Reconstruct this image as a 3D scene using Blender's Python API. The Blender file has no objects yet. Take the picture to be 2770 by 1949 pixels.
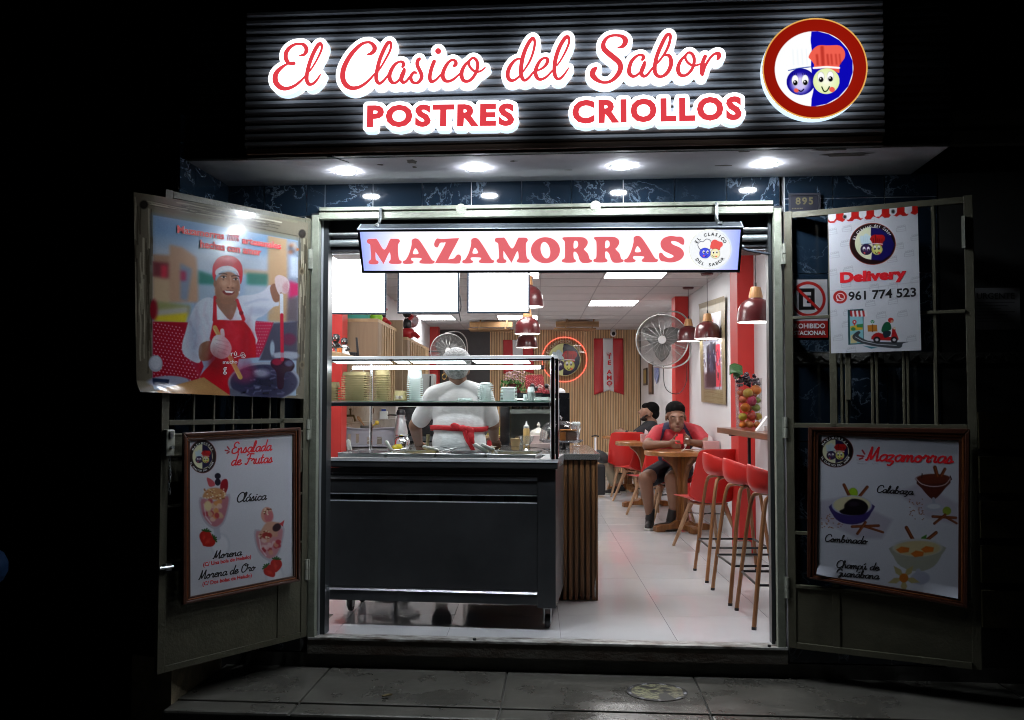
import bpy, bmesh, math, random
import numpy as np
from mathutils import Vector as V, Matrix, noise as MN
random.seed(7); rng = np.random.default_rng(7)
SC = bpy.context.scene
COL = SC.collection
PI = math.pi
# ------------------------------------------------------------------ camera, world, exposure
CAM_D, YAW, PITCH, ROLL = 4.9998, .0829, .0453, .0017
FPX, PW, PH = 2600., 2770., 1949.          # focal length in photo pixels
CAM_P = V((0, -CAM_D, 1.22))
_f = V((-math.sin(YAW)*math.cos(PITCH), math.cos(YAW)*math.cos(PITCH), math.sin(PITCH)))
_r = V((math.cos(YAW), math.sin(YAW), 0)); _u = _r.cross(_f)
_r2 = _r*math.cos(ROLL)+_u*math.sin(ROLL); _u2 = -_r*math.sin(ROLL)+_u*math.cos(ROLL)
cam = bpy.data.cameras.new('camera'); cam.sensor_width = 36; cam.lens = FPX/PW*36
cam.clip_start = .05; cam.clip_end = 200
co = bpy.data.objects.new('camera', cam); COL.objects.link(co)
co.matrix_world = Matrix.Translation(CAM_P) @ Matrix((_r2, _u2, -_f)).transposed().to_4x4()
SC.camera = co
w = bpy.data.worlds.new('World'); SC.world = w; w.use_nodes = True
_n = w.node_tree.nodes; _bg = _n['Background']
_sk = _n.new('ShaderNodeTexSky'); _sk.sky_type = 'NISHITA'; _sk.sun_disc = False
_sk.sun_elevation = math.radians(-6); _sk.sun_rotation = math.radians(200)
w.node_tree.links.new(_sk.outputs[0], _bg.inputs[0]); _bg.inputs[1].default_value = .012
SC.view_settings.view_transform = 'Standard'; SC.view_settings.look = 'None'
SC.view_settings.exposure = 0; SC.view_settings.gamma = 1; SC.view_settings.use_curve_mapping = False
SC.cycles.use_denoising = True; SC.cycles.filter_width = 1.05; SC.render.filter_size = 1.05
SC.cycles.max_bounces = 8; SC.cycles.diffuse_bounces = 4; SC.cycles.glossy_bounces = 4
SC.cycles.transmission_bounces = 8; SC.cycles.transparent_max_bounces = 12
SC.cycles.sample_clamp_indirect = 6; SC.cycles.caustics_reflective = False; SC.cycles.caustics_refractive = False
# ------------------------------------------------------------------ frames
ANG = .0598                                    # the shop interior is skewed a little to its facade
FW = Matrix.Identity(4)
FI = Matrix.Rotation(ANG, 4, 'Z')
CI = FI.inverted() @ CAM_P
def ray(px, py): return _f + _r2*((px-PW/2)/FPX) + _u2*((PH/2-py)/FPX)
def onY(px, py, y=0.):                         # photo pixel -> point on a plane parallel to the facade
    d = ray(px, py); p = CAM_P + d*((y-CAM_P.y)/d.y); return p
def onZ(px, py, z=0.):
    d = ray(px, py); return CAM_P + d*((z-CAM_P.z)/d.z)
def _ri(px, py): return FI.inverted().to_3x3() @ ray(px, py)
def iV(px, py, v): d = _ri(px, py); return CI + d*((v-CI.y)/d.y)
def iU(px, py, u): d = _ri(px, py); return CI + d*((u-CI.x)/d.x)
def iZ(px, py, z=0.): d = _ri(px, py); return CI + d*((z-CI.z)/d.z)
def iD(px, py, D): return iV(px, py, D+CI.y)
# ------------------------------------------------------------------ materials
MATS = {}
def s2l(c):
    c = np.asarray(c, float); return np.where(c <= .04045, c/12.92, ((c+.055)/1.055)**2.4)
def hx(h): return tuple(float(x) for x in s2l([int(h[i:i+2], 16)/255 for i in (0, 2, 4)]))
def mat(name, col=(.5, .5, .5), rough=.5, metal=0., emit=0., ecol=None, trans=0., ior=1.45, alpha=1.,
        nz=0., nscale=8., stretch=(1, 1, 1), col2=None, bump=0., bscale=60., bstretch=(1, 1, 1), coat=0., rvar=0., sheen=0., objrand=0., spec=.5):
    if name in MATS: return MATS[name]
    m = bpy.data.materials.new(name); m.use_nodes = True; MATS[name] = m
    nt = m.node_tree; N = nt.nodes; L = nt.links; p = N['Principled BSDF']
    p.inputs['Base Color'].default_value = (*col, 1); p.inputs['Roughness'].default_value = rough
    p.inputs['Metallic'].default_value = metal; p.inputs['IOR'].default_value = ior
    p.inputs['Specular IOR Level'].default_value = spec
    p.inputs['Transmission Weight'].default_value = trans; p.inputs['Alpha'].default_value = alpha
    p.inputs['Coat Weight'].default_value = coat; p.inputs['Coat Roughness'].default_value = .1
    if sheen: p.inputs['Sheen Weight'].default_value = sheen
    if emit:
        p.inputs['Emission Color'].default_value = (*(ecol or col), 1); p.inputs['Emission Strength'].default_value = emit
    tc = N.new('ShaderNodeTexCoord')
    def noise_(scale, st, detail=6, rough_=.6):
        mp = N.new('ShaderNodeMapping'); mp.inputs['Scale'].default_value = st
        L.new(tc.outputs['Object'], mp.inputs[0])
        t = N.new('ShaderNodeTexNoise'); t.inputs['Scale'].default_value = scale
        t.inputs['Detail'].default_value = detail; t.inputs['Roughness'].default_value = rough_
        if objrand:
            oi = N.new('ShaderNodeObjectInfo'); t.noise_dimensions = '4D'
            mm = N.new('ShaderNodeMath'); mm.operation = 'MULTIPLY'; mm.inputs[1].default_value = 37
            L.new(oi.outputs['Random'], mm.inputs[0]); L.new(mm.outputs[0], t.inputs['W'])
        L.new(mp.outputs[0], t.inputs[0]); return t
    if nz or rvar or col2:
        t = noise_(nscale, stretch)
        if nz or col2:
            c2 = col2 or tuple(c*(1-nz) for c in col)
            r = N.new('ShaderNodeValToRGB'); r.color_ramp.elements[0].position = .35; r.color_ramp.elements[1].position = .65
            r.color_ramp.elements[0].color = (*c2, 1); r.color_ramp.elements[1].color = (*col, 1)
            L.new(t.outputs[0], r.inputs[0]); L.new(r.outputs[0], p.inputs['Base Color'])
        if rvar:
            mr = N.new('ShaderNodeMapRange'); mr.inputs['From Min'].default_value = .3; mr.inputs['From Max'].default_value = .7
            mr.inputs['To Min'].default_value = max(.02, rough-rvar); mr.inputs['To Max'].default_value = min(1, rough+rvar)
            L.new(t.outputs[0], mr.inputs[0]); L.new(mr.outputs[0], p.inputs['Roughness'])
    if bump:
        t = noise_(bscale, bstretch, 3); b = N.new('ShaderNodeBump'); b.inputs['Strength'].default_value = bump
        b.inputs['Distance'].default_value = .01; L.new(t.outputs[0], b.inputs['Height']); L.new(b.outputs[0], p.inputs['Normal'])
    m['x'] = 1
    return m
def wood(name, c1, c2, axis=2, scale=14, rough=.45, coat=0.):
    st = [1, 1, 1]; st[axis] = .06
    return mat(name, c1, rough, nz=.3, col2=c2, nscale=scale*4, stretch=tuple(st), bump=.15, bscale=scale*8, bstretch=tuple(st), coat=coat, objrand=1)
def marble(name, base, vein, rough=.08, scale=6., thr=(.46, .5, .54), vw=1.):
    m = mat(name, base, rough, objrand=1); nt = m.node_tree; N = nt.nodes; L = nt.links; p = N['Principled BSDF']
    tc = N.new('ShaderNodeTexCoord'); oi = N.new('ShaderNodeObjectInfo')
    mm = N.new('ShaderNodeMath'); mm.operation = 'MULTIPLY'; mm.inputs[1].default_value = 53; L.new(oi.outputs['Random'], mm.inputs[0])
    t = N.new('ShaderNodeTexNoise'); t.noise_dimensions = '4D'; t.inputs['Scale'].default_value = scale
    t.inputs['Detail'].default_value = 8; t.inputs['Roughness'].default_value = .62; t.inputs['Distortion'].default_value = .7
    L.new(tc.outputs['Object'], t.inputs[0]); L.new(mm.outputs[0], t.inputs['W'])
    r = N.new('ShaderNodeValToRGB'); cr = r.color_ramp
    cr.elements[0].position = thr[0]; cr.elements[0].color = (0, 0, 0, 1); cr.elements[1].position = thr[2]; cr.elements[1].color = (0, 0, 0, 1)
    e = cr.elements.new(thr[1]); e.color = (vw, vw, vw, 1)
    t2 = N.new('ShaderNodeTexNoise'); t2.noise_dimensions = '4D'; t2.inputs['Scale'].default_value = scale*.6; t2.inputs['Detail'].default_value = 5
    L.new(tc.outputs['Object'], t2.inputs[0]); L.new(mm.outputs[0], t2.inputs['W'])
    mu = N.new('ShaderNodeMath'); mu.operation = 'MULTIPLY'; mr = N.new('ShaderNodeMapRange'); mr.inputs['From Min'].default_value = .42; mr.inputs['From Max'].default_value = .62
    L.new(t2.outputs[0], mr.inputs[0]); L.new(t.outputs[0], r.inputs[0]); L.new(r.outputs[0], mu.inputs[0]); L.new(mr.outputs[0], mu.inputs[1])
    mx = N.new('ShaderNodeMix'); mx.data_type = 'RGBA'; mx.inputs[6].default_value = (*base, 1); mx.inputs[7].default_value = (*vein, 1)
    L.new(mu.outputs[0], mx.inputs[0]); L.new(mx.outputs[2], p.inputs['Base Color']); return m
def attr_mat(name, rough=.35, emit=0., coat=0.):
    m = mat(name, (.8, .8, .8), rough, coat=coat)
    nt = m.node_tree; a = nt.nodes.new('ShaderNodeVertexColor'); a.layer_name = 'Col'; p = nt.nodes['Principled BSDF']
    nt.links.new(a.outputs[0], p.inputs['Base Color'])
    if emit:
        nt.links.new(a.outputs[0], p.inputs['Emission Color']); p.inputs['Emission Strength'].default_value = emit
        p.inputs['Base Color'].default_value = (.3, .3, .3, 1); m.cycles.emission_sampling = 'NONE'
    return m
def glass(name, tint=(.95, 1, .98), a=.06, rough=.02):     # thin clear sheet: mostly see-through with a mirror-like sheen
    m = bpy.data.materials.new(name); MATS[name] = m; m.use_nodes = True; nt = m.node_tree; N = nt.nodes; L = nt.links
    N.remove(N['Principled BSDF']); o = N['Material Output']
    t = N.new('ShaderNodeBsdfTransparent'); t.inputs[0].default_value = (*tint, 1)
    g = N.new('ShaderNodeBsdfGlossy'); g.inputs['Roughness'].default_value = rough
    fr = N.new('ShaderNodeFresnel'); fr.inputs[0].default_value = 1.35
    ad = N.new('ShaderNodeMath'); ad.operation = 'MULTIPLY_ADD'; ad.inputs[1].default_value = .6; ad.inputs[2].default_value = a*.4
    mx = N.new('ShaderNodeMixShader'); L.new(fr.outputs[0], ad.inputs[0]); L.new(ad.outputs[0], mx.inputs[0])
    L.new(t.outputs[0], mx.inputs[1]); L.new(g.outputs[0], mx.inputs[2]); L.new(mx.outputs[0], o.inputs[0]); return m
# ------------------------------------------------------------------ mesh building
class B:
    def __init__(s): s.bm = bmesh.new()
    def box(s, x0, x1, y0, y1, z0, z1, M=None, bev=0.):
        vs = [s.bm.verts.new((x, y, z)) for x in (x0, x1) for y in (y0, y1) for z in (z0, z1)]
        fs = [s.bm.faces.new([vs[i] for i in q]) for q in ((0, 1, 3, 2), (4, 6, 7, 5), (0, 4, 5, 1), (2, 3, 7, 6), (0, 2, 6, 4), (1, 5, 7, 3))]
        if bev:
            es = list({e for f in fs for e in f.edges})
            r = bmesh.ops.bevel(s.bm, geom=es, offset=bev, segments=2, affect='EDGES', profile=.5); vs = list({v for f in r['faces'] for v in f.verts} | {v for v in vs if v.is_valid})
        if M:
            for v in vs: v.co = M @ v.co
        return s
    def cyl(s, p0, p1, r0, r1=None, n=12, caps=True):
        return s.tube([p0, p1], [r0, r0 if r1 is None else r1], n, caps=caps)
    def tube(s, pts, r, n=8, closed=False, caps=True, sq=None):
        pts = [V(p) for p in pts]; m = len(pts); rr = r if isinstance(r, (list, tuple)) else [r]*m
        tg = [((pts[(i+1) % m]-pts[i-1]) if closed else (pts[min(i+1, m-1)]-pts[max(i-1, 0)])).normalized() for i in range(m)]
        up = V((0, 0, 1)) if abs(tg[0].z) < .9 else V((1, 0, 0)); a = tg[0].cross(up).normalized(); rings = []
        for i in range(m):
            a = (a-tg[i]*a.dot(tg[i])); a = a.normalized() if a.length > 1e-6 else tg[i].orthogonal().normalized(); b = tg[i].cross(a)
            ring = []
            for k in range(n):
                t = 2*PI*(k+.5)/n; q = a*math.cos(t)+b*math.sin(t)
                ring.append(s.bm.verts.new(pts[i]+q*rr[i]))
            rings.append(ring)
        for i in range(m if closed else m-1):
            A, C = rings[i], rings[(i+1) % m]
            for k in range(n): s.bm.faces.new((A[k], A[(k+1) % n], C[(k+1) % n], C[k]))
        if caps and not closed: s.bm.faces.new(rings[0][::-1]); s.bm.faces.new(rings[-1])
        return s
    def lathe(s, prof, c=(0, 0, 0), n=24, M=None, cap=True):
        c = V(c); rings = []
        for r, z in prof:
            rings.append([s.bm.verts.new(((M @ V((r*math.cos(2*PI*k/n), r*math.sin(2*PI*k/n), z))) if M else V((r*math.cos(2*PI*k/n), r*math.sin(2*PI*k/n), z)))+c) for k in range(n)])
        for A, C in zip(rings, rings[1:]):
            for k in range(n): s.bm.faces.new((A[k], A[(k+1) % n], C[(k+1) % n], C[k]))
        if cap: s.bm.faces.new(rings[0][::-1]); s.bm.faces.new(rings[-1])
        return s
    def prism(s, pts, vec):
        a = [s.bm.verts.new(V(p)) for p in pts]; b = [s.bm.verts.new(V(p)+V(vec)) for p in pts]; n = len(a)
        s.bm.faces.new(a[::-1]); s.bm.faces.new(b)
        for i in range(n): s.bm.faces.new((a[i], a[(i+1) % n], b[(i+1) % n], b[i]))
        return s
    def face(s, pts): s.bm.faces.new([s.bm.verts.new(V(p)) for p in pts]); return s
    def ell(s, c, r, M=None, u=14, v=9):
        r = (r, r, r) if not hasattr(r, '__len__') else r
        mt = Matrix.Translation(V(c)) @ (M.to_4x4() if M else Matrix.Identity(4)) @ Matrix.Diagonal((*r, 1))
        bmesh.ops.create_uvsphere(s.bm, u_segments=u, v_segments=v, radius=1, matrix=mt); return s
    def grid(s, fn, nu, nv, wrap=False):
        g = [[s.bm.verts.new(V(fn(i/nu, j/nv))) for j in range(nv+1)] for i in range(nu if wrap else nu+1)]
        m = len(g)
        for i in range(nu):
            for j in range(nv): s.bm.faces.new((g[i][j], g[(i+1) % m][j], g[(i+1) % m][j+1], g[i][j+1]))
        return s
    def xf(s, M):
        for v in s.bm.verts: v.co = M @ v.co
        return s
def link(o, parent=None): COL.objects.link(o); o.parent = parent; return o
def tag(o, label=None, cat=None, group=None, kind=None):
    if label: o['label'] = label
    if cat: o['category'] = cat
    if group: o['group'] = group
    if kind: o['kind'] = kind
    return o
def thing(name, label, cat, loc=None, rz=0., group=None, F=FW):
    o = bpy.data.objects.new(name, None); COL.objects.link(o); o.empty_display_size = .1
    if loc is None: o.matrix_world = F.copy(); o['abs'] = 1
    else: o.matrix_world = F @ Matrix.Translation(V(loc)) @ Matrix.Rotation(rz, 4, 'Z')
    return tag(o, label, cat, group)
def obj(name, b, m, parent=None, smooth=False, F=FW, kind=None, solid=0., sub=0, fixn=True, label=None, cat=None, group=None, bev=0.):
    if isinstance(b, B): bm = b.bm
    else: bm = b
    if fixn: bmesh.ops.recalc_face_normals(bm, faces=bm.faces)
    me = bpy.data.meshes.new(name); bm.to_mesh(me); bm.free()
    for k in (m if isinstance(m, (list, tuple)) else [m]): me.materials.append(k)
    o = bpy.data.objects.new(name, me); COL.objects.link(o)
    if solid: md = o.modifiers.new('s', 'SOLIDIFY'); md.thickness = solid; md.offset = 0
    if bev: md = o.modifiers.new('b', 'BEVEL'); md.width = bev; md.segments = 2; md.limit_method = 'ANGLE'
    if sub: md = o.modifiers.new('u', 'SUBSURF'); md.levels = sub; md.render_levels = sub
    if smooth is not False:
        for p in me.polygons: p.use_smooth = True
        if smooth is True or smooth:
            ang = math.radians(40 if smooth is True else smooth)
            me.set_sharp_from_angle(angle=ang) if hasattr(me, 'set_sharp_from_angle') else None
    if parent is not None: o.parent = parent; o.matrix_parent_inverse = Matrix.Identity(4)
    else:
        o.matrix_world = F.copy(); o['abs'] = 1
    return tag(o, label, cat, group, kind)
def dup(root, loc, rz=0., F=FW, **tags):
    r = root.copy(); COL.objects.link(r); r.matrix_world = F @ Matrix.Translation(V(loc)) @ Matrix.Rotation(rz, 4, 'Z')
    for k, v in tags.items(): r[k] = v
    for ch in list(root.children):
        c = ch.copy(); COL.objects.link(c); c.parent = r
        for g in list(ch.children): d = g.copy(); COL.objects.link(d); d.parent = c
    return r
def recenter_all():
    bpy.context.view_layer.update()
    for o in [o for o in SC.objects if o.parent is None and o.get('abs')]:
        del o['abs']
        pts = []
        def gather(q, M):
            if q.type == 'MESH': pts.extend(M @ V(c) for c in q.bound_box)
            for c in q.children: gather(c, M @ c.matrix_basis)
        gather(o, Matrix.Identity(4))
        if not pts: continue
        c = V(((min(p.x for p in pts)+max(p.x for p in pts))/2, (min(p.y for p in pts)+max(p.y for p in pts))/2, min(p.z for p in pts)))
        T = Matrix.Translation(-c)
        if o.type == 'MESH': o.data.transform(T)
        for ch in o.children: ch.matrix_basis = T @ ch.matrix_basis
        o.matrix_world = o.matrix_world @ Matrix.Translation(c)
def catmull(pts, k=6, closed=False):
    P = [np.array(p, float) for p in pts]; n = len(P); out = []
    rngi = range(n if closed else n-1)
    for i in rngi:
        p0, p1, p2, p3 = (P[(i+j) % n] if closed else P[min(max(i+j, 0), n-1)] for j in (-1, 0, 1, 2))
        for t in np.arange(k)/k:
            out.append(.5*((2*p1)+(-p0+p2)*t+(2*p0-5*p1+4*p2-p3)*t*t+(-p0+3*p1-3*p2+p3)*t**3))
    if not closed: out.append(P[-1])
    return out
# ------------------------------------------------------------------ flat outlines from a distance field (neon letters and their backings)
def seg_field(X, Y, segs):
    D = np.full(X.shape, 1e9)
    for (x0, y0, r0, x1, y1, r1) in segs:
        m = max(r0, r1)+3
        dx, dy = x1-x0, y1-y0; L2 = dx*dx+dy*dy+1e-9
        t = np.clip(((X-x0)*dx+(Y-y0)*dy)/L2, 0, 1)
        np.minimum(D, np.hypot(X-x0-t*dx, Y-y0-t*dy)-(r0+t*(r1-r0)), out=D)
    return D
def contours(D, x0, y0, h, lev=0.):
    """marching squares: closed loops of the level set of D (D[j,i] at x0+i*h, y0+j*h)"""
    S = D-lev; S[np.abs(S) < 1e-6] = 1e-6; ins = S < 0; ny, nx = S.shape; nxt = {}
    def ex(a, b): return a/(a-b)
    J, I = np.nonzero((ins[:-1, :-1] != ins[1:, :-1]) | (ins[:-1, :-1] != ins[:-1, 1:]) | (ins[:-1, :-1] != ins[1:, 1:]))
    P = {}
    def ep(j, i, hz):
        k = (j, i, hz)
        if k not in P:
            if hz: t = ex(S[j, i], S[j, i+1]); P[k] = (x0+(i+t)*h, y0+j*h)
            else: t = ex(S[j, i], S[j+1, i]); P[k] = (x0+i*h, y0+(j+t)*h)
        return k
    T = {1: [(3, 0)], 2: [(0, 1)], 3: [(3, 1)], 4: [(1, 2)], 5: [(3, 2), (1, 0)], 6: [(0, 2)], 7: [(3, 2)], 8: [(2, 3)], 9: [(2, 0)], 10: [(0, 3), (2, 1)], 11: [(2, 1)], 12: [(1, 3)], 13: [(1, 0)], 14: [(0, 3)]}
    for j, i in zip(J.tolist(), I.tolist()):
        c = ins[j, i]*1+ins[j, i+1]*2+ins[j+1, i+1]*4+ins[j+1, i]*8
        E = (lambda e: ep(j, i, True) if e == 0 else ep(j, i+1, False) if e == 1 else ep(j+1, i, True) if e == 2 else ep(j, i, False))
        for a, b in T.get(int(c), ()): nxt[E(a)] = E(b)
    loops = []
    while nxt:
        k, v = nxt.popitem(); lp = [P[k]]; cur = v
        while cur in nxt: lp.append(P[cur]); cur = nxt.pop(cur)
        if len(lp) > 5: loops.append(lp)
    return loops
def area(lp): a = np.array(lp); return .5*np.sum(a[:, 0]*np.roll(a[:, 1], -1)-np.roll(a[:, 0], -1)*a[:, 1])
def loops_mesh(name, loops, M, depth, mats, parent, fill=True, F=FW):
    """extruded plate: outlines in the plane of M (x, y), going back by depth along -z of M"""
    cu = bpy.data.curves.new(name, 'CURVE'); cu.dimensions = '2D'; cu.fill_mode = 'BOTH' if fill else 'NONE'; cu.extrude = depth*25
    for lp in loops:
        sp = cu.splines.new('POLY'); sp.points.add(len(lp)-1); sp.use_cyclic_u = True
        for p, q in zip(sp.points, lp): p.co = (q[0]*50, q[1]*50, 0, 1)
    t = bpy.data.objects.new('t', cu); COL.objects.link(t); dg = bpy.context.evaluated_depsgraph_get(); dg.update()
    me = bpy.data.meshes.new_from_object(t.evaluated_get(dg)); bpy.data.objects.remove(t); bpy.data.curves.remove(cu)
    me.name = name; me.transform(Matrix.Scale(.02, 4)); me.transform(Matrix.Translation((0, 0, -depth/2))); me.transform(M)
    me.materials.clear()
    for m in mats: me.materials.append(m)
    if len(mats) > 1:
        nz = (M.to_3x3() @ V((0, 0, 1))).normalized()
        for p in me.polygons: p.material_index = 0 if abs(p.normal.dot(nz)) > .7 else 1
    o = bpy.data.objects.new(name, me); COL.objects.link(o)
    if parent is not None: o.parent = parent
    else: o.matrix_world = F.copy(); o['abs'] = 1
    return o
def plane(o, x, y):
    x = V(x).normalized(); y = V(y); y = (y-x*y.dot(x)).normalized(); z = x.cross(y)
    M = Matrix((x, y, z)).transposed().to_4x4(); M.translation = V(o); return M
def text(s, size, M, m, parent, bold=0., align='CENTER', depth=.0006, name='lettering', sx=1., shear=0., space=1., F=FW):
    cu = bpy.data.curves.new(name, 'FONT'); cu.body = s; cu.size = size; cu.offset = bold*size; cu.align_x = align; cu.shear = shear
    cu.extrude = depth/2; cu.space_character = space; cu.resolution_u = 3
    t = bpy.data.objects.new('t', cu); COL.objects.link(t); dg = bpy.context.evaluated_depsgraph_get(); dg.update()
    me = bpy.data.meshes.new_from_object(t.evaluated_get(dg)); bpy.data.objects.remove(t); bpy.data.curves.remove(cu)
    me.name = name; me.transform(Matrix.Diagonal((sx, 1, 1, 1))); me.transform(M); me.materials.clear(); me.materials.append(m)
    o = bpy.data.objects.new(name, me); COL.objects.link(o)
    if parent is not None: o.parent = parent
    else: o.matrix_world = F.copy()
    return o
def arc_text(s, size, M, R, a0, a1, m, parent, bold=.02, inward=False, sx=1.):
    """letters on a circle of radius R round M's origin from angle a0 to a1 (degrees, 90 = top); one joined piece of lettering"""
    n = len(s); obs = []
    for i, ch in enumerate(s):
        if ch == ' ': continue
        a = math.radians(a0+(a1-a0)*i/max(1, n-1)); rot = a-PI/2 if not inward else a+PI/2
        L = M @ Matrix.Translation((R*math.cos(a), R*math.sin(a), 0)) @ Matrix.Rotation(rot, 4, 'Z') @ Matrix.Translation((0, -size*.35, 0))
        obs.append(text(ch, size, L, m, None, bold, sx=sx))
    bm = bmesh.new()
    for o in obs: bm.from_mesh(o.data); bpy.data.objects.remove(o)
    return obj('lettering', bm, m, parent, fixn=False)
# ------------------------------------------------------------------ flat prints: a fine sheet whose vertices carry the printed colours
class Cv:
    def __init__(s, w, h, k, bg): s.k = k; s.W = int(w*k)+1; s.H = int(h*k)+1; s.a = np.empty((s.H, s.W, 3)); s.a[:] = s.c(bg)
    def c(s, h): return np.array([int(h[i:i+2], 16)/255 for i in (0, 2, 4)]) if isinstance(h, str) else np.array(h, float)
    def _bb(s, x0, y0, x1, y1):
        i0, i1 = max(0, int(x0*s.k)), min(s.W, int(x1*s.k)+2); j0, j1 = max(0, int(y0*s.k)), min(s.H, int(y1*s.k)+2)
        if i1 <= i0 or j1 <= j0: return None
        X, Y = np.meshgrid(np.arange(i0, i1)/s.k, np.arange(j0, j1)/s.k); return (slice(j0, j1), slice(i0, i1)), X, Y
    def _mix(s, sl, m, col): m = m[..., None]; s.a[sl] = s.a[sl]*(1-m)+col*m
    def ell(s, cx, cy, rx, ry, col, rot=0, soft=None, al=1., col2=None):
        soft = soft if soft is not None else 1.2/s.k; R = max(rx, ry)+soft*2; q = s._bb(cx-R, cy-R, cx+R, cy+R)
        if not q: return s
        sl, X, Y = q; a = math.radians(rot); U = (X-cx)*math.cos(a)+(Y-cy)*math.sin(a); W_ = -(X-cx)*math.sin(a)+(Y-cy)*math.cos(a)
        d = np.sqrt((U/rx)**2+(W_/ry)**2); m = np.clip((1-d)*min(rx, ry)/soft+.5, 0, 1)*al; c = s.c(col)
        if col2 is not None: t = np.clip(d, 0, 1)[..., None]; c = c*(1-t)+s.c(col2)*t
        s._mix(sl, m, c); return s
    def poly(s, pts, col, soft=None, al=1., sm=0):
        if sm: pts = catmull(pts, sm, True)
        P = np.array(pts, float); soft = soft or 1.2/s.k; q = s._bb(P[:, 0].min()-soft*2, P[:, 1].min()-soft*2, P[:, 0].max()+soft*2, P[:, 1].max()+soft*2)
        if not q: return s
        sl, X, Y = q; ins = np.zeros(X.shape, bool); D = np.full(X.shape, 1e9); n = len(P)
        for i in range(n):
            x0, y0 = P[i]; x1, y1 = P[(i+1) % n]
            if y0 != y1: ins ^= ((Y < y0) != (Y < y1)) & (X < (x1-x0)*(Y-y0)/(y1-y0)+x0)
            dx, dy = x1-x0, y1-y0; t = np.clip(((X-x0)*dx+(Y-y0)*dy)/(dx*dx+dy*dy+1e-9), 0, 1); np.minimum(D, np.hypot(X-x0-t*dx, Y-y0-t*dy), out=D)
        s._mix(sl, np.clip(np.where(ins, D, -D)/soft+.5, 0, 1)*al, s.c(col)); return s
    def line(s, pts, w, col, soft=None, al=1., sm=0):
        if sm: pts = catmull(pts, sm)
        P = np.array(pts, float); soft = soft or 1.2/s.k; q = s._bb(P[:, 0].min()-w-soft, P[:, 1].min()-w-soft, P[:, 0].max()+w+soft, P[:, 1].max()+w+soft)
        if not q: return s
        sl, X, Y = q; D = seg_field(X, Y, [(a[0], a[1], w/2, b[0], b[1], w/2) for a, b in zip(P, P[1:])])
        s._mix(sl, np.clip(-D/soft+.5, 0, 1)*al, s.c(col)); return s
    def grad(s, y0, y1, c0, c1):
        j0, j1 = int(y0*s.k), int(y1*s.k)+1; t = np.linspace(0, 1, max(1, min(j1, s.H)-j0))[:, None, None]; s.a[j0:min(j1, s.H)] = s.c(c0)*(1-t)+s.c(c1)*t; return s
    def blur(s, r):
        r = max(1, int(r*s.k)); a = s.a
        for ax in (0, 1):
            for _ in range(2):
                c = np.cumsum(np.concatenate([np.repeat(a.take([0], ax), r+1, ax), a, np.repeat(a.take([-1], ax), r, ax)], ax), ax); n_ = a.shape[ax]
                a = (c.take(range(2*r+1, 2*r+1+n_), ax)-c.take(range(0, n_), ax))/(2*r+1)
        s.a = a; return s
    def noise(s, amt): s.a = np.clip(s.a*(1+rng.normal(0, amt, s.a.shape[:2])[..., None]), 0, 1); return s
    def samp(s, X, Y):
        x = np.clip(X*s.k, 0, s.W-1.001); y = np.clip(Y*s.k, 0, s.H-1.001); i = x.astype(int); j = y.astype(int); fx = (x-i)[..., None]; fy = (y-j)[..., None]; a = s.a
        return (a[j, i]*(1-fx)+a[j, i+1]*fx)*(1-fy)+(a[j+1, i]*(1-fx)+a[j+1, i+1]*fx)*fy
def homog(q):
    """unit square (0,0)(1,0)(1,1)(0,1) -> q"""
    A = []; b = []
    for (u, v), (x, y) in zip(((0, 0), (1, 0), (1, 1), (0, 1)), q):
        A.append([u, v, 1, 0, 0, 0, -u*x, -v*x]); b.append(x); A.append([0, 0, 0, u, v, 1, -u*y, -v*y]); b.append(y)
    return np.append(np.linalg.solve(np.array(A, float), np.array(b, float)), 1).reshape(3, 3)
def print_sheet(name, cv, quad, P, nx, ny, m, parent, disc=False, dark=1., curl=None, F=FW):
    """P: 4 corners in 3D (TL,TR,BR,BL); quad: the same corners in canvas coordinates"""
    H = homog(quad); u, v = np.meshgrid(np.linspace(0, 1, nx+1), np.linspace(0, 1, ny+1))
    Q = np.stack([u, v, np.ones_like(u)], -1) @ H.T; c = s2l(cv.samp(Q[..., 0]/Q[..., 2], Q[..., 1]/Q[..., 2]))*dark
    TL, TR, BR, BL = (np.array(p, float) for p in P); n = np.cross(TR-TL, TL-BL); n /= np.linalg.norm(n)
    U = u[..., None]; W_ = v[..., None]; co_ = (TL*(1-U)+TR*U)*(1-W_)+(BL*(1-U)+BR*U)*W_
    if curl is not None: co_ = co_+n*curl(u, v)[..., None]
    idx = np.arange((nx+1)*(ny+1)).reshape(ny+1, nx+1)
    f = np.stack([idx[:-1, :-1], idx[1:, :-1], idx[1:, 1:], idx[:-1, 1:]], -1).reshape(-1, 4)
    if disc:
        uc = (u[:-1, :-1]+u[1:, 1:])/2-.5; vc = (v[:-1, :-1]+v[1:, 1:])/2-.5; f = f[(np.hypot(uc, vc) < .5).ravel()]
    me = bpy.data.meshes.new(name); me.vertices.add(co_.size//3); me.vertices.foreach_set('co', co_.astype('f').ravel())
    me.loops.add(f.size); me.loops.foreach_set('vertex_index', f.astype('i').ravel()); me.polygons.add(len(f)); me.polygons.foreach_set('loop_start', np.arange(0, f.size, 4, dtype='i'))
    at = me.color_attributes.new('Col', 'FLOAT_COLOR', 'POINT'); cc = np.ones((c.size//3, 4), 'f'); cc[:, :3] = c.reshape(-1, 3); at.data.foreach_set('color', cc.ravel())
    me.update(); me.validate(); me.materials.append(m); o = bpy.data.objects.new(name, me); COL.objects.link(o)
    if parent is not None: o.parent = parent
    else: o.matrix_world = F.copy(); o['abs'] = 1
    return o
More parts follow.
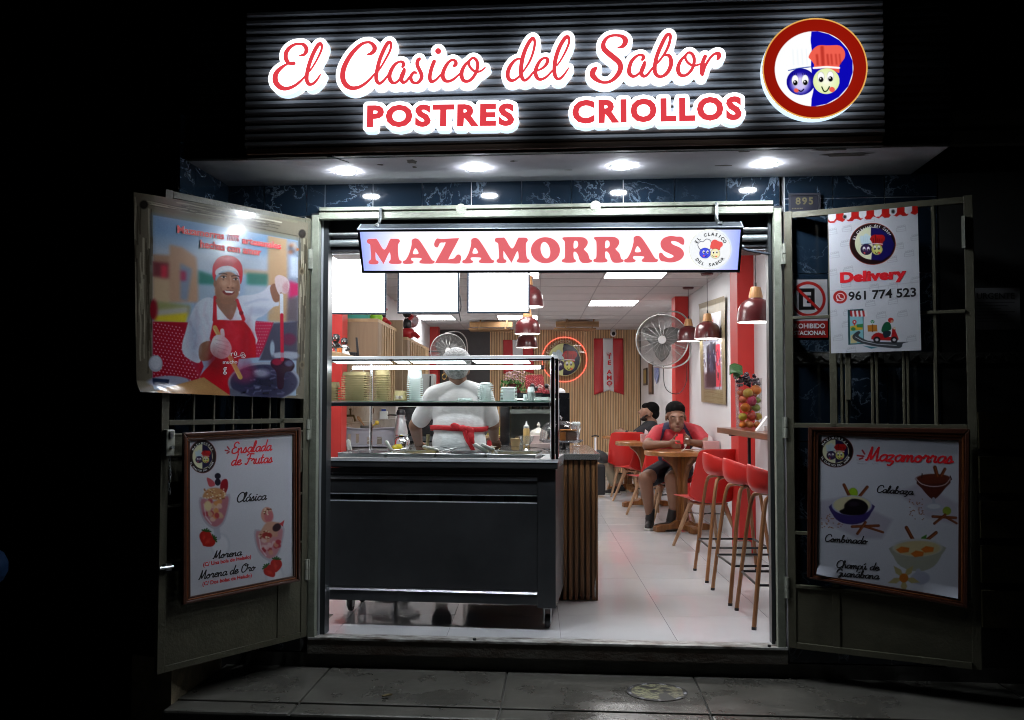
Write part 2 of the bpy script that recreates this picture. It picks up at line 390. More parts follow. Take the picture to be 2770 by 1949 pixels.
# ------------------------------------------------------------------ soft bodies: overlapping limbs fused into one skin
def body(name, prims, vox, m, parent, smooth=6, fac=.5, matfn=None, label=None):
    b = B()
    for p in prims:
        if p[0] == 'c':
            a, c, r0, r1 = V(p[1]), V(p[2]), p[3], p[4]; b.tube([a, c], [r0, r1], 14)
            b.ell(a, r0*.995, u=14, v=8); b.ell(c, r1*.995, u=14, v=8)
        elif p[0] == 'p':     # chain of joints (x,y,z,r)
            pts = p[1]
            for q, t in zip(pts, pts[1:]):
                b.tube([q[:3], t[:3]], [q[3], t[3]], 12); b.ell(q[:3], q[3]*.99, u=12, v=7)
            b.ell(pts[-1][:3], pts[-1][3]*.99, u=12, v=7)
        else: b.ell(p[1], p[2], p[3] if len(p) > 3 else None, u=20, v=12)
    me = bpy.data.meshes.new('t'); b.bm.to_mesh(me); b.bm.free(); t = bpy.data.objects.new('t', me); COL.objects.link(t)
    md = t.modifiers.new('r', 'REMESH'); md.mode = 'VOXEL'; md.voxel_size = vox
    if smooth: ms = t.modifiers.new('s', 'SMOOTH'); ms.factor = fac; ms.iterations = smooth
    dg = bpy.context.evaluated_depsgraph_get(); dg.update(); me2 = bpy.data.meshes.new_from_object(t.evaluated_get(dg)); bpy.data.objects.remove(t)
    me2.name = name; me2.materials.clear()
    for k in (m if isinstance(m, (list, tuple)) else [m]): me2.materials.append(k)
    me2.polygons.foreach_set('use_smooth', [True]*len(me2.polygons))
    if matfn:
        for p in me2.polygons: p.material_index = matfn(p.center, p.normal)
    o = bpy.data.objects.new(name, me2); COL.objects.link(o); o.parent = parent
    if label: o['label'] = label
    return o
# ================================================================== shared materials
M_ = {}
gate_m = mat('gate_paint', hx('8d9183'), .38, nz=.22, nscale=26, bump=.25, bscale=90, rvar=.1)
gate_d = mat('gate_paint_old', hx('504e3f'), .5, nz=.25, nscale=9, bump=.2, bscale=70)
blackm = mat('black_metal', (.012, .013, .016), .4)
darkm = mat('dark_board', (.02, .018, .017), .7)
tile_m = marble('blue_marble', (.007, .014, .024), (.22, .28, .36), .07, 3.6, (.489, .5, .511), .6)
grout = mat('grout', (.38, .38, .40), .8)
white_p = mat('white_paint', (.78, .78, .79), .6, nz=.05, nscale=3)
soff_m = mat('soffit_paint', (.64, .62, .68), .75, nz=.1, nscale=5, bump=.1, bscale=30)
bare_m = mat('bare_plaster', (.13, .11, .1), .9, nz=.5, nscale=20, bump=.4)
cem = mat('cement', (.092, .088, .076), .32, nz=.35, nscale=2.6, bump=.12, bscale=18, rvar=.16)
cem2 = mat('cement_wall', (.085, .083, .075), .7, nz=.4, nscale=5, bump=.3, bscale=25)
floor_m = mat('floor_porcelain', (.60, .60, .615), .065, nz=.05, nscale=3, rvar=.04, objrand=1)
joint_m = mat('floor_joint', (.10, .095, .09), .6)
steel = mat('steel', (.66, .68, .71), .3, .75, nz=.1, nscale=90, stretch=(1, .02, 1), bump=.03, bscale=200, bstretch=(.02, 1, 1))
steel_d = mat('steel_panel', (.14, .145, .155), .36, .75, nz=.3, nscale=2.2, bump=.03, bscale=200, bstretch=(.02, 1, 1), rvar=.05)
chrome = mat('chrome', (.75, .77, .8), .08, 1.)
rail_m = mat('zinc_rail', (.33, .35, .35), .35, .6, nz=.3, nscale=40)
galv = mat('galvanised', (.55, .58, .6), .3, 1., nz=.3, nscale=60)
hinge_m = mat('hinge_paint', hx('9a9c90'), .35, nz=.2, nscale=40)
# ================================================================== night street: ledge, street, neighbours
b = B(); b.box(-9, 9, -14, -.7605, -.46, -.42); obj('street', b, mat('asphalt', (.035, .035, .034), .8, nz=.4, nscale=30, bump=.4), kind='structure')

lz = -.157
ledge = thing('sidewalk_ledge', None, None); ledge['kind'] = 'structure'
b = B(); b.box(-1.93, 7.5, -.755, .02, -.42, lz-.012); obj('kerb_wall', b, cem2, ledge)
xs = [-1.93, -1.40, -.42, .47, 1.75, 3.2, 5, 7.5]
jts = [(894, 1807, 823.5, 1886), (1372, 1818, 1357, 1906), (1876, 1833.6, 1917.6, 1919)]
top = [-1.93]; bot = [-1.93]
for a in jts: top.append(onZ(a[0], a[1], lz).x); bot.append(onZ(a[2], a[3], lz).x)
top += [2.0, 3.3, 5, 7.5]; bot += [2.02, 3.3, 5, 7.5]
for i in range(len(top)-1):
    g = .004
    b = B(); b.prism([(top[i]+g, .01, lz-.02), (top[i+1]-g, .01, lz-.02), (bot[i+1]-g, -.598, lz-.02), (bot[i]+g, -.598, lz-.02)], (0, 0, .02+.001*(i % 2)))
    obj('slab', b, cem, ledge, bev=.003)
    b = B(); b.box(bot[i]+g*.5, bot[i+1]-g*.5, -.757, -.606, lz-.03, lz-.002); obj('kerb_stone', b, cem, ledge, bev=.012)
# worn round floor sticker
st = Cv(200, 200, 1, '3a3a36'); st.ell(100, 100, 99, 99, '1c1c22'); st.ell(100, 100, 84, 84, 'b9b98a'); st.poly([(104, 16), (184, 60), (184, 140), (104, 184)], 'aaa583')
for q in range(9): a = q*.7; st.line([(100+91*math.cos(a), 100+91*math.sin(a)), (100+91*math.cos(a+.16), 100+91*math.sin(a+.16))], 9, 'cfd0e0')
for q in range(330):
    x, y = rng.uniform(10, 190, 2); l = rng.uniform(2, 12); st.line([(x, y), (x+l*rng.uniform(.5, 1.5), y+l*rng.uniform(-.4, .6))], rng.uniform(1.5, 5), '35352f' if rng.random() < .75 else '1a1a1c')
for x, y in ((78, 60), (125, 62), (90, 95), (133, 100), (60, 45)): st.ell(x, y, 15, 11, '1b1b1b', soft=6)
st.poly([(100, 140), (128, 105), (150, 160), (140, 199), (108, 199)], '44443f', soft=6)
st.noise(.12)
c0, c1 = onZ(1695, 1871, lz+.002), onZ(1860, 1873, lz+.002); cc = (c0+c1)/2; ra = (c1-c0).length/2; rb = abs(onZ(1777, 1848, lz).y-onZ(1777, 1896, lz).y)/2
print_sheet('floor_sticker', st, [(0, 0), (200, 0), (200, 200), (0, 200)], [(cc.x-ra, cc.y+rb, lz+.003), (cc.x+ra, cc.y+rb, lz+.003), (cc.x+ra, cc.y-rb, lz+.003), (cc.x-ra, cc.y-rb, lz+.003)], 90, 70, attr_mat('sticker_print', .5), None, disc=True, dark=.42)
tag(bpy.data.objects['floor_sticker'], 'worn and scratched round yellowish sticker on the cement step', 'sticker')
lf = onZ(1047, 1888, lz+.004); b = B(); b.grid(lambda s, t: (lf.x+(s-.5)*.05, lf.y+(t-.5)*.03*math.sin(PI*min(1, s+.05)), lf.z+.002+.014*abs(t-.5)+.01*s), 6, 4); obj('dry_leaf', b, mat('dry_leaf', (.16, .12, .05), .8), smooth=True, solid=.001, label='small dry curled leaf lying on the dark cement step', cat='leaf')
# step riser below the door
b = B(); b.box(-2.2, 7.5, 0.0, .3, -.42, -.085); obj('riser_wall', b, cem2, kind='structure')
# low wall stub at the left end of the step
b = B(); b.prism([(-2.12, -.66, lz-.26), (-1.93, -.66, lz-.26), (-1.93, -.66, .04), (-2.12, -.66, .06)], (0, .6, 0)); obj('wall_stub', b, mat('stub_paint', (.3, .25, .16), .8, nz=.5, nscale=12, bump=.3), label='low worn wall stub at the left end of the cement step', cat='wall')
# ---- facade tiled walls: every tile is a piece
def tilewall(name, x0, x1, zj, xj, y, kind='structure'):
    o = thing(name, None, None); o['kind'] = kind
    b = B(); b.box(x0, x1, y+.006, y+.2, zj[-1], zj[0]); obj('backing', b, grout, o)
    me = None
    for za, zb in zip(zj, zj[1:]):
        for xa, xb in zip(xj, xj[1:]):
            b = B(); g = .0022; b.box(xa+g, xb-g, y, y+.01, zb+g, za-g); obj('tile', b, tile_m, o)
    return o
zj = [2.60, 2.275, 1.885]
# lintel above the door
lint = [-1.95, -1.755] + [onY(x, 530).x for x in (829, 879, 1008.7, 1141.5, 1275, 1411, 1546.6, 1686, 1824.5, 1964.7)] + [.966]
tilewall('lintel_wall', -1.95, .966, [2.60, 2.222], lint, .0)
tilewall('left_pier_wall', -1.95, -1.53, [2.22, 1.885, 1.49, 1.43, 1.04, .65, .26, -.08], [-1.95, -1.755, -1.53], .0)
rx = [.99, 1.231, 1.49, 1.75]
tilewall('right_pier_wall', .99, 1.75, [2.6, 2.2745, 1.886, 1.484], rx, 0.)
tilewall('right_lower_wall', .99, 1.75, [1.424, 1.03, .64, .25, -.08], rx, 0.)
# patterned border course
bd = thing('border_course', None, None); bd['kind'] = 'structure'
bm_ = mat('border_glaze', (.13, .13, .12), .25, nz=.4, nscale=30, bump=.4, bscale=40)
b = B(); b.box(.99, 6, .006, .2, 1.424, 1.484); obj('backing', b, grout, bd)
x = .99
while x < 3.2:
    b = B(); b.box(x+.002, x+.238, -.006, .02, 1.427, 1.481); obj('tile', b, bm_, bd)
    b = B(); c = x+.12
    b.prism([(c-.028, -.01, 1.454), (c, -.01, 1.476), (c+.028, -.01, 1.454), (c, -.01, 1.432)], (0, .004, 0)); b.tube([(x+.02+.2*k/12, -.009, 1.454+.014*math.sin(k*1.6)) for k in range(13)], .003, 5)
    obj('moulding', b, bm_, bd); x += .24
# side wall coming forward at the left, tiled
sw = thing('side_wall', None, None); sw['kind'] = 'structure'
b = B(); b.box(-2.12, -1.957, -.62, .2, -.1, 2.6); obj('backing', b, mat('dark_render', (.03, .028, .026), .8, nz=.3, nscale=5), sw)
for za, zb in zip([2.60, 2.24, 1.885, 1.49, 1.04, .65, .26], [2.24, 1.885, 1.49, 1.04, .65, .26, -.08]):
    for ya, yb in zip([-.62, -.44, -.19, -.0005], [-.44, -.19, -.0005]):
        b = B(); b.box(-1.956, -1.9505, ya+.0016, yb-.0016, zb+.0016, za-.0016); obj('tile', b, tile_m, sw)
# neighbours, nearly lost in the dark
nb = thing('left_neighbour', 'dark neighbouring house front left of the shop with barred window', 'building')
b = B(); b.box(-6.5, -2.13, -.2, .3, -.42, 6); obj('wall', b, mat('neigh_wall', (.05, .045, .04), .85, nz=.3, nscale=3), nb)
b = B(); b.box(-4.3, -2.5, -.215, -.195, -.42, 2.25); obj('garage_door', b, mat('neigh_door', (.02, .016, .014), .5), nb)
for k in range(9): b = B(); b.box(-4.25+k*.2, -4.24+k*.2+.01, -.23, -.214, -.4, 2.2); obj('door_rib', b, mat('neigh_door'), nb)
b = B(); b.box(-3.7, -2.55, -.212, -.196, 2.35, 3.2); obj('window', b, mat('neigh_glass', (.03, .035, .045), .1), nb)
for k in range(7): b = B(); b.cyl((-3.65+k*.17, -.26, 2.32), (-3.65+k*.17, -.26, 3.25), .009, n=6); obj('window_bar', b, blackm, nb)
b = B(); b.box(-3.7, -2.55, -.27, -.25, 2.8, 2.82); b.box(-3.7, -2.55, -.27, -.25, 3.2, 3.22); obj('window_rail', b, blackm, nb)
nr = thing('right_neighbour', 'dark building front right of the shop with two pale ledge bands', 'building')
b = B(); b.box(1.755, 6.5, .002, .4, -.42, 6); obj('wall', b, mat('neigh_wall2', (.035, .035, .033), .7, nz=.5, nscale=2), nr)
for py_ in ((300, 338), (355, 391)): q0, q1 = onY(2578, py_[0], -.05), onY(2578, py_[1], -.05); b = B(); b.box(q0.x, 6.5, -.05, .01, q1.z, q0.z); obj('ledge_band', b, mat('pale_band', (.34, .33, .28), .8, nz=.2), nr)
for k in range(5): b = B(); b.box(1.92, 6.4, -.03, .001, .12+k*.22, .3+k*.22); obj('shutter_panel', b, mat('shutter_old', (.10, .085, .04), .6, nz=.6, nscale=6), nr)
pn = thing('paper_notice', 'dim white paper notice headed URGENTE beyond the right gate', 'notice')
nc = Cv(100, 120, 2, '8f8f92'); a_, b_ = onY(2625, 780), onY(2760, 892); 
for k in range(7): nc.line([(12, 42+k*9), (88-(k % 3)*14, 42+k*9)], 2.2, '55555a')
print_sheet('sheet', nc, [(0, 0), (100, 0), (100, 120), (0, 120)], [(a_.x, -.004, a_.z), (b_.x, -.004, a_.z), (b_.x, -.004, b_.z), (a_.x, -.004, b_.z)], 60, 70, attr_mat('paper_print', .7), pn)
text('URGENTE', .042, plane(((a_.x+b_.x)/2, -.006, a_.z-.055), (1, 0, 0), (0, 0, 1)), mat('ink', (.02, .02, .022), .6), pn, .015)
# blue thing at the far left edge: the rear corner of a parked motorcycle taxi hood
bq = thing('parked_scooter', 'dark blue rounded scooter fairing cut off at the left frame edge', 'scooter')
p0 = onY(-66, 1545, -1.2)
b = B(); b.ell((p0.x-.02, -1.2, p0.z+.0), (.11, .2, .105)); b.ell((p0.x-.1, -1.2, p0.z+.0), (.14, .22, .11)); obj('fairing', b, mat('blue_paint', (.008, .03, .085), .5), bq, smooth=True)
b = B(); b.box(p0.x-.06, p0.x+.05, -1.32, -1.3, p0.z-.1, p0.z-.09); obj('trim_strip', b, chrome, bq)
b = B(); b.tube([(p0.x-.25, -1.2, p0.z-.1), (p0.x-.3, -1.2, -.2)], .04); b.lathe([(.02, -.04), (.2, -.04), (.22, 0), (.2, .04), (.02, .04)], (p0.x-.35, -1.2, -.2), M=Matrix.Rotation(PI/2, 3, 'X')); obj('wheel', b, blackm, bq)
# ================================================================== fascia sign box and soffit
SZ = 2.39
can = thing('canopy_box', None, None); can['kind'] = 'structure'
b = B(); b.box(-1.95, 1.62, -.545, .0, SZ, SZ+.012); obj('soffit', b, soff_m, can)
b = B(); b.box(-1.95, 1.62, -.53, .0, SZ+.013, 3.2); obj('box', b, darkm, can)
# flaked paint patches: thin raised scabs of bare plaster
def scab(px, py, rx, ry, n=9, m=bare_m, nm='paint_flake'):
    c = onZ(px, py, SZ); pts = []
    for k in range(n): a = 2*PI*k/n; q = random.uniform(.55, 1.15); pts.append((c.x+rx*q*math.cos(a), c.y+ry*q*math.sin(a), SZ-.0006))
    b = B(); b.prism(pts, (0, 0, -.0012)); obj(nm, b, m, can)
scab(1114, 437, .035, .05, 11); scab(1030, 446, .02, .012); scab(1387, 436, .022, .012); scab(1120, 452, .015, .02); scab(1960, 448, .05, .012); scab(2010, 410, .03, .01); scab(2290, 418, .13, .035, 12); scab(2250, 405, .08, .02, 10); scab(1540, 460, .025, .006)
b = B(); q = onZ(893, 421, SZ); b.box(q.x-.012, q.x+.012, q.y-.01, q.y+.012, SZ-.012, SZ); b.tube([(q.x, q.y, SZ-.004), (q.x+.06, q.y+.12, SZ-.004)], .0025, 5); obj('cable_clip', b, blackm, can)
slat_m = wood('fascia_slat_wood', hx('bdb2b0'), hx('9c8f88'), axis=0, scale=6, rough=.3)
wing_shade_m = mat('wing_slat', (.012, .011, .01), .8)  # shade over the wings is put into this near-black slat colour
ys = []
zt, zb_ = onY(664, 63, -.6).z, onY(664, 420, -.6).z
xl, xr = onY(664, 240, -.6).x, onY(2392, 240, -.6).x
pit = .0392; z = SZ+.045; k = 0
b = B(); b.box(xl, xr, -.575, -.531, SZ+.0, 3.18); obj('centre_backing', b, mat('fascia_back', (.045, .04, .038), .55), can)
b = B(); b.box(-1.95, xl-.001, -.548, -.531, SZ, 3.18); b.box(xr+.001, 1.62, -.548, -.531, SZ, 3.18); obj('wing_backing', b, wing_shade_m, can)
b = B(); b.box(xl+.01, xr-.01, -.601, -.5755, SZ+.012, SZ+.036); obj('bottom_board', b, wood('board_brown', hx('6b4a33'), hx('3d2a1e'), 0, 8), can)
b = B(); b.box(-1.95, 1.62, -.56, -.5485, SZ+.001, SZ+.0105); obj('drip_edge', b, mat('drip', (.05, .045, .04), .6), can)
while z < 3.1:
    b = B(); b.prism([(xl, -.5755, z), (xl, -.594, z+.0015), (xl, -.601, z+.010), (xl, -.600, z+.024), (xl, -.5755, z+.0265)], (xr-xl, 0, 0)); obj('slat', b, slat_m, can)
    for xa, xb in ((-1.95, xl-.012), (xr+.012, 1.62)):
        b = B(); b.box(xa, xb, -.566, -.5485, z, z+.02); obj('wing_slat', b, wing_shade_m, can)
    z += pit; k += 1
# ---- recessed downlights
dl_m = mat('downlight_glow', (1, 1, 1), emit=620, ecol=(.86, .93, 1.))
for i, (px, py, lab) in enumerate(((935.5, 464, 'round white downlight in the soffit, leftmost of the four'), (1288, 454, 'round white downlight in the soffit, second from the left'),
                                  (1681.6, 449.5, 'round white downlight in the soffit, third from the left'), (2072.7, 443.4, 'round white downlight in the soffit, rightmost of the four'))):
    p = onZ(px, py, SZ); t = thing('downlight', lab, 'downlight', (p.x, p.y, SZ), group='downlights in the soffit')
    b = B(); b.lathe([(.043, 0), (.050, 0), (.050, -.003), (.043, -.003)], cap=False, n=32); obj('trim_ring', b, white_p, t, smooth=True)
    b = B(); b.lathe([(.001, -.006), (.0425, -.006), (.0425, -.0072), (.034, -.0088), (.001, -.0093)], n=32); obj('diffuser', b, dl_m, t)
# ================================================================== big illuminated lettering
face_w = mat('sign_white', (.9, .9, .9), .4, emit=3., ecol=(.93, .98, 1.))
side_w = mat('sign_side', (.8, .85, .9), .4, emit=1.4, ecol=(.56, .77, 1.))
face_r = mat('sign_red', (.8, .05, .06), .4, emit=.93, ecol=(.80, .055, .072))
YF = -.655
def tr(org, sc, pts):
    out = []
    for p in pts: q = onY(org[0]+p[0]/sc, org[1]+p[1]/sc, YF); out.append((q.x*1000, q.z*1000, p[2]/sc*1.69/2))
    return out
O1, S1 = (720, 80), 7.653; O2, S2 = (1000, 80), 6.753; O3 = (1340, 80); O4 = (1640, 80)
W1 = [tr(O1, S1, p) for p in (
 [(700,548,20),(790,525,50),(835,455,75),(830,385,75),(775,320,60),(690,305,40),(590,320,45),(490,385,65),(420,480,80),(408,580,82),(430,650,80),(475,705,60),(530,712,60),(575,708,68)],
 [(460,712,30),(370,760,45),(270,840,75),(205,930,95),(190,1030,105),(215,1120,105),(290,1200,95),(390,1232,75),(500,1215,60),(610,1160,48),(700,1090,42),(770,1020,30),(815,965,25)],
 [(905,870,22),(960,790,24),(1040,660,26),(1110,520,32),(1150,420,36),(1155,340,45),(1125,300,60),(1070,340,70),(990,480,72),(920,650,72),(870,820,72),(845,960,72),(845,1060,72),(880,1130,68),(930,1145,50),(1000,1110,42),(1070,1030,32),(1125,940,16)])]
W2 = [tr(O1, S1, [(2105,525,25),(2180,500,60),(2240,440,80),(2245,370,85),(2190,300,60),(2110,272,40),(1980,310,55),(1830,440,75),(1710,600,85),(1620,780,95),(1587,930,100),(1600,1060,100),(1660,1160,95),(1750,1215,78),(1840,1222,70),(1950,1190,55),(2060,1120,48),(2160,1030,38),(2240,930,25)])]
W2 += [tr(O2, S2, p) for p in (
 [(170,750,22),(230,660,24),(320,500,28),(375,390,32),(395,290,38),(370,240,52),(320,270,60),(250,400,62),(185,560,62),(140,740,62),(120,880,62),(140,960,60),(185,990,48),(250,950,36),(300,890,30),(345,830,24)],
 [(600,690,35),(620,650,60),(605,605,45),(550,595,32),(470,640,45),(400,740,60),(365,850,66),(385,940,66),(440,985,44),(510,960,34),(550,910,30)],
 [(635,735,45),(620,790,70),(590,860,75),(580,920,70),(610,975,50),(660,960,40),(700,920,34),(735,870,30)],
 [(850,800,30),(815,790,40),(770,830,48),(755,890,52),(780,960,50),(840,985,38),(900,965,48),(945,900,60),(948,830,64),(915,750,62),(880,680,62),(870,620,60),(885,570,60),(910,545,50)],
 [(1180,590,60),(1140,690,60),(1110,800,62),(1100,890,62),(1120,950,58),(1165,955,42),(1230,910,34),(1300,830,26)], [(1252,401,100),(1254,403,100)],
 [(1545,670,45),(1575,640,60),(1570,590,50),(1510,562,34),(1430,620,48),(1365,730,60),(1335,840,66),(1360,920,66),(1420,955,44),(1500,935,40),(1580,880,32),(1650,810,24)],
 [(1810,590,40),(1740,660,48),(1690,760,62),(1680,850,66),(1710,930,60),(1780,955,46),(1860,915,46),(1930,820,48),(1970,710,50),(1970,610,50),(1930,545,44),(1880,530,34),(1830,570,36),(1810,630,38),(1840,700,38),(1900,760,38),(1970,780,32),(2040,760,24),(2110,705,18)])]
W3 = [tr(O3, S1, p) for p in (
 [(535,620,30),(470,615,32),(380,670,50),(300,780,68),(258,900,76),(262,990,74),(300,1050,64),(360,1065,48),(430,1035,38),(500,975,34)],
 [(570,890,22),(630,800,26),(710,670,34),(770,520,38),(810,360,42),(815,250,46),(780,190,58),(720,240,66),(640,380,70),(580,540,74),(545,700,76),(530,860,76),(540,970,72),(585,1050,56),(640,1050,44),(710,990,38),(785,890,28)],
 [(865,860,22),(950,825,34),(1040,750,52),(1085,660,60),(1070,610,48),(1020,597,34),(940,640,48),(870,750,62),(830,880,74),(850,980,70),(900,1035,56),(970,1035,46),(1070,980,38),(1180,860,28)],
 [(1280,745,22),(1350,650,24),(1440,490,30),(1510,330,36),(1530,230,40),(1500,160,60),(1440,190,68),(1350,330,72),(1280,500,74),(1235,680,74),(1222,850,72),(1240,970,68),(1290,1030,50),(1360,1010,42),(1440,920,30),(1518,805,16)])]
W4 = [tr(O4, S2, p) for p in (
 [(215,338,16),(280,325,45),(330,280,75),(350,205,88),(300,140,60),(210,115,38),(110,118,38),(20,155,45),(-40,230,62),(-55,300,75),(-35,370,85),(50,450,90),(150,530,90),(235,610,88),(262,700,82),(230,800,78),(150,900,60),(60,960,45),(-40,975,40),(-130,950,55),(-210,893,80),(-250,830,95),(-235,755,85),(-185,712,40)],
 [(655,560,35),(680,520,58),(660,480,42),(605,470,30),(520,520,44),(450,610,58),(415,740,64),(430,820,64),(490,865,44),(560,840,34),(605,800,28)],
 [(700,610,45),(680,680,68),(650,750,68),(640,810,66),(680,860,48),(740,840,38),(800,770,32),(850,700,26)],
 [(935,620,24),(1000,540,28),(1070,440,36),(1130,320,42),(1165,200,44),(1170,120,46),(1140,90,44),(1090,130,56),(1020,260,62),(950,420,62),(905,560,62),(885,700,62),(895,800,62),(940,855,50),(1000,868,42),(1080,830,52),(1150,740,64),(1185,620,66),(1165,510,58),(1120,475,40),(1070,480,28)],
 [(1440,490,38),(1370,560,44),(1320,660,58),(1310,750,64),(1345,830,58),(1420,850,42),(1500,810,42),(1570,720,46),(1605,600,50),(1595,500,48),(1550,440,42),(1500,430,32),(1455,470,34),(1445,530,34),(1480,600,34),(1550,655,34),(1630,665,28),(1720,635,20)],
 [(1805,500,58),(1770,580,60),(1745,690,62),(1740,790,60),(1755,830,45)], [(1770,790,40),(1800,690,40),(1860,580,36),(1930,490,34),(2000,445,40),(2050,455,70),(2055,510,60),(2030,550,30)])]
PF = plane((0, YF, 0), (1, 0, 0), (0, 0, 1))
def segs_of(strokes, k=5, grow=1.8):
    out = []
    for s in strokes:
        c = catmull(s, k)
        for a, q in zip(c, c[1:]): out.append((a[0], a[1], a[2]+grow, q[0], q[1], q[2]+grow))
    return out
def field_loops(sg, h, lev=0., keep_hole=1e9):
    xs_ = [a for s in sg for a in (s[0], s[3])]; zs = [a for s in sg for a in (s[1], s[4])]; m = 20+lev+max(max(s[2], s[5]) for s in sg)
    x0, x1, y0, y1 = min(xs_)-m, max(xs_)+m, min(zs)-m, max(zs)+m
    X, Y = np.meshgrid(np.arange(x0, x1, h), np.arange(y0, y1, h)); D = np.full(X.shape, 1e9)
    for s in sg:
        R = max(s[2], s[5])+lev+8; i0 = max(0, int((min(s[0], s[3])-R-x0)/h)); i1 = int((max(s[0], s[3])+R-x0)/h)+2; j0 = max(0, int((min(s[1], s[4])-R-y0)/h)); j1 = int((max(s[1], s[4])+R-y0)/h)+2
        sl = (slice(j0, j1), slice(i0, i1)); D[sl] = np.minimum(D[sl], seg_field(X[sl], Y[sl], [s]))
    L = contours(D, x0, y0, h, lev); main = max(L, key=lambda l: abs(area(l))); sgn = np.sign(area(main))
    return [l for l in L if np.sign(area(l)) == sgn or abs(area(l)) > keep_hole]
def simp(l, tol=.12):
    out = [l[0]]
    for i in range(1, len(l)-1):
        a, q, c = np.array(out[-1]), np.array(l[i]), np.array(l[i+1]); d = c-a
        if abs(d[0]*(q-a)[1]-d[1]*(q-a)[0])/(np.hypot(*d)+1e-9) > tol or np.hypot(*(q-a)) > 14: out.append(l[i])
    return out
def sign_word(name, strokes, label, extra=None, offs=20, keep=1e9, redobj=None):
    t = thing(name, label, 'sign lettering'); sg = strokes
    bl = [[(x/1000, z/1000) for x, z in simp(l)] for l in field_loops(sg, 2.2, offs, keep)]
    loops_mesh('backing', bl, PF, .052, [face_w, side_w], t)
    return t
for nm, W, lab in (('sign_word', W1, 'white backed red script word El, first of the large sign'), ('sign_word', W2, 'white backed red script word Clasico on the large sign'),
                   ('sign_word', W3, 'white backed red script word del on the large sign'), ('sign_word', W4, 'white backed red script word Sabor ending the large sign')):
    sg = segs_of(W); t = sign_word(nm, sg, lab, keep=(1500 if W is W4 else 1e9))
    rl = [[(x/1000, z/1000) for x, z in simp(l, .08)] for l in field_loops(sg, 1.5, 0., 6)]
    M2 = PF.copy(); M2.translation = (0, YF-.004, 0); loops_mesh('lettering', rl, M2, .003, [face_r], t)
def block_word(s, x0, y0, x1, y1, hcap, label):
    """block capitals between two baseline pixels"""
    a, q = onY(x0, y0, YF), onY(x1, y1, YF); wid = (q-a).length; t = thing('sign_word', label, 'sign lettering')
    M = plane(a+V((0, -.004, 0)), q-a, (0, 0, 1))
    probe = text(s, 1, Matrix.Identity(4), face_r, None, .052, 'LEFT', space=1.2); w0 = max(v.co.x for v in probe.data.vertices); h0 = max(v.co.y for v in probe.data.vertices); xm = min(v.co.x for v in probe.data.vertices)
    bm = bmesh.new(); bm.from_mesh(probe.data); bpy.data.objects.remove(probe)
    sc = hcap/h0; sx = wid/((w0-xm)*sc)
    o = text(s, sc, M @ Matrix.Translation((-xm*sc*sx, 0, 0)), face_r, t, .052, 'LEFT', .003, sx=sx, space=1.2)
    bm.free(); bm = bmesh.new(); cu = o.data
    sg = []; Mi = PF.inverted(); vs = [Mi @ v.co for v in cu.vertices]
    for e in cu.edges:
        p, r = vs[e.vertices[0]], vs[e.vertices[1]]
        if abs(p.z-r.z) < 1e-4: sg.append((p.x*1000, p.y*1000, 1, r.x*1000, r.y*1000, 1))
    bm.free()
    bl = [[(x/1000, z/1000) for x, z in simp(l)] for l in field_loops(sg, 2.2, 17.5, 1e9)]
    loops_mesh('backing', bl, PF, .052, [face_w, side_w], t)
block_word('POSTRES', 500+1131/2.296, 785/2.296, 500+2047/2.296, 775/2.296, .098, 'white backed red block word POSTRES under the script letters')
block_word('CRIOLLOS', 1500+110/2.296, 762/2.296, 1500+1163/2.296, 738/2.296, .102, 'white backed red block word CRIOLLOS beside the round emblem')
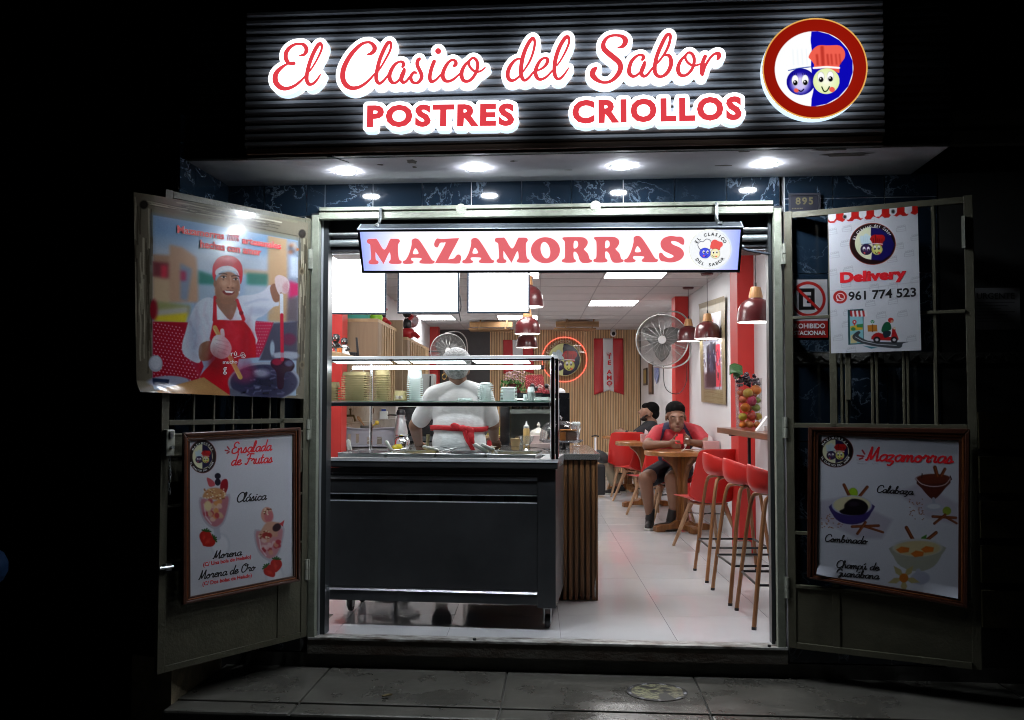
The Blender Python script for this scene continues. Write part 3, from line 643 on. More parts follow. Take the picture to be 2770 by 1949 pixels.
# ---- round emblem (the shop's two chef-hat faces), drawn in the coordinates of the photograph's detail
def faces(cv, ox, oy, s, dim=False, ring=True):
    def P(l): return [(ox+x*s, oy+y*s) for x, y in l]
    def E(x, y, a, q, c, **k): cv.ell(ox+x*s, oy+y*s, a*s, q*s, c, **k)
    # hats
    if dim: cv.poly(P([(500,800),(470,700),(450,600),(490,540),(560,560),(600,500),(680,480),(740,540),(790,580),(800,700),(800,790)]), 'cfe6f0', soft=20*s, sm=4)
    for x in (560, 620, 680, 740): cv.line(P([(x, 560), (x+10, 760)]), 10*s, 'dfeef6' if not dim else 'a9c9d8', soft=14*s, al=.6)
    cv.line(P([(500,832),(640,805),(810,790)]), 12*s, '1c3fa0')
    cv.poly(P([(770,655),(830,560),(910,510),(1040,515),(1180,520),(1245,590),(1248,680),(1190,760),(1175,800),(1170,880),(1100,850),(1000,815),(850,820),(840,760),(800,700)]), 'f0604f' if not dim else 'c01818', sm=5)
    for x, w_ in ((880, 30), (950, 46), (1020, 26), (1070, 20), (1130, 18), (1180, 16)): cv.line(P([(x, 540 if w_ > 40 else 640), (x+10, 760)]), w_*s, 'b02a20' if not dim else '6a0808', soft=26*s, al=.75)
    cv.line(P([(835,808),(1000,798),(1172,815)]), 26*s, 'ffffff')
    # dark face
    E(662, 985, 190, 176, '3a2ad0' if not dim else '51206e', col2='100a8c' if not dim else '1a0a30')
    if not dim: E(655, 1010, 110, 110, 'e8e0ff', soft=90*s, al=.9)
    # pale face
    E(1000, 985, 175, 170, 'fffff0' if not dim else 'ecea90', col2='e2f0a8' if not dim else 'd0cc60')
    for x, y in ((587, 965), (720, 965), (930, 930), (1055, 925)):
        E(x, y, 46, 70, '888888'); E(x, y, 43, 67, 'ffffff'); E(x+2, y+32, 30, 34, '0a0a0a'); E(x-6, y+20, 9, 10, 'ffffff')
    for x in (560, 585, 610, 690, 715, 740): cv.line(P([(x, 895), (x-8, 870)]), 6*s, '0c0840')
    cv.line(P([(630,1095),(665,1112),(700,1085)]), 16*s, '05052a', sm=3); E(600, 1098, 32, 26, 'f0604f', rot=20)
    cv.line(P([(940,1060),(970,1120),(1010,1110),(1040,1060)]), 16*s, '0f2a10', sm=3); E(1075, 1098, 38, 34, 'f0604f', rot=20)
def emblem_cv(k=.35, ring='8c1206', gold='f6c060', dim=False, left='ffffff', right='0c08b4'):
    cv = Cv(1664, 1615, k, '101010'); cx, cy = 850, 812
    cv.ell(cx, cy, 700, 700*.955, gold); cv.ell(cx, cy, 680, 680*.953, ring, col2=ring)
    if not dim: cv.ell(cx, cy, 640, 610, 'a01a0c', soft=200, al=.35)
    cv.ell(838, 817, 521, 497, left)
    cv.poly([(812,322),(900,325),(1040,365),(1180,450),(1290,580),(1350,730),(1350,880),(1290,1060),(1160,1200),(1000,1285),(850,1312),(796,1312),(800,1220),(825,1120),(830,1080),(800,780),(812,560),(798,440)], right)
    faces(cv, 0, 0, 1, dim); return cv
em = thing('round_emblem', 'large round lit emblem with two chef-hat faces in a dark red ring', 'sign')
pc = onY(2030+850/4.894, 20+812/4.894, YF); rx_ = (onY(2030+1547/4.894, 185, YF)-onY(2030+152/4.894, 185, YF)).x/2; rz_ = abs((onY(2204, 20+146/4.894, YF)-onY(2204, 20+1480/4.894, YF)).z)/2
R_ = rz_; RX = rx_
b = B(); n_ = 72
b.prism([(pc.x+RX*math.cos(2*PI*k/n_), YF, pc.z+R_*math.sin(2*PI*k/n_)) for k in range(n_)], (0, .052, 0)); obj('drum', b, side_w, em, smooth=30)
print_sheet('emblem_face', emblem_cv(.3), [(150, 146), (1549, 146), (1549, 1479), (150, 1479)], [(pc.x-RX, YF-.002, pc.z+R_), (pc.x+RX, YF-.002, pc.z+R_), (pc.x+RX, YF-.002, pc.z-R_), (pc.x-RX, YF-.002, pc.z-R_)], 240, 230, attr_mat('emblem_print', .4, 1.0), em, disc=True)
# ================================================================== door frame, shutter box, gate leaves
df = thing('door_frame', 'grey green painted steel frame round the open shop doorway', 'door frame')
XL, XR = -1.49, .975
def part(nm, m, par, fn, **k): b = B(); fn(b); return obj(nm, b, m, par, **k)
part('jamb', gate_m, df, lambda b: b.box(XL+.005, XL+.045, -.03, .02, .0, 2.222, bev=.003))
part('jamb', gate_m, df, lambda b: b.box(XR-.047, XR-.007, -.03, .02, .0, 2.222, bev=.003))
za, zb = onY(1470, 572-14+8, -.02).z, 0
r1t, r1b, r2t, r2b = (onY(895, y, -.02).z for y in (562, 571.5, 576.5, 594.2))
part('top_rail', gate_m, df, lambda b: b.box(XL+.046, XR-.048, -.028, .012, r1b, r1t, bev=.002))
part('top_rail', gate_m, df, lambda b: b.box(XL+.046, XR-.048, -.032, .012, r2b, r2t, bev=.002))
part('head_channel', blackm, df, lambda b: b.box(XL+.0, XR-.0, -.012, .05, 2.2235, 2.236))
for px, py in ((1247, 564), (1611, 556)):
    q = onY(px, py, -.03); part('weld_tab', gate_m, df, lambda b: b.cyl((q.x, -.035, q.z-.004), (q.x, -.02, q.z-.004), .028, n=14), smooth=30)
sill_m = mat('sill_paint', (.5, .5, .48), .45, nz=.75, nscale=20, stretch=(.35, 1, 1), col2=(.07, .05, .035), bump=.35, bscale=40)
part('sill_plate', sill_m, df, lambda b: b.box(XL+.01, XR+.0, -.034, .06, -.012, .0015, bev=.002))
part('sill_face', mat('sill_face', (.10, .095, .08), .6, nz=.6, nscale=16, stretch=(.4, 1, 1), col2=(.05, .03, .02), bump=.5), df, lambda b: b.box(XL+.01, XR+.0, -.031, -.001, -.083, -.0125))
for px in (1284, 2132): q = onY(min(px, 2080), 1735, -.01); part('sill_bolt', blackm, df, lambda b: b.cyl((q.x, -.02, .0), (q.x, -.02, .012), .009, n=8))
# reveals and roller shutter housing
sh = thing('roller_shutter', 'dark rolled metal shutter with two pale pipes inside the door head', 'shutter')
part('housing', blackm, sh, lambda b: b.box(XL+.046, XR-.048, .08, .36, 2.04, 2.34))
part('pipe', rail_m, sh, lambda b: b.cyl((XL+.05, .045, 2.128), (XR-.05, .045, 2.128), .0095, n=10), smooth=True)
part('curved_slat', mat('slat_grey', (.28, .31, .31), .3, .5), sh, lambda b: b.cyl((XL+.05, .07, 2.085), (XR-.05, .07, 2.085), .019, n=14), smooth=True)
part('guide_rail', mat('guide', (.05, .055, .06), .35, .5), sh, lambda b: b.box(XL+.046, XL+.082, .03, .12, 0, 2.2))
part('guide_rail', mat('guide'), sh, lambda b: b.box(XR-.066, XR-.05, .03, .10, 0.002, 2.2))
part('bottom_bar', mat('bar_w', (.5, .52, .53), .4), sh, lambda b: b.box(XL+.083, XR-.067, .09, .11, 2.028, 2.038))
part('guide_seal', mat('seal_w', (.45, .47, .5), .3, .3), sh, lambda b: b.box(XL+.046, XL+.056, .022, .029, 0, 2.2))
rev = thing('door_reveal', None, None); rev['kind'] = 'structure'
part('left_cheek', mat('reveal_dark', (.04, .04, .045), .5), rev, lambda b: b.box(XL-.25, XL+.04, .125, .21, -.02, 2.4))
part('right_cheek', mat('reveal_dark'), rev, lambda b: b.box(XR-.045, XR+.3, .105, .21, -.02, 2.4))
part('head', mat('reveal_dark'), rev, lambda b: b.box(XL+.041, XR-.046, .37, .4, 2.045, 2.6))
# ---- gate leaves: local x from hinge outwards along the leaf, y thickness, z up
def leaf_frame(h, o): d = (V(o)-V(h)); d.z = 0; L = d.length; d.normalize(); M = Matrix((d, V((-d.y, d.x, 0)), V((0, 0, 1)))).transposed().to_4x4(); M.translation = V((h[0], h[1], 0)); return M, L
ML, LL = leaf_frame((-1.493, -.034, 0), (-1.950, -.785, 0))
MR, LR = leaf_frame((.980, -.034, 0), (1.780, -.375, 0))
def onP(px, py, M, off=0.):        # photo pixel -> point of the plane of M (local x, z), plane local y = off
    n = M.to_3x3() @ V((0, 1, 0)); o = M @ V((0, off, 0)); d = ray(px, py); t = (o-CAM_P).dot(n)/d.dot(n); return M.inverted() @ (CAM_P+d*t)
def lx(px, py, M): return onP(px, py, M).x
def lz_(px, py, M): return onP(px, py, M).z
g1 = thing('gate_leaf', 'open left gate leaf of painted steel bars with posters', 'gate'); g1.matrix_world = ML.copy()
g2 = thing('gate_leaf', 'open right gate leaf of painted steel bars with posters', 'gate'); g2.matrix_world = MR.copy()
def angle_bar(g, x0, x1, z0, z1, nm='frame_bar', m=None, y0=-.012, y1=.012): b = B(); b.box(x0, x1, y0, y1, z0, z1, bev=.002); return obj(nm, b, m or gate_d, g)
# leaf side: for the left leaf local +y points to ... ; panels sit on the far side from the camera
for g, M, L, sgn in ((g1, ML, LL, 1), (g2, MR, LR, -1)):
    top = 2.198; bot = .006
    s = 1 if (M.inverted() @ CAM_P).y < 0 else -1      # side away from the street
    stile = .04
    angle_bar(g, 0.0, stile, bot, top, 'hinge_stile'); angle_bar(g, L-stile, L, bot, top, 'lock_stile')
    angle_bar(g, stile, L-stile, top-.035, top-.004); angle_bar(g, stile, L-stile, bot, bot+.03, y0=-.02, y1=.012)
    b = B(); b.box(stile, L-stile, .013 if s > 0 else -.035, .035 if s > 0 else -.013, top-.006, top); obj('top_flange', b, gate_m, g)
zz = lambda M, pts: [lz_(a, q, M) for a, q in pts]
# left leaf bars
v2 = .165; angle_bar(g1, v2, v2+.03, .03, 2.16, 'stile'); 
for k in range(5): x = .255+k*.112; b = B(); b.cyl((x, 0, 1.08), (x, 0, 2.165), .0085, n=6); obj('bar', b, gate_d, g1)
midz = lz_(520, 1143, ML)
angle_bar(g1, .04, LL-.04, midz-.012, midz+.012, y0=-.02, y1=.012)
angle_bar(g1, .04, LL-.04, midz-.06, midz-.05); 
for z in (.50, .75, .98): angle_bar(g1, .04, LL-.04, z-.006, z+.006)
angle_bar(g1, .04, LL-.04, 1.78, 1.80)
b = B(); b.box(.04, LL-.04, .004, .007, .03, .455); obj('kick_panel', b, gate_d, g1)
b = B(); b.box(.04, LL-.04, .0035, .0065, .86, midz-.055); obj('lock_panel', b, gate_d, g1)
for k in range(5): b = B(); b.box(.22+k*.13, .325+k*.13, .006, .009, 2.05, 2.155); obj('top_plate', b, mat('glossy_plate', (.35, .36, .33), .12, nz=.4, nscale=40, bump=1., bscale=60), g1)
# lock, chain and latch on the outer stile
b = B(); b.box(LL-.05, LL-.005, .012, .045, .98, 1.10, bev=.006); obj('lock_body', b, hinge_m, g1)
b = B(); b.box(LL-.035, LL-.02, .045, .052, 1.06, 1.09); b.cyl((LL-.03, .06, 1.02), (LL-.03, .045, 1.02), .008); obj('lock_plate', b, galv, g1)
for k in range(11): b = B(); c = V((LL-.035+.003*math.sin(k), +.03, .975-k*.016)); b.tube([c+V((.005*math.cos(t) if k % 2 else 0, 0 if k % 2 else .005*math.cos(t), .011*math.sin(t))) for t in np.linspace(0, 2*PI, 9)[:-1]], .0016, 5, closed=True); obj('chain_link', b, galv, g1)
b = B(); b.cyl((LL-.06, .03, .48), (LL+.01, .03, .48), .008); b.box(LL-.05, LL-.02, .012, .035, .465, .495); obj('latch_bolt', b, galv, g1)
# right leaf
angle_bar(g2, .215, .25, .03, 2.16, 'stile'); angle_bar(g2, .29, .315, 1.24, 2.16, 'stile')
mz = lz_(2400, 1154, MR); 
for k, px in enumerate((2277, 2290, 2360, 2372, 2445, 2456, 2532)):
    x = lx(px, 1000, MR); b = B(); b.cyl((x, 0, mz), (x, 0, 2.165), .0082 if k < 6 else .011, n=6); obj('bar', b, gate_d, g2)
angle_bar(g2, .04, LR-.04, mz-.012, mz+.012, y0=-.012, y1=.02)
for px, py in ((2150, 861), (2150, 1441), (2150, 1585)):
    z = lz_(px, py, MR); angle_bar(g2, .04, LR-.04, z-.008, z+.008, y0=-.018, y1=.012)
b = B(); b.box(.04, LR-.04, -.006, -.003, .03, lz_(2150, 1590, MR)); obj('kick_panel', b, gate_d, g2)
b = B(); b.box(LR-.05, LR-.035, -.03, -.012, 1.95, 2.1); obj('lock_plate', b, hinge_m, g2)
# hinges on the frame
for x, sg in ((XL+.002, 1), (XR-.001, -1)):
    for z in (1.98, 1.08, .35) if sg > 0 else (1.98, 1.10, .30):
        b = B(); b.cyl((x, -.048, z-.05), (x, -.048, z+.0), .011, n=10); b.cyl((x, -.048, z+.004), (x, -.048, z+.055), .011, n=10); b.box(x-.016, x+.016, -.045, -.035, z-.05, z+.055); obj('hinge', b, hinge_m, df, smooth=True)
# ================================================================== hanging lightbox MAZAMORRAS
TL, TR_, BRr, BLl = onY(966.5, 621, -.19), onY(2013, 616.5, -.19), onY(1999, 735.8, -.075), onY(978.7, 740, -.075)
lbx = thing('lightbox_sign', 'tilted hanging lightbox reading MAZAMORRAS across the doorway', 'sign')
c_ = (TL+TR_+BRr+BLl)/4; xd = ((TR_-TL)+(BRr-BLl)).normalized(); yd = (TL+TR_-BLl-BRr).normalized(); MB = plane(c_, xd, yd)
hw = ((TR_-TL).length+(BRr-BLl).length)/4; hh = ((TL-BLl).length+(TR_-BRr).length)/4; th = .088; fr = .012
MBi = MB.inverted()
def onB(px, py, off=0.):
    n = MB.to_3x3() @ V((0, 0, 1)); o = MB @ V((0, 0, off)); d = ray(px, py); t = (o-CAM_P).dot(n)/d.dot(n); return MBi @ (CAM_P+d*t)
al_m = mat('dark_aluminium', (.06, .07, .085), .35, .7); al_l = mat('bright_edge', (.5, .55, .62), .3, .8)
for x0, x1, y0, y1 in ((-hw, hw, hh-fr, hh), (-hw, hw, -hh, -hh+fr), (-hw, -hw+fr, -hh+fr, hh-fr), (hw-fr, hw, -hh+fr, hh-fr)):
    b = B(); b.box(x0, x1, y0, y1, -th, .0); b.xf(MB); obj('frame_side', b, al_m, lbx)
for x0, x1, y0, y1 in ((-hw, hw, hh-.004, hh+.0015), (-hw, hw, -hh-.0015, -hh+.003)):
    b = B(); b.box(x0, x1, y0, y1, -.012, .0015); b.xf(MB); obj('edge_trim', b, al_l, lbx)
for x0 in (-hw-.0015, hw-.004):
    b = B(); b.box(x0, x0+.0055, hh-.006, hh+.002, -th, .0); b.xf(MB); obj('corner_trim', b, al_l, lbx)
b = B(); b.box(-hw+fr, hw-fr, -hh+fr, hh-fr, -th, -th+.004); b.xf(MB); obj('back_plate', b, al_m, lbx)
# lit acrylic face: brighter in front of the tubes, bluish at both ends (the tubes stop short)
fc = Cv(1000, 110, .3, 'ffffff'); X_ = np.linspace(0, 1, fc.W)[None, :]; Y_ = np.linspace(0, 1, fc.H)[:, None]
e_ = np.clip(np.minimum(X_, 1-X_)/.11, 0, 1)**.8*(1-.12*np.abs(Y_-.5)*2); fc.a[..., 0] = .62+.38*e_; fc.a[..., 1] = .68+.32*e_; fc.a[..., 2] = .95+.05*e_
cn = [MB @ V((-hw+fr, hh-fr, -.002)), MB @ V((hw-fr, hh-fr, -.002)), MB @ V((hw-fr, -hh+fr, -.002)), MB @ V((-hw+fr, -hh+fr, -.002))]
fm = attr_mat('acrylic_face', .2, 1.12); fm.cycles.emission_sampling = 'AUTO'
print_sheet('acrylic_face', fc, [(0, 0), (1000, 0), (1000, 110), (0, 110)], cn, 60, 10, fm, lbx)
Ap = [(590,135),(620,114),(655,116),(690,145),(760,250),(830,365),(862,382),(862,402),(830,415),(710,413),(680,398),(690,378),(706,365),(698,348),(600,345),(584,360),(592,378),(614,392),(600,412),(550,418),(500,416),(482,402),(490,382),(520,365),(560,290),(588,190)]
Ah = [(634,230),(672,292),(606,296)]
Mp = [(55,145),(70,122),(140,118),(178,128),(262,248),(330,128),(360,118),(430,120),(450,145),(440,168),(428,190),(428,280),(440,360),(470,385),(465,410),(430,418),(345,416),(315,400),(325,380),(338,360),(335,300),(318,288),(260,408),(245,405),(165,285),(158,290),(162,365),(190,385),(192,410),(160,422),(100,420),(76,405),(80,382),(100,365),(105,330),(98,230),(92,185),(65,170)]
Zp = [(892,114),(950,120),(1140,110),(1148,130),(1035,345),(1050,358),(1095,350),(1130,310),(1165,308),(1182,340),(1175,380),(1150,412),(1000,410),(885,408),(876,392),(990,180),(970,164),(930,168),(905,215),(885,220),(862,205),(860,165)]
Rp = [(175,110),(200,95),(370,93),(430,102),(465,135),(465,175),(440,215),(425,235),(470,285),(490,345),(515,358),(510,380),(460,392),(400,388),(370,350),(355,300),(330,265),(305,270),(308,335),(330,358),(328,378),(290,388),(210,388),(170,375),(175,352),(200,335),(205,260),(203,160),(195,135)]
Rh = [(308,150),(330,135),(352,150),(355,195),(330,222),(306,218)]
Sp = [(1305,190),(1310,140),(1350,100),(1420,80),(1490,88),(1530,88),(1560,100),(1578,130),(1575,175),(1550,180),(1500,150),(1450,138),(1425,150),(1450,180),(1530,215),(1570,260),(1570,310),(1530,355),(1460,382),(1400,385),(1350,375),(1310,368),(1288,330),(1290,280),(1320,275),(1350,310),(1400,335),(1445,325),(1450,305),(1400,280),(1335,245)]
def n5(l, dx=0, dy=0): return [(980+(x+dx)/4.415, 620+(y+dy)/4.415) for x, y in l]
def n6(l, dx=0, dy=0): return [(1480+(x+dx)/4.252, 620+(y+dy)/4.252) for x, y in l]
a3 = lambda l: [(1688.1+(x-1089.2)*1.058, 638.8+(y-645.8)*1.045) for x, y in n5(l)]
el = lambda cx, cy, rx, ry, rot=0: [(cx+rx*math.cos(t)*math.cos(rot)-ry*math.sin(t)*math.sin(rot), cy+rx*math.cos(t)*math.sin(rot)+ry*math.sin(t)*math.cos(rot)) for t in np.linspace(0, 2*PI, 17)[:-1]]
lb_red = mat('lightbox_red', (.8, .1, .1), .3, emit=.9, ecol=(.87, .165, .19)); ink = mat('ink', (.02, .02, .022), .6)
for grp in ([n5(Mp)], [n5(Ap), n5(Ah)], [n5(Zp)], [n5(Ap, 711, -6), n5(Ah, 711, -6)], [n5(Mp, 1528, -14)], [el(1475.5, 677.5, 39.5, 35.3), el(1475.4, 677.5, 12.5, 22.5, -.2)], [n6(Rp), n6(Rh)], [n6(Rp, 363, -3), n6(Rh, 363, -3)], [a3(Ap), a3(Ah)], [n6(Sp)]):
    lps = []
    for l in grp: lps.append([tuple(onB(x, y, .0).xy) for x, y in (catmull(l, 4, True))])
    loops_mesh('letter', lps, MB @ Matrix.Translation((0, 0, .0008)), .002, [lb_red], lbx)
# small emblem on the lightbox
sc_ = 4.252; q0, q1, q2, q3 = (onB(1480+x/sc_, 620+y/sc_) for x, y in ((1628, 0), (2118, 0), (2118, 465), (1628, 465)))
se = Cv(490, 465, 1.1, 'f7fbff'); se.ell(245, 233, 243, 230, 'c9c784'); se.ell(245, 233, 239, 226, 'f9fcff')
def sface(cv, ox, oy, s):
    P = lambda l: [(ox+x*s, oy+y*s) for x, y in l]
    cv.poly(P([(142,240),(110,205),(103,170),(130,140),(165,140),(200,112),(240,118),(262,150),(255,190),(245,235)]), '202850', sm=4); cv.poly(P([(146,234),(116,202),(109,172),(133,146),(167,146),(202,118),(237,124),(256,152),(249,188),(240,230)]), 'ffffff', sm=4)
    cv.poly(P([(252,220),(258,160),(275,128),(310,120),(345,138),(385,150),(393,185),(365,215),(352,240)]), 'f0605c', sm=4)
    cv.ell(ox+188*s, oy+275*s, 66*s, 62*s, '1a1c70'); cv.ell(ox+188*s, oy+275*s, 63*s, 59*s, '4a56e8')
    cv.ell(ox+306*s, oy+280*s, 56*s, 58*s, '333322'); cv.ell(ox+306*s, oy+280*s, 53*s, 55*s, 'fbf3c0')
    for x, y in ((173, 262), (218, 262), (283, 265), (322, 263)): cv.ell(ox+x*s, oy+y*s, 13*s, 18*s, 'ffffff'); cv.ell(ox+(x+3)*s, oy+(y+4)*s, 8*s, 11*s, '101018')
    cv.line(P([(180,308),(200,312),(213,296)]), 5*s, '101030', sm=3); cv.ell(ox+174*s, oy+306*s, 11*s, 8*s, 'f05060', rot=30)
    cv.line(P([(272,300),(290,318),(322,312)]), 5*s, '302010', sm=3); cv.ell(ox+318*s, oy+312*s, 11*s, 8*s, 'f06050')
sface(se, 0, 0, 1)
print_sheet('emblem', se, [(0, 0), (490, 0), (490, 465), (0, 465)], [MB @ V((q.x, q.y, .0012)) for q in (q0, q1, q2, q3)], 150, 150, attr_mat('acrylic_print', .2, .97), lbx, disc=True)
ec = (q0+q2)/2; er = (q1-q0).length/2; ME = MB @ Matrix.Translation((ec.x, ec.y, .0025))
arc_text('EL CLASICO', .023, ME, er*.78, 150, 32, ink, lbx, .03, sx=1.)
arc_text('DEL SABOR', .023, ME, er*.78, 222, 322, ink, lbx, .03, inward=True)
for px in (1030.5, 1938):
    q = onY(px, 575, -.035); e = MB @ V((onB(px, 600).x, hh+.001, -.05))
    b = B(); b.tube([(q.x, -.01, r2t+.012), (q.x, -.04, r2t+.014), (q.x, -.047, r2t-.01), (q.x, -.045, r2b), (q.x-.004, -.06, (r2b+e.z)/2), (q.x-.002, e.y, e.z+.004), (q.x+.012, e.y-.01, e.z+.004)], .009, 6); b.xf(Matrix.Identity(4)); obj('hook', b, galv, lbx, smooth=True)
b = B(); k0 = MB @ V((hw-.01, -.0, -th+.02)); b.tube(catmull([k0[:], (k0.x+.05, k0.y+.03, k0.z-.02), (XR-.05, .04, k0.z-.03)], 4), .007, 8); obj('cable', b, mat('cable_grey', (.06, .07, .09), .4), lbx, smooth=True)
b = B(); b.cyl((k0.x+.0, k0.y, k0.z), (k0.x+.03, k0.y+.01, k0.z-.006), .009); obj('cable_gland', b, al_l, lbx)
# ---- house number plate
hp = thing('house_number', 'small dark plaque with the number 895 on the blue tiles', 'sign')
a_, b_ = onY(2135, 527, -.01), onY(2217, 572, -.01); part('plate', mat('plaque', (.02, .02, .028), .3), hp, lambda b: b.box(a_.x, b_.x, -.014, -.001, b_.z, a_.z, bev=.003))
fr_m = mat('plaque_edge', (.05, .05, .06), .3, .4)
part('rim', fr_m, hp, lambda b: (b.box(a_.x-.004, b_.x+.004, -.018, -.0145, a_.z-.006, a_.z+.004), b.box(a_.x-.004, b_.x+.004, -.018, -.0145, b_.z-.004, b_.z+.006), b.box(a_.x-.004, a_.x+.006, -.0178, -.0145, b_.z+.0065, a_.z-.0065), b.box(b_.x-.006, b_.x+.004, -.0178, -.0145, b_.z+.0065, a_.z-.0065)))
text('895', .05, plane(((a_.x+b_.x)/2, -.0155, b_.z+.036), (1, 0, 0), (0, 0, 1)), mat('brass_dull', (.11, .095, .05), .5), hp, .03, space=1.3)
part('caption_strip', mat('brass_dull'), hp, lambda b: [b.box(a_.x+.012+k*.008, a_.x+.017+k*.008, -.0152, -.0141, b_.z+.012, b_.z+.018) for k in range(7)])
# ---- no-parking sign behind the right gate
ns = thing('no_parking_sign', 'white no parking sign with red ring behind the right gate', 'sign')
a_, b_ = onY(2131, 757, -.01), onY(2240, 862, -.01); cvn = Cv(109, 157, 2.2, 'dadade')
cvn.ell(56, 53, 48, 48, 'c8201c'); cvn.ell(56, 53, 40, 40, 'dadade'); text_e = (32, 26)
cvn.poly([(30, 24), (74, 24), (74, 82), (30, 82)], '101012'); cvn.poly([(42, 34), (64, 34), (64, 43), (52, 43), (52, 49), (62, 49), (62, 57), (52, 57), (52, 64), (64, 64), (64, 73), (42, 73)], 'dadade'); cvn.line([(24, 22), (88, 84)], 8, 'c8201c')
cvn.poly([(0, 112), (109, 112), (109, 157), (0, 157)], 'c8201c')
d_ = onY(2131, 914, -.01).z
print_sheet('sheet', cvn, [(0, 0), (109, 0), (109, 157), (0, 157)], [(a_.x, -.004, a_.z), (b_.x, -.004, a_.z), (b_.x, -.004, d_), (a_.x, -.004, d_)], 110, 150, attr_mat('sign_print', .35), ns, dark=.42)
wh = mat('print_white', (.55, .55, .57), .5)
text('PROHIBIDO', .034, plane(((a_.x+b_.x)/2, -.006, d_+.048), (1, 0, 0), (0, 0, 1)), wh, ns, .02, sx=.95); text('ESTACIONAR', .03, plane(((a_.x+b_.x)/2, -.006, d_+.014), (1, 0, 0), (0, 0, 1)), wh, ns, .02, sx=.95)
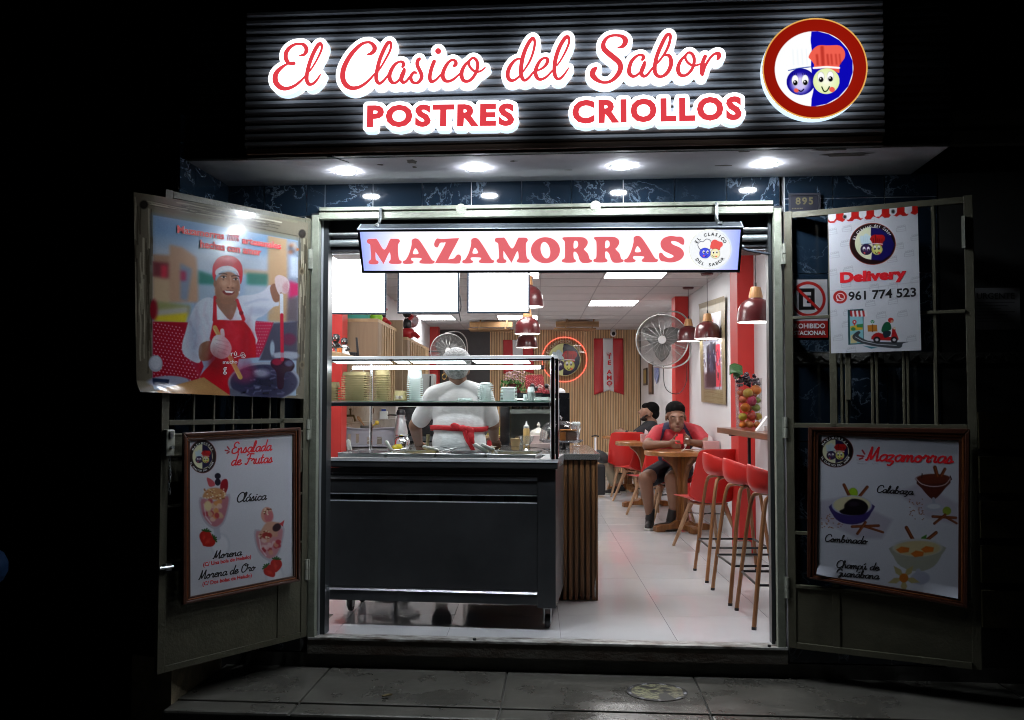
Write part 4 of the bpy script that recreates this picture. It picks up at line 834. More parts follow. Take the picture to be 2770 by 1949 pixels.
# ================================================================== posters on the gate leaves
def fit_text(s, A, Q, cap, up, m, parent, bold=.0, shear=0., lift=0., depth=.0005, space=1.):
    A, Q = V(A), V(Q); M = plane(A, Q-A, up); nrm = M.to_3x3() @ V((0, 0, 1)); M.translation = A+nrm*lift
    pr = text(s, 1, Matrix.Identity(4), m, None, bold, 'LEFT', shear=shear, space=space); xs_ = [v.co.x for v in pr.data.vertices]; bpy.data.objects.remove(pr)
    pc_ = text('H', 1, Matrix.Identity(4), m, None, bold, 'LEFT'); hc = max(v.co.y for v in pc_.data.vertices); bpy.data.objects.remove(pc_)
    sc = cap/hc; sx = (Q-A).length/((max(xs_)-min(xs_))*sc)
    return text(s, sc, M @ Matrix.Translation((-min(xs_)*sc*sx, 0, 0)), m, parent, bold, 'LEFT', depth, sx=sx, shear=shear, space=space)
GL = {' ': (.32, []),
 'a': (.5, [[(.42,.40),(.28,.46),(.10,.34),(.06,.15),(.15,.0),(.28,.04),(.40,.22),(.43,.42)],[(.43,.42),(.40,.12),(.46,.0),(.56,.1)]]),
 'b': (.5, [[(.02,.15),(.16,.6),(.24,.92),(.14,.98),(.08,.6),(.08,.15),(.18,.0),(.34,.06),(.38,.28),(.28,.42),(.14,.36)],[(.34,.36),(.5,.34)]]),
 'c': (.4, [[(.36,.36),(.26,.45),(.1,.34),(.06,.14),(.16,.0),(.3,.02),(.44,.14)]]),
 'd': (.52, [[(.42,.40),(.26,.46),(.08,.3),(.06,.12),(.15,.0),(.3,.06),(.42,.3)],[(.52,1.0),(.46,.6),(.40,.15),(.46,.0),(.58,.1)]]),
 'e': (.42, [[(.04,.2),(.3,.28),(.34,.42),(.22,.46),(.08,.32),(.07,.12),(.18,.0),(.32,.03),(.46,.15)]]),
 'h': (.46, [[(.0,.1),(.18,.6),(.24,.92),(.14,.98),(.08,.6),(.05,.0)],[(.06,.15),(.2,.42),(.34,.44),(.36,.2),(.38,.02),(.5,.1)]]),
 'i': (.24, [[(.1,.44),(.06,.14),(.12,.0),(.26,.1)],[(.13,.64),(.14,.65)]]), 'í': (.24, [[(.1,.44),(.06,.14),(.12,.0),(.26,.1)],[(.12,.6),(.22,.74)]]),
 'l': (.26, [[(.0,.1),(.18,.55),(.24,.9),(.14,.98),(.07,.6),(.06,.14),(.14,.0),(.28,.1)]]),
 'm': (.64, [[(.02,.42),(.04,.0)],[(.04,.2),(.18,.44),(.26,.38),(.25,.0)],[(.26,.2),(.4,.44),(.48,.38),(.48,.08),(.54,.0),(.66,.1)]]),
 'n': (.46, [[(.02,.42),(.04,.0)],[(.04,.2),(.2,.44),(.3,.38),(.3,.08),(.36,.0),(.48,.1)]]),
 'o': (.46, [[(.22,.45),(.06,.3),(.07,.08),(.2,.0),(.34,.1),(.36,.34),(.24,.45),(.2,.36),(.34,.28),(.5,.36)]]),
 'p': (.44, [[(.02,.42),(.06,.1),(.0,-.35)],[(.05,.25),(.2,.45),(.36,.36),(.34,.08),(.2,.0),(.08,.06)]]),
 'r': (.4, [[(.02,.3),(.12,.5),(.16,.42),(.3,.42),(.26,.12),(.32,.0),(.44,.1)]]),
 's': (.38, [[(.0,.08),(.2,.46),(.24,.36),(.3,.14),(.2,.0),(.06,.02),(.04,.1)],[(.24,.02),(.4,.1)]]),
 't': (.3, [[(.16,.8),(.08,.2),(.14,.0),(.28,.1)],[(.0,.5),(.28,.54)]]),
 'u': (.48, [[(.04,.44),(.04,.1),(.14,.0),(.28,.1),(.34,.44)],[(.34,.44),(.33,.1),(.4,.0),(.52,.1)]]),
 'z': (.38, [[(.04,.42),(.3,.42),(.06,.02),(.34,.0),(.2,-.3),(.06,-.28)]]),
 'E': (.62, [[(.6,.86),(.48,1.0),(.26,.92),(.22,.64),(.42,.54)],[(.4,.54),(.14,.42),(.1,.12),(.28,.0),(.5,.06),(.62,.2)]]),
 'F': (.62, [[(.12,.84),(.3,.98),(.75,.94)],[(.46,.94),(.36,.4),(.2,.0),(.06,.06)],[(.24,.5),(.58,.52)]]),
 'C': (.62, [[(.66,.74),(.58,.94),(.38,1.),(.14,.78),(.06,.36),(.18,.04),(.38,.0),(.62,.2)]]),
 'M': (.78, [[(.02,.04),(.1,.1),(.24,.98)],[(.24,.98),(.3,.1),(.62,.98)],[(.62,.98),(.64,.1),(.7,.0),(.82,.1)]]),
 'O': (.74, [[(.4,1.),(.12,.8),(.06,.3),(.22,.0),(.5,.1),(.66,.5),(.58,.88),(.36,.98),(.34,.8),(.56,.7),(.76,.8)]]),
 'G': (.66, [[(.58,.74),(.54,.92),(.38,1.),(.14,.78),(.06,.36),(.18,.04),(.4,.0),(.58,.3)],[(.36,.42),(.6,.44),(.56,-.02),(.38,-.2)]])}
for a_c, b_c, ac in (('á', 'a', (.26, .40)), ('ú', 'u', (.16, .30))): GL[a_c] = (GL[b_c][0], GL[b_c][1]+[[(ac[0], .62), (ac[1], .78)]])
def script(s, A, Q, cap, up, m, parent, wgt=.10, lift=.0003, slant=.18):
    A, Q = V(A), V(Q); M = plane(A, Q-A, up); M.translation = A+(M.to_3x3() @ V((0, 0, 1)))*lift
    x = 0; sg = []
    for ch in s:
        adv, st_ = GL[ch]
        for k in st_:
            c = catmull([(x+px+slant*py, py, wgt*500) for px, py in k], 4)
            sg += [(a[0]*1000, a[1]*1000, wgt*500, q[0]*1000, q[1]*1000, wgt*500) for a, q in zip(c, c[1:])]
        x += adv
    L_ = field_loops(sg, 12, 0., 250); sx = (Q-A).length/(max(p[0] for l in L_ for p in l)); sy = cap/1000; x0 = min(p[0] for l in L_ for p in l)
    return loops_mesh('lettering', [[((p[0]-x0)*sx, p[1]*sy) for p in simp(l, 3)] for l in L_], M, .0005, [m], parent)
red_i = mat('print_red', (.62, .012, .02), .35); blk_i = mat('print_black', (.012, .011, .012), .35); UP = (0, 0, 1)
# conversion: crop coordinates -> point on a leaf plane (world)
def leafpt(M, off, org, sc): return lambda x, y: M @ (lambda q: V((q.x, off, q.z)))(onP(org[0]+x/sc, org[1]+y/sc, M, off))
def hgt(f, x, y, px): return abs((f(x, y)-f(x, y-px)).z)
# ------------------------------------------------ 1: cook poster with timber border
po = thing('cook_poster', 'large glossy poster of a smiling cook stirring a pot, timber pattern border', 'poster')
f = leafpt(ML, .05, (340, 480), 2.523)
cv = Cv(1312, 1615, .34, '7d7a66'); q4 = [(65, 100), (1245, 310), (1215, 1512), (85, 1466)]
# timber frame
for (pa, pb, w_) in (((120, 130), (130, 1440), 110), ((1205, 330), (1190, 1500), 86), ((140, 165), (1230, 375), 96), ((130, 1470), (1200, 1500), 50)):
    dx, dy = pb[0]-pa[0], pb[1]-pa[1]; L_ = math.hypot(dx, dy); nx_, ny_ = -dy/L_, dx/L_
    cv.line([pa, pb], w_, '777060')
    for k in range(40):
        o_ = rng.uniform(-.48, .48)*w_; t0 = rng.uniform(0, .7); t1 = t0+rng.uniform(.15, .3); am = rng.uniform(-5, 5)
        cv.line([(pa[0]+dx*(t0+(t1-t0)*q)+nx_*(o_+am*math.sin(6*q)), pa[1]+dy*(t0+(t1-t0)*q)+ny_*(o_+am*math.sin(6*q))) for q in np.linspace(0, 1, 7)], rng.uniform(4, 8), '453f32' if k % 3 else 'c2bba2', soft=3, al=.85)
for x, y in ((125, 190), (1203, 390)): cv.ell(x, y, 26, 32, '2b2520', soft=8)
for x, y in ((670, 290), (1200, 655), (1203, 1290)): cv.ell(x, y, 20, 26, '7a6f58', soft=10); cv.ell(x, y, 10, 14, '4f4636', soft=6)
# picture: sky
pic = [(183, 265), (600, 335), (1170, 440), (1160, 1492), (178, 1450)]
cv.poly(pic, '9db8d6'); cv.poly([(183, 265), (1170, 440), (1170, 560), (183, 400)], '6f9ccc', soft=60, al=.7); cv.poly([(186, 480), (960, 560), (960, 700), (186, 650)], 'c9cfd8', soft=60, al=.6)
cv.poly([(183, 540), (292, 545), (292, 850), (183, 850)], 'b28c72', soft=10); cv.poly([(290, 470), (375, 490), (470, 560), (480, 700), (485, 870), (290, 870)], 'c49c80', soft=8); cv.poly([(362, 600), (440, 640), (410, 860), (362, 850)], '8a97ae', soft=12)
cv.poly([(183, 590), (285, 600), (285, 700), (183, 690)], '7a3038', soft=14); cv.poly([(235, 615), (275, 615), (275, 700), (235, 700)], 'd03048', soft=8); cv.poly([(365, 650), (400, 660), (400, 720), (365, 720)], 'b83a60', soft=10)
cv.poly([(183, 700), (290, 720), (290, 880), (183, 860)], 'cdb08e', soft=14)
cv.poly([(485, 650), (600, 690), (600, 750), (485, 745)], '2a7f74', soft=10); cv.poly([(485, 745), (600, 750), (600, 860), (485, 860)], '9fb4c8', soft=14)
cv.poly([(790, 640), (970, 655), (970, 680), (790, 672)], 'caa88e', soft=6); cv.poly([(812, 665), (960, 675), (955, 755), (812, 745)], '2e8f80', soft=8)
for k in range(8): cv.line([(825+k*18, 670), (840+k*18, 750)], 7, '1c5c58', soft=6, al=.7)
cv.poly([(800, 755), (965, 755), (965, 860), (800, 860)], 'a8bed0', soft=12)
cv.poly([(960, 405), (1095, 430), (1100, 900), (1110, 1010), (960, 1000)], 'c2a27c', soft=6); cv.poly([(1098, 432), (1172, 446), (1172, 1000), (1110, 990)], '8f9fb4', soft=8)
for k in range(10): cv.ell(1110+rng.uniform(0, 60), 450+rng.uniform(0, 90), 14, 10, ['b8704a', '4a4a50', 'c8b8a8'][k % 3], soft=8)
cv.poly([(1118, 545), (1172, 555), (1172, 700), (1118, 690)], 'c6d6ea', soft=6); cv.poly([(1110, 720), (1172, 740), (1172, 820), (1105, 850)], 'd0306a', soft=14); cv.poly([(1100, 840), (1172, 830), (1172, 1010), (1090, 1000)], '6a5f68', soft=20)
cv.poly([(183, 860), (430, 890), (420, 960), (183, 930)], '9aa068', soft=14); cv.poly([(183, 925), (415, 900), (410, 980), (183, 965)], 'b8b6ac', soft=10); cv.poly([(183, 965), (415, 940), (400, 1010), (190, 1000)], 'dcc830', soft=10)
cv.ell(188, 920, 24, 70, '8f1a2a', soft=8)
sav = cv.a.copy(); cv.blur(9); mk = Cv(1312, 1615, .34, '000000'); mk.poly([(190, 280), (1165, 450), (1150, 1485), (185, 1445)], 'ffffff', soft=6); cv.a = sav*(1-mk.a)+cv.a*mk.a
# polka cloth
cv.poly([(181, 1000), (420, 1005), (520, 1300), (480, 1400), (181, 1400)], 'a8102c', soft=8); cv.poly([(870, 995), (1000, 1005), (990, 1100), (900, 1240), (860, 1240)], 'c0204a', soft=8)
for i in range(15):
    for j in range(19):
        x, y = 190+i*24+(j % 2)*12, 1012+j*21+i*4
        if x < 480-(0 if y > 1150 else 80)*0 and x < 360+(y-1000)*.35: cv.ell(x, y, 4, 4.6, 'e6bcc6', soft=3.5, al=.85)
for i in range(8):
    for j in range(11):
        x, y = 868+i*17+(j % 2)*8, 1005+j*21
        if x < 1010-(y-1000)*.5: cv.ell(x, y, 3, 3.6, 'e6bcc6', soft=3.5, al=.85)
cv.poly([(1000, 1010), (1170, 1000), (1168, 1260), (900, 1260)], '4a4a5e', soft=14); cv.ell(1110, 1120, 50, 40, '6a2a4a', soft=20); cv.ell(992, 1180, 16, 50, '9fb0c4', soft=8); cv.ell(1090, 1230, 90, 30, '8e98ac', soft=10)
# woman: arms and sweater
cv.poly([(560, 835), (480, 870), (430, 960), (400, 1060), (375, 1150), (380, 1210), (420, 1250), (490, 1275), (520, 1200), (560, 1150), (620, 1000), (640, 900)], 'c9d2e2', soft=6, sm=4)
cv.poly([(750, 830), (860, 815), (930, 790), (985, 750), (1040, 880), (1000, 900), (930, 960), (880, 985), (870, 1060), (880, 1150), (700, 1200), (600, 1100), (600, 900)], 'cdd5e6', soft=6, sm=3)
cv.line([(425, 1000), (470, 1090), (455, 1180)], 14, 'a9b4ca', soft=14, al=.6); cv.line([(800, 880), (900, 850), (960, 850)], 14, 'a9b6d0', soft=16, al=.6)
cv.poly([(975, 770), (1010, 740), (1060, 790), (1040, 860), (1000, 860)], '8a5f4a', soft=6, sm=3); cv.poly([(500, 1150), (560, 1130), (590, 1180), (570, 1250), (500, 1260), (485, 1200)], '8a5f4a', soft=6, sm=3)
# gloved hands
cv.poly([(1010, 700), (1040, 680), (1090, 700), (1112, 740), (1105, 790), (1080, 810), (1050, 800), (1045, 820), (1030, 800), (1012, 750)], 'd9c6c8', soft=4, sm=4)
for k in range(4): cv.line([(1060+k*10, 760-k*8), (1100, 790-k*22)], 3, 'b09096', soft=5, al=.6)
cv.ell(1085, 770, 22, 40, 'cf8f9a', soft=16, al=.6)
# apron
cv.poly([(600, 840), (585, 990), (560, 1110), (600, 1250), (520, 1330), (490, 1370), (700, 1490), (760, 1250), (880, 1240), (875, 1120), (840, 1050), (790, 990), (700, 992), (610, 985)], 'c01424', soft=6)
cv.line([(598, 835), (592, 990)], 26, 'c41828'); cv.line([(745, 855), (792, 985)], 24, 'c41828'); cv.ell(775, 942, 16, 14, '8a1020', soft=5)
cv.poly([(700, 1000), (860, 1080), (870, 1230), (760, 1240)], 'd42034', soft=30, al=.6); cv.poly([(560, 1120), (620, 1100), (650, 1300), (560, 1300)], '8f0c1a', soft=30, al=.6)
cv.poly([(606, 880), (690, 985), (612, 988)], 'dfe4ee', soft=5); cv.poly([(740, 880), (775, 985), (700, 990)], 'd2d8e6', soft=5)
# neck, face
cv.poly([(612, 840), (740, 860), (732, 940), (700, 990), (640, 930), (608, 880)], '8f6450', soft=6, sm=3)
cv.ell(680, 770, 86, 112, 'ad7c62', rot=8, soft=8, col2='9c6a52'); cv.ell(645, 760, 40, 60, 'c09076', soft=40, al=.55); cv.ell(597, 740, 12, 24, '8f6450', soft=5); cv.ell(762, 800, 5, 9, 'e8e8f0', soft=3); cv.ell(593, 790, 6, 20, 'd8d8e0', soft=4, al=.5)
cv.poly([(578, 660), (585, 610), (620, 560), (680, 545), (740, 562), (778, 610), (785, 680), (772, 745), (760, 700), (735, 655), (690, 640), (640, 648), (605, 680), (592, 720), (580, 690)], 'c21c2c', soft=4, sm=4)
cv.poly([(600, 650), (640, 622), (700, 618), (745, 645), (762, 690), (735, 655), (690, 648), (640, 655), (604, 685)], 'dcdfe6', soft=4, sm=3)
cv.ell(700, 575, 40, 20, 'e05060', soft=20, al=.6)
for x, y, r_ in ((650, 690, 5), (735, 705, 5)): cv.line([(x-26, y-16), (x, y-22), (x+26, y-14)], 7, '3a241c', soft=4, sm=3)
for x, y in ((655, 695), (738, 710)): cv.ell(x, y, 18, 7, 'ead8d0', soft=3); cv.ell(x, y, 8, 8, '20140f', soft=3); cv.line([(x-19, y-3), (x, y-9), (x+18, y-2)], 4, '20140f', soft=3)
cv.line([(700, 690), (704, 745), (690, 762)], 9, 'cf9c84', soft=8, al=.8, sm=3); cv.ell(684, 768, 8, 5, '6a4030', soft=4); cv.ell(716, 770, 8, 5, '6a4030', soft=4)
cv.poly([(648, 790), (690, 785), (730, 795), (715, 815), (680, 820), (655, 808)], '7a2a2a', soft=4, sm=3); cv.poly([(660, 788), (725, 794), (712, 805), (670, 802)], 'f4f0ee', soft=3)
cv.line([(636, 770), (645, 800)], 5, '7a5040', soft=8, al=.6); cv.line([(745, 780), (740, 805)], 5, '7a5040', soft=8, al=.6); cv.ell(652, 714, 4, 4, '3a241c')
# spoon and pot
cv.ell(935, 1400, 250, 130, '9aa2b4', rot=-2, soft=6); cv.ell(935, 1405, 236, 118, '1c1c38', soft=8, col2='3a3a58'); cv.poly([(690, 1390), (700, 1440), (850, 1500), (700, 1500)], '5c6074', soft=10)
for k in range(60):
    x, y = rng.uniform(780, 1140), rng.uniform(1310, 1480)
    if ((x-935)/220)**2+((y-1405)/105)**2 < 1: cv.line([(x, y), (x+rng.uniform(-40, 40), y+rng.uniform(-12, 12))], rng.uniform(4, 14), ['8a90b8', '0e0c20', '4a3a68', 'b0b4d0', '2a1838'][k % 5], soft=9, al=.5)
cv.ell(800, 1340, 70, 60, 'b03060', soft=60, al=.6); cv.ell(920, 1345, 50, 26, 'c8cce0', soft=24, al=.6)
cv.poly([(985, 1260), (1040, 1245), (1110, 1250), (1150, 1290), (1130, 1330), (1080, 1345), (1070, 1440), (1030, 1440), (1020, 1340), (985, 1300)], '30142c', soft=6, sm=3); cv.ell(1025, 1270, 36, 22, '8f1838', soft=10); cv.ell(1110, 1280, 30, 20, '5a5a78', soft=12)
cv.line([(1056, 820), (1058, 960)], 24, 'dfe6f2', soft=3); cv.line([(1058, 955), (1062, 1255)], 24, 'c0243e', soft=5)
cv.line([(595, 1040), (770, 1370)], 30, 'c9a05a', soft=4); cv.line([(588, 1050), (760, 1375)], 8, 'e0bd7a', soft=5)
cv.poly([(565, 1160), (590, 1100), (640, 1090), (690, 1130), (710, 1180), (690, 1230), (640, 1250), (590, 1230), (568, 1200)], 'd5cdd2', soft=4, sm=4)
for k in range(4): cv.line([(600+k*6, 1120+k*26), (690-k*4, 1140+k*27)], 5, 'a79aa4', soft=6, al=.7)
cv.poly([(632, 1055), (655, 1050), (662, 1100), (640, 1105)], 'd5cdd2', soft=4, sm=3)
# foreground: plates, knife, board
cv.ell(200, 1280, 45, 55, 'aeb4c4', soft=5); cv.ell(200, 1275, 34, 42, 'c8cddb', soft=6); cv.ell(290, 1400, 140, 40, '9aa0b8', soft=8); cv.poly([(180, 1375), (290, 1385), (285, 1412), (180, 1418)], '1e2c4a', soft=4)
cv.poly([(185, 1460), (520, 1370), (700, 1490), (240, 1495)], 'b98a58', soft=6); cv.poly([(300, 1440), (500, 1390), (560, 1450), (320, 1480)], 'c89a62', soft=20, al=.7)
cv.poly([(990, 1210), (1170, 1205), (1168, 1245), (1010, 1240)], 'aab2c2', soft=8, al=.7)
for k in range(90):
    x, y = rng.uniform(400, 860), rng.uniform(860, 1300); cv.line([(x, y), (x+rng.uniform(-30, 30), y+rng.uniform(20, 90))], rng.uniform(5, 16), ['5a0610', 'ffffff', '7f8aa6', 'e04050'][k % 4], soft=26, al=.10)
for x, y, w_, h_, c_, a_ in ((455, 1110, 40, 130, '8f9cb8', .5), (700, 1180, 60, 160, 'e03048', .35), (600, 1280, 60, 90, '7a0814', .5), (810, 1130, 40, 120, '8a0c1a', .4), (900, 930, 70, 26, '94a3c2', .5), (620, 800, 22, 60, '7f5844', .5), (740, 760, 20, 60, '7f5844', .45), (690, 850, 50, 20, '7f5844', .45), (660, 735, 26, 20, 'd8a88c', .5), (722, 748, 18, 16, 'd8a88c', .45)): cv.ell(x, y, w_, h_, c_, soft=min(w_, h_)*1.2, al=a_)
cv.noise(.03)
P4 = [f(*p) for p in q4]
gl = attr_mat('glossy_print', .16, coat=.2)
print_sheet('print', cv, q4, P4, 300, 360, gl, po, dark=.62, curl=lambda u, v: -.012*np.clip((.1-u)/.1, 0, 1)**2+.03*np.clip((v-.94)/.06, 0, 1)**1.5*np.clip((.35-u)/.35, 0, 1))
lg = leafpt(ML, .0525, (340, 480), 2.523)
for s_, A, Q, c in (('Mazamorras', (352, 378), (672, 424), 50), ('artesanales', (795, 450), (1060, 492), 46), ('hechas con amor', (508, 478), (925, 536), 52)):
    for bold, m, l in ((.06, wh, 0.), (.028, red_i, .0007)): fit_text(s_, lg(*A), lg(*Q), hgt(lg, A[0], A[1], c), UP, m, po, bold, lift=l)
fit_text('100%', lg(692, 432), lg(780, 440), hgt(lg, 692, 432, 44), UP, red_i, po, .0, shear=.3)
fit_text('rú', lg(718, 1218), lg(760, 1216), hgt(lg, 718, 1218, 30), UP, wh, po, 0); fit_text('mucho', lg(664, 1274), lg(762, 1270), hgt(lg, 664, 1274, 24), UP, wh, po, 0); fit_text('g', lg(666, 1330), lg(690, 1330), hgt(lg, 666, 1330, 50), UP, wh, po, 0)
b = B(); b.tube([lg(800+20*(1-k/26)*math.cos(k*.55), 1212+24*(1-k/26)*math.sin(k*.55)) for k in range(24)]+[lg(740, 1232)], .0012, 4); obj('swirl', b, wh, po)
# ------------------------------------------------ small round brand emblem used on the prints
def mini(cv, cx, cy, rx, ry):
    cv.ell(cx, cy, rx, ry, '5a1208'); cv.ell(cx, cy, rx*.96, ry*.96, '180808'); cv.ell(cx, cy, rx*.74, ry*.74, 'ecedc4')
    cv.poly([(cx-rx*.02, cy-ry*.74), (cx+rx*.36, cy-ry*.62), (cx+rx*.68, cy-ry*.24), (cx+rx*.7, cy+ry*.2), (cx+rx*.44, cy+ry*.58), (cx-rx*.02, cy+ry*.74), (cx-rx*.02, cy+ry*.3), (cx+rx*.03, cy+ry*.1), (cx-rx*.02, cy-ry*.3)], '120c40')
    sx, sy = rx/700, ry/700
    class S2:
        def ell(s, x, y, a, q, c, **k): k.pop('soft', None); cv.ell(x, y, a, q, c, **k)
        def poly(s, p, c, **k): k.pop('soft', None); cv.poly(p, c, **k)
        def line(s, p, w_, c, **k): k.pop('soft', None); cv.line(p, w_, c, **k)
    faces(S2(), cx-838*sx, cy-817*sx, sx, dim=True)
def glasscup(cv, x, y, s, cols, sq=1.):
    """stemmed glass with layered dessert: bowl around (x, y)"""
    cv.ell(x+30*s, y+230*s, 56*s, 70*s, 'c4c8d4', soft=10*s, al=.8); cv.ell(x+30*s, y+230*s, 44*s, 56*s, 'e4e6ee', soft=14*s, al=.7); cv.line([(x+8*s, y+130*s), (x+16*s, y+185*s)], 34*s, 'b8bccc', soft=6)
    cv.poly([(x-84*s, y-40*s), (x-80*s, y+50*s), (x-50*s, y+110*s), (x, y+140*s), (x+48*s, y+110*s), (x+76*s, y+30*s), (x+82*s, y-60*s), (x, y-20*s)], 'b9b4c0', soft=5, sm=3)
    cv.poly([(x-74*s, y-30*s), (x-70*s, y+50*s), (x-40*s, y+100*s), (x, y+126*s), (x+42*s, y+100*s), (x+68*s, y+26*s), (x+72*s, y-46*s), (x, y-14*s)], cols[0], soft=8, sm=3)
    for k in range(22):
        a = rng.uniform(0, 6.28); r_ = rng.uniform(0, 1)**.5; cv.ell(x+55*s*r_*math.cos(a), y+32*s+60*s*r_*math.sin(a), 16*s, 13*s, cols[1+k % (len(cols)-1)], rot=rng.uniform(0, 90), soft=6*s, al=.8)
    cv.line([(x-60*s, y), (x-50*s, y+70*s), (x-20*s, y+110*s)], 6*s, 'f4f4fa', soft=6*s, al=.7)
def strawberry(cv, x, y, s, rot=0):
    a = math.radians(rot); P = lambda l: [(x+(u*math.cos(a)-w_*math.sin(a))*s, y+(u*math.sin(a)+w_*math.cos(a))*s) for u, w_ in l]
    cv.poly(P([(-26, -22), (-34, 4), (-18, 34), (0, 48), (18, 34), (34, 4), (26, -22), (0, -32)]), 'b81c18', soft=4, sm=4); cv.poly(P([(-12, -10), (-14, 14), (0, 34), (8, 10)]), 'e0503c', soft=10, al=.7)
    for k in range(5): cv.line([P([(0, -28)])[0], P([(-24+k*12, -44+abs(k-2)*6)])[0]], 8*s, '2f5a24')
def wood_frame(f, oc, ic, parent, m1, m2, th_=.018):
    """picture frame: outer moulding dark, inner lip copper; oc/ic outer and inner corners in crop coordinates"""
    O = [f(*p) for p in oc]; I = [f(*p) for p in ic]; n = (O[1]-O[0]).cross(O[0]-O[3]).normalized()
    for k in range(4):
        o0, o1, i1, i0 = O[k], O[(k+1) % 4], I[(k+1) % 4], I[k]; a0, a1 = o0.lerp(i0, .45), o1.lerp(i1, .45); b0, b1 = o0.lerp(i0, .72), o1.lerp(i1, .72)
        bb = B(); bb.prism([o0+n*.001, o1+n*.001, a1+n*.001, a0+n*.001], n*th_); obj('frame_rail', bb, m1, parent, bev=.004)
        bb = B(); bb.prism([a0+n*.001, a1+n*.001, b1+n*.001, b0+n*.001], n*(th_*.62)); obj('frame_lip', bb, m2, parent, bev=.003)
        bb = B(); bb.prism([b0+n*.001, b1+n*.001, i1+n*.001, i0+n*.001], n*(th_*.42)); obj('frame_lip', bb, m1, parent, bev=.002)
fr_d = mat('frame_dark', (.055, .018, .010), .3, nz=.3, nscale=30, coat=.4); fr_c = mat('frame_copper', (.17, .055, .02), .28, .3, nz=.3, nscale=40)
# ------------------------------------------------ 2: Ensalada de Frutas
p2 = thing('dessert_poster', 'framed white poster headed Ensalada de Frutas with two dessert glasses', 'poster')
f = leafpt(ML, .045, (340, 1080), 2.07); oc = [(312, 188), (968, 158), (966, 1018), (308, 1152)]; ic = [(354, 236), (932, 198), (936, 990), (358, 1106)]
wood_frame(f, oc, ic, p2, fr_d, fr_c)
cv = Cv(1159, 1300, .5, 'd2d4de'); mini(cv, 430, 322, 76, 94)
cv.poly([(455, 440), (490, 460), (498, 485), (470, 492), (458, 470)], 'c8505a', soft=4, sm=3); cv.ell(514, 432, 17, 17, '141024'); cv.ell(514, 466, 16, 20, '141024'); cv.poly([(540, 455), (565, 450), (572, 490), (555, 530), (530, 520), (528, 485)], '9c1220', soft=4, sm=3)
glasscup(cv, 498, 590, 1., ['c07a88', 'd8b890', 'b83040', 'e09a50', 'e8c8b0']); cv.ell(460, 600, 20, 30, 'e6d2a0', soft=8); cv.poly([(430, 548), (460, 505), (520, 500), (560, 530), (530, 565), (470, 560)], 'c89060', soft=8, sm=3)
for k in range(40): cv.ell(rng.uniform(440, 555), rng.uniform(505, 560), 5, 4, ['a06030', 'e8c890', 'f0e0d0'][k % 3], soft=3)
strawberry(cv, 446, 770, 1., 10); strawberry(cv, 470, 796, .95, 60)
cv.ell(790, 650, 34, 44, 'd89a8a', soft=5); cv.ell(800, 660, 26, 34, 'c86a78', soft=10, al=.8)
for k in range(14): cv.ell(rng.uniform(768, 812), rng.uniform(615, 650), 5, 4, ['7a4020', 'f0e0c0'][k % 2], soft=3)
glasscup(cv, 804, 770, .98, ['c88a94', 'b02030', 'd8a080', 'e0c0c0']); cv.poly([(755, 740), (790, 690), (840, 690), (870, 700), (850, 750), (790, 790), (745, 760)], 'd0a088', soft=8, sm=3); cv.ell(845, 720, 26, 20, '301420', rot=-40, soft=6); cv.ell(790, 765, 28, 18, '9c1c1c', soft=6); cv.poly([(860, 700), (888, 678), (880, 715)], 'c03038')
for k in range(14): cv.ell(rng.uniform(740, 800), rng.uniform(740, 780), 6, 4, ['8a4a20', 'e8d0b0'][k % 2], soft=3)
strawberry(cv, 842, 925, .95, 5); strawberry(cv, 802, 960, .95, -40)
for a_, q_ in (((568, 268), (578, 282)), ((556, 288), (572, 290)), ((566, 304), (578, 296))): cv.line([a_, q_], 7, 'b81018')
cv.noise(.012); print_sheet('print', cv, ic, [f(*p) for p in ic], 210, 300, attr_mat('matte_print', .3), p2, dark=.62)
lg = leafpt(ML, .0456, (340, 1080), 2.07)
for s_, A, Q, c, m in (('Ensalada', (592, 306), (826, 286), 62, red_i), ('de Frutas', (590, 372), (826, 354), 60, red_i), ('Clásica', (622, 578), (796, 562), 52, blk_i), ('Morena', (486, 896), (652, 874), 44, blk_i), ('Morena de Oro', (406, 1012), (728, 958), 48, blk_i)):
    script(s_, lg(*A), lg(*Q), hgt(lg, A[0], A[1], c), UP, m, p2, .118)
for s_, A, Q in (('(C/ Una bola de Helado)', (434, 938), (702, 892)), ('(C/ Dos bolas de Helado)', (430, 1046), (706, 996))): fit_text(s_, lg(*A), lg(*Q), hgt(lg, A[0], A[1], 22), UP, red_i, p2, .02)
def ring_text(lg, cx, cy, rx, s1, s2, sz, parent):
    c = lg(cx, cy); ex_ = lg(cx+10, cy)-c; Mq = plane(c+V((0, -.001, 0)), ex_, UP); R = (lg(cx+rx, cy)-c).length
    arc_text(s1, sz, Mq, R*.83, 148, 32, wh, parent, .02); arc_text(s2, sz*.82, Mq, R*.87, 205, 335, wh, parent, .02, inward=True)
ring_text(lg, 430, 322, 76, 'MAZAMORRAS', 'EL CLASICO DEL SABOR', .0125, p2)
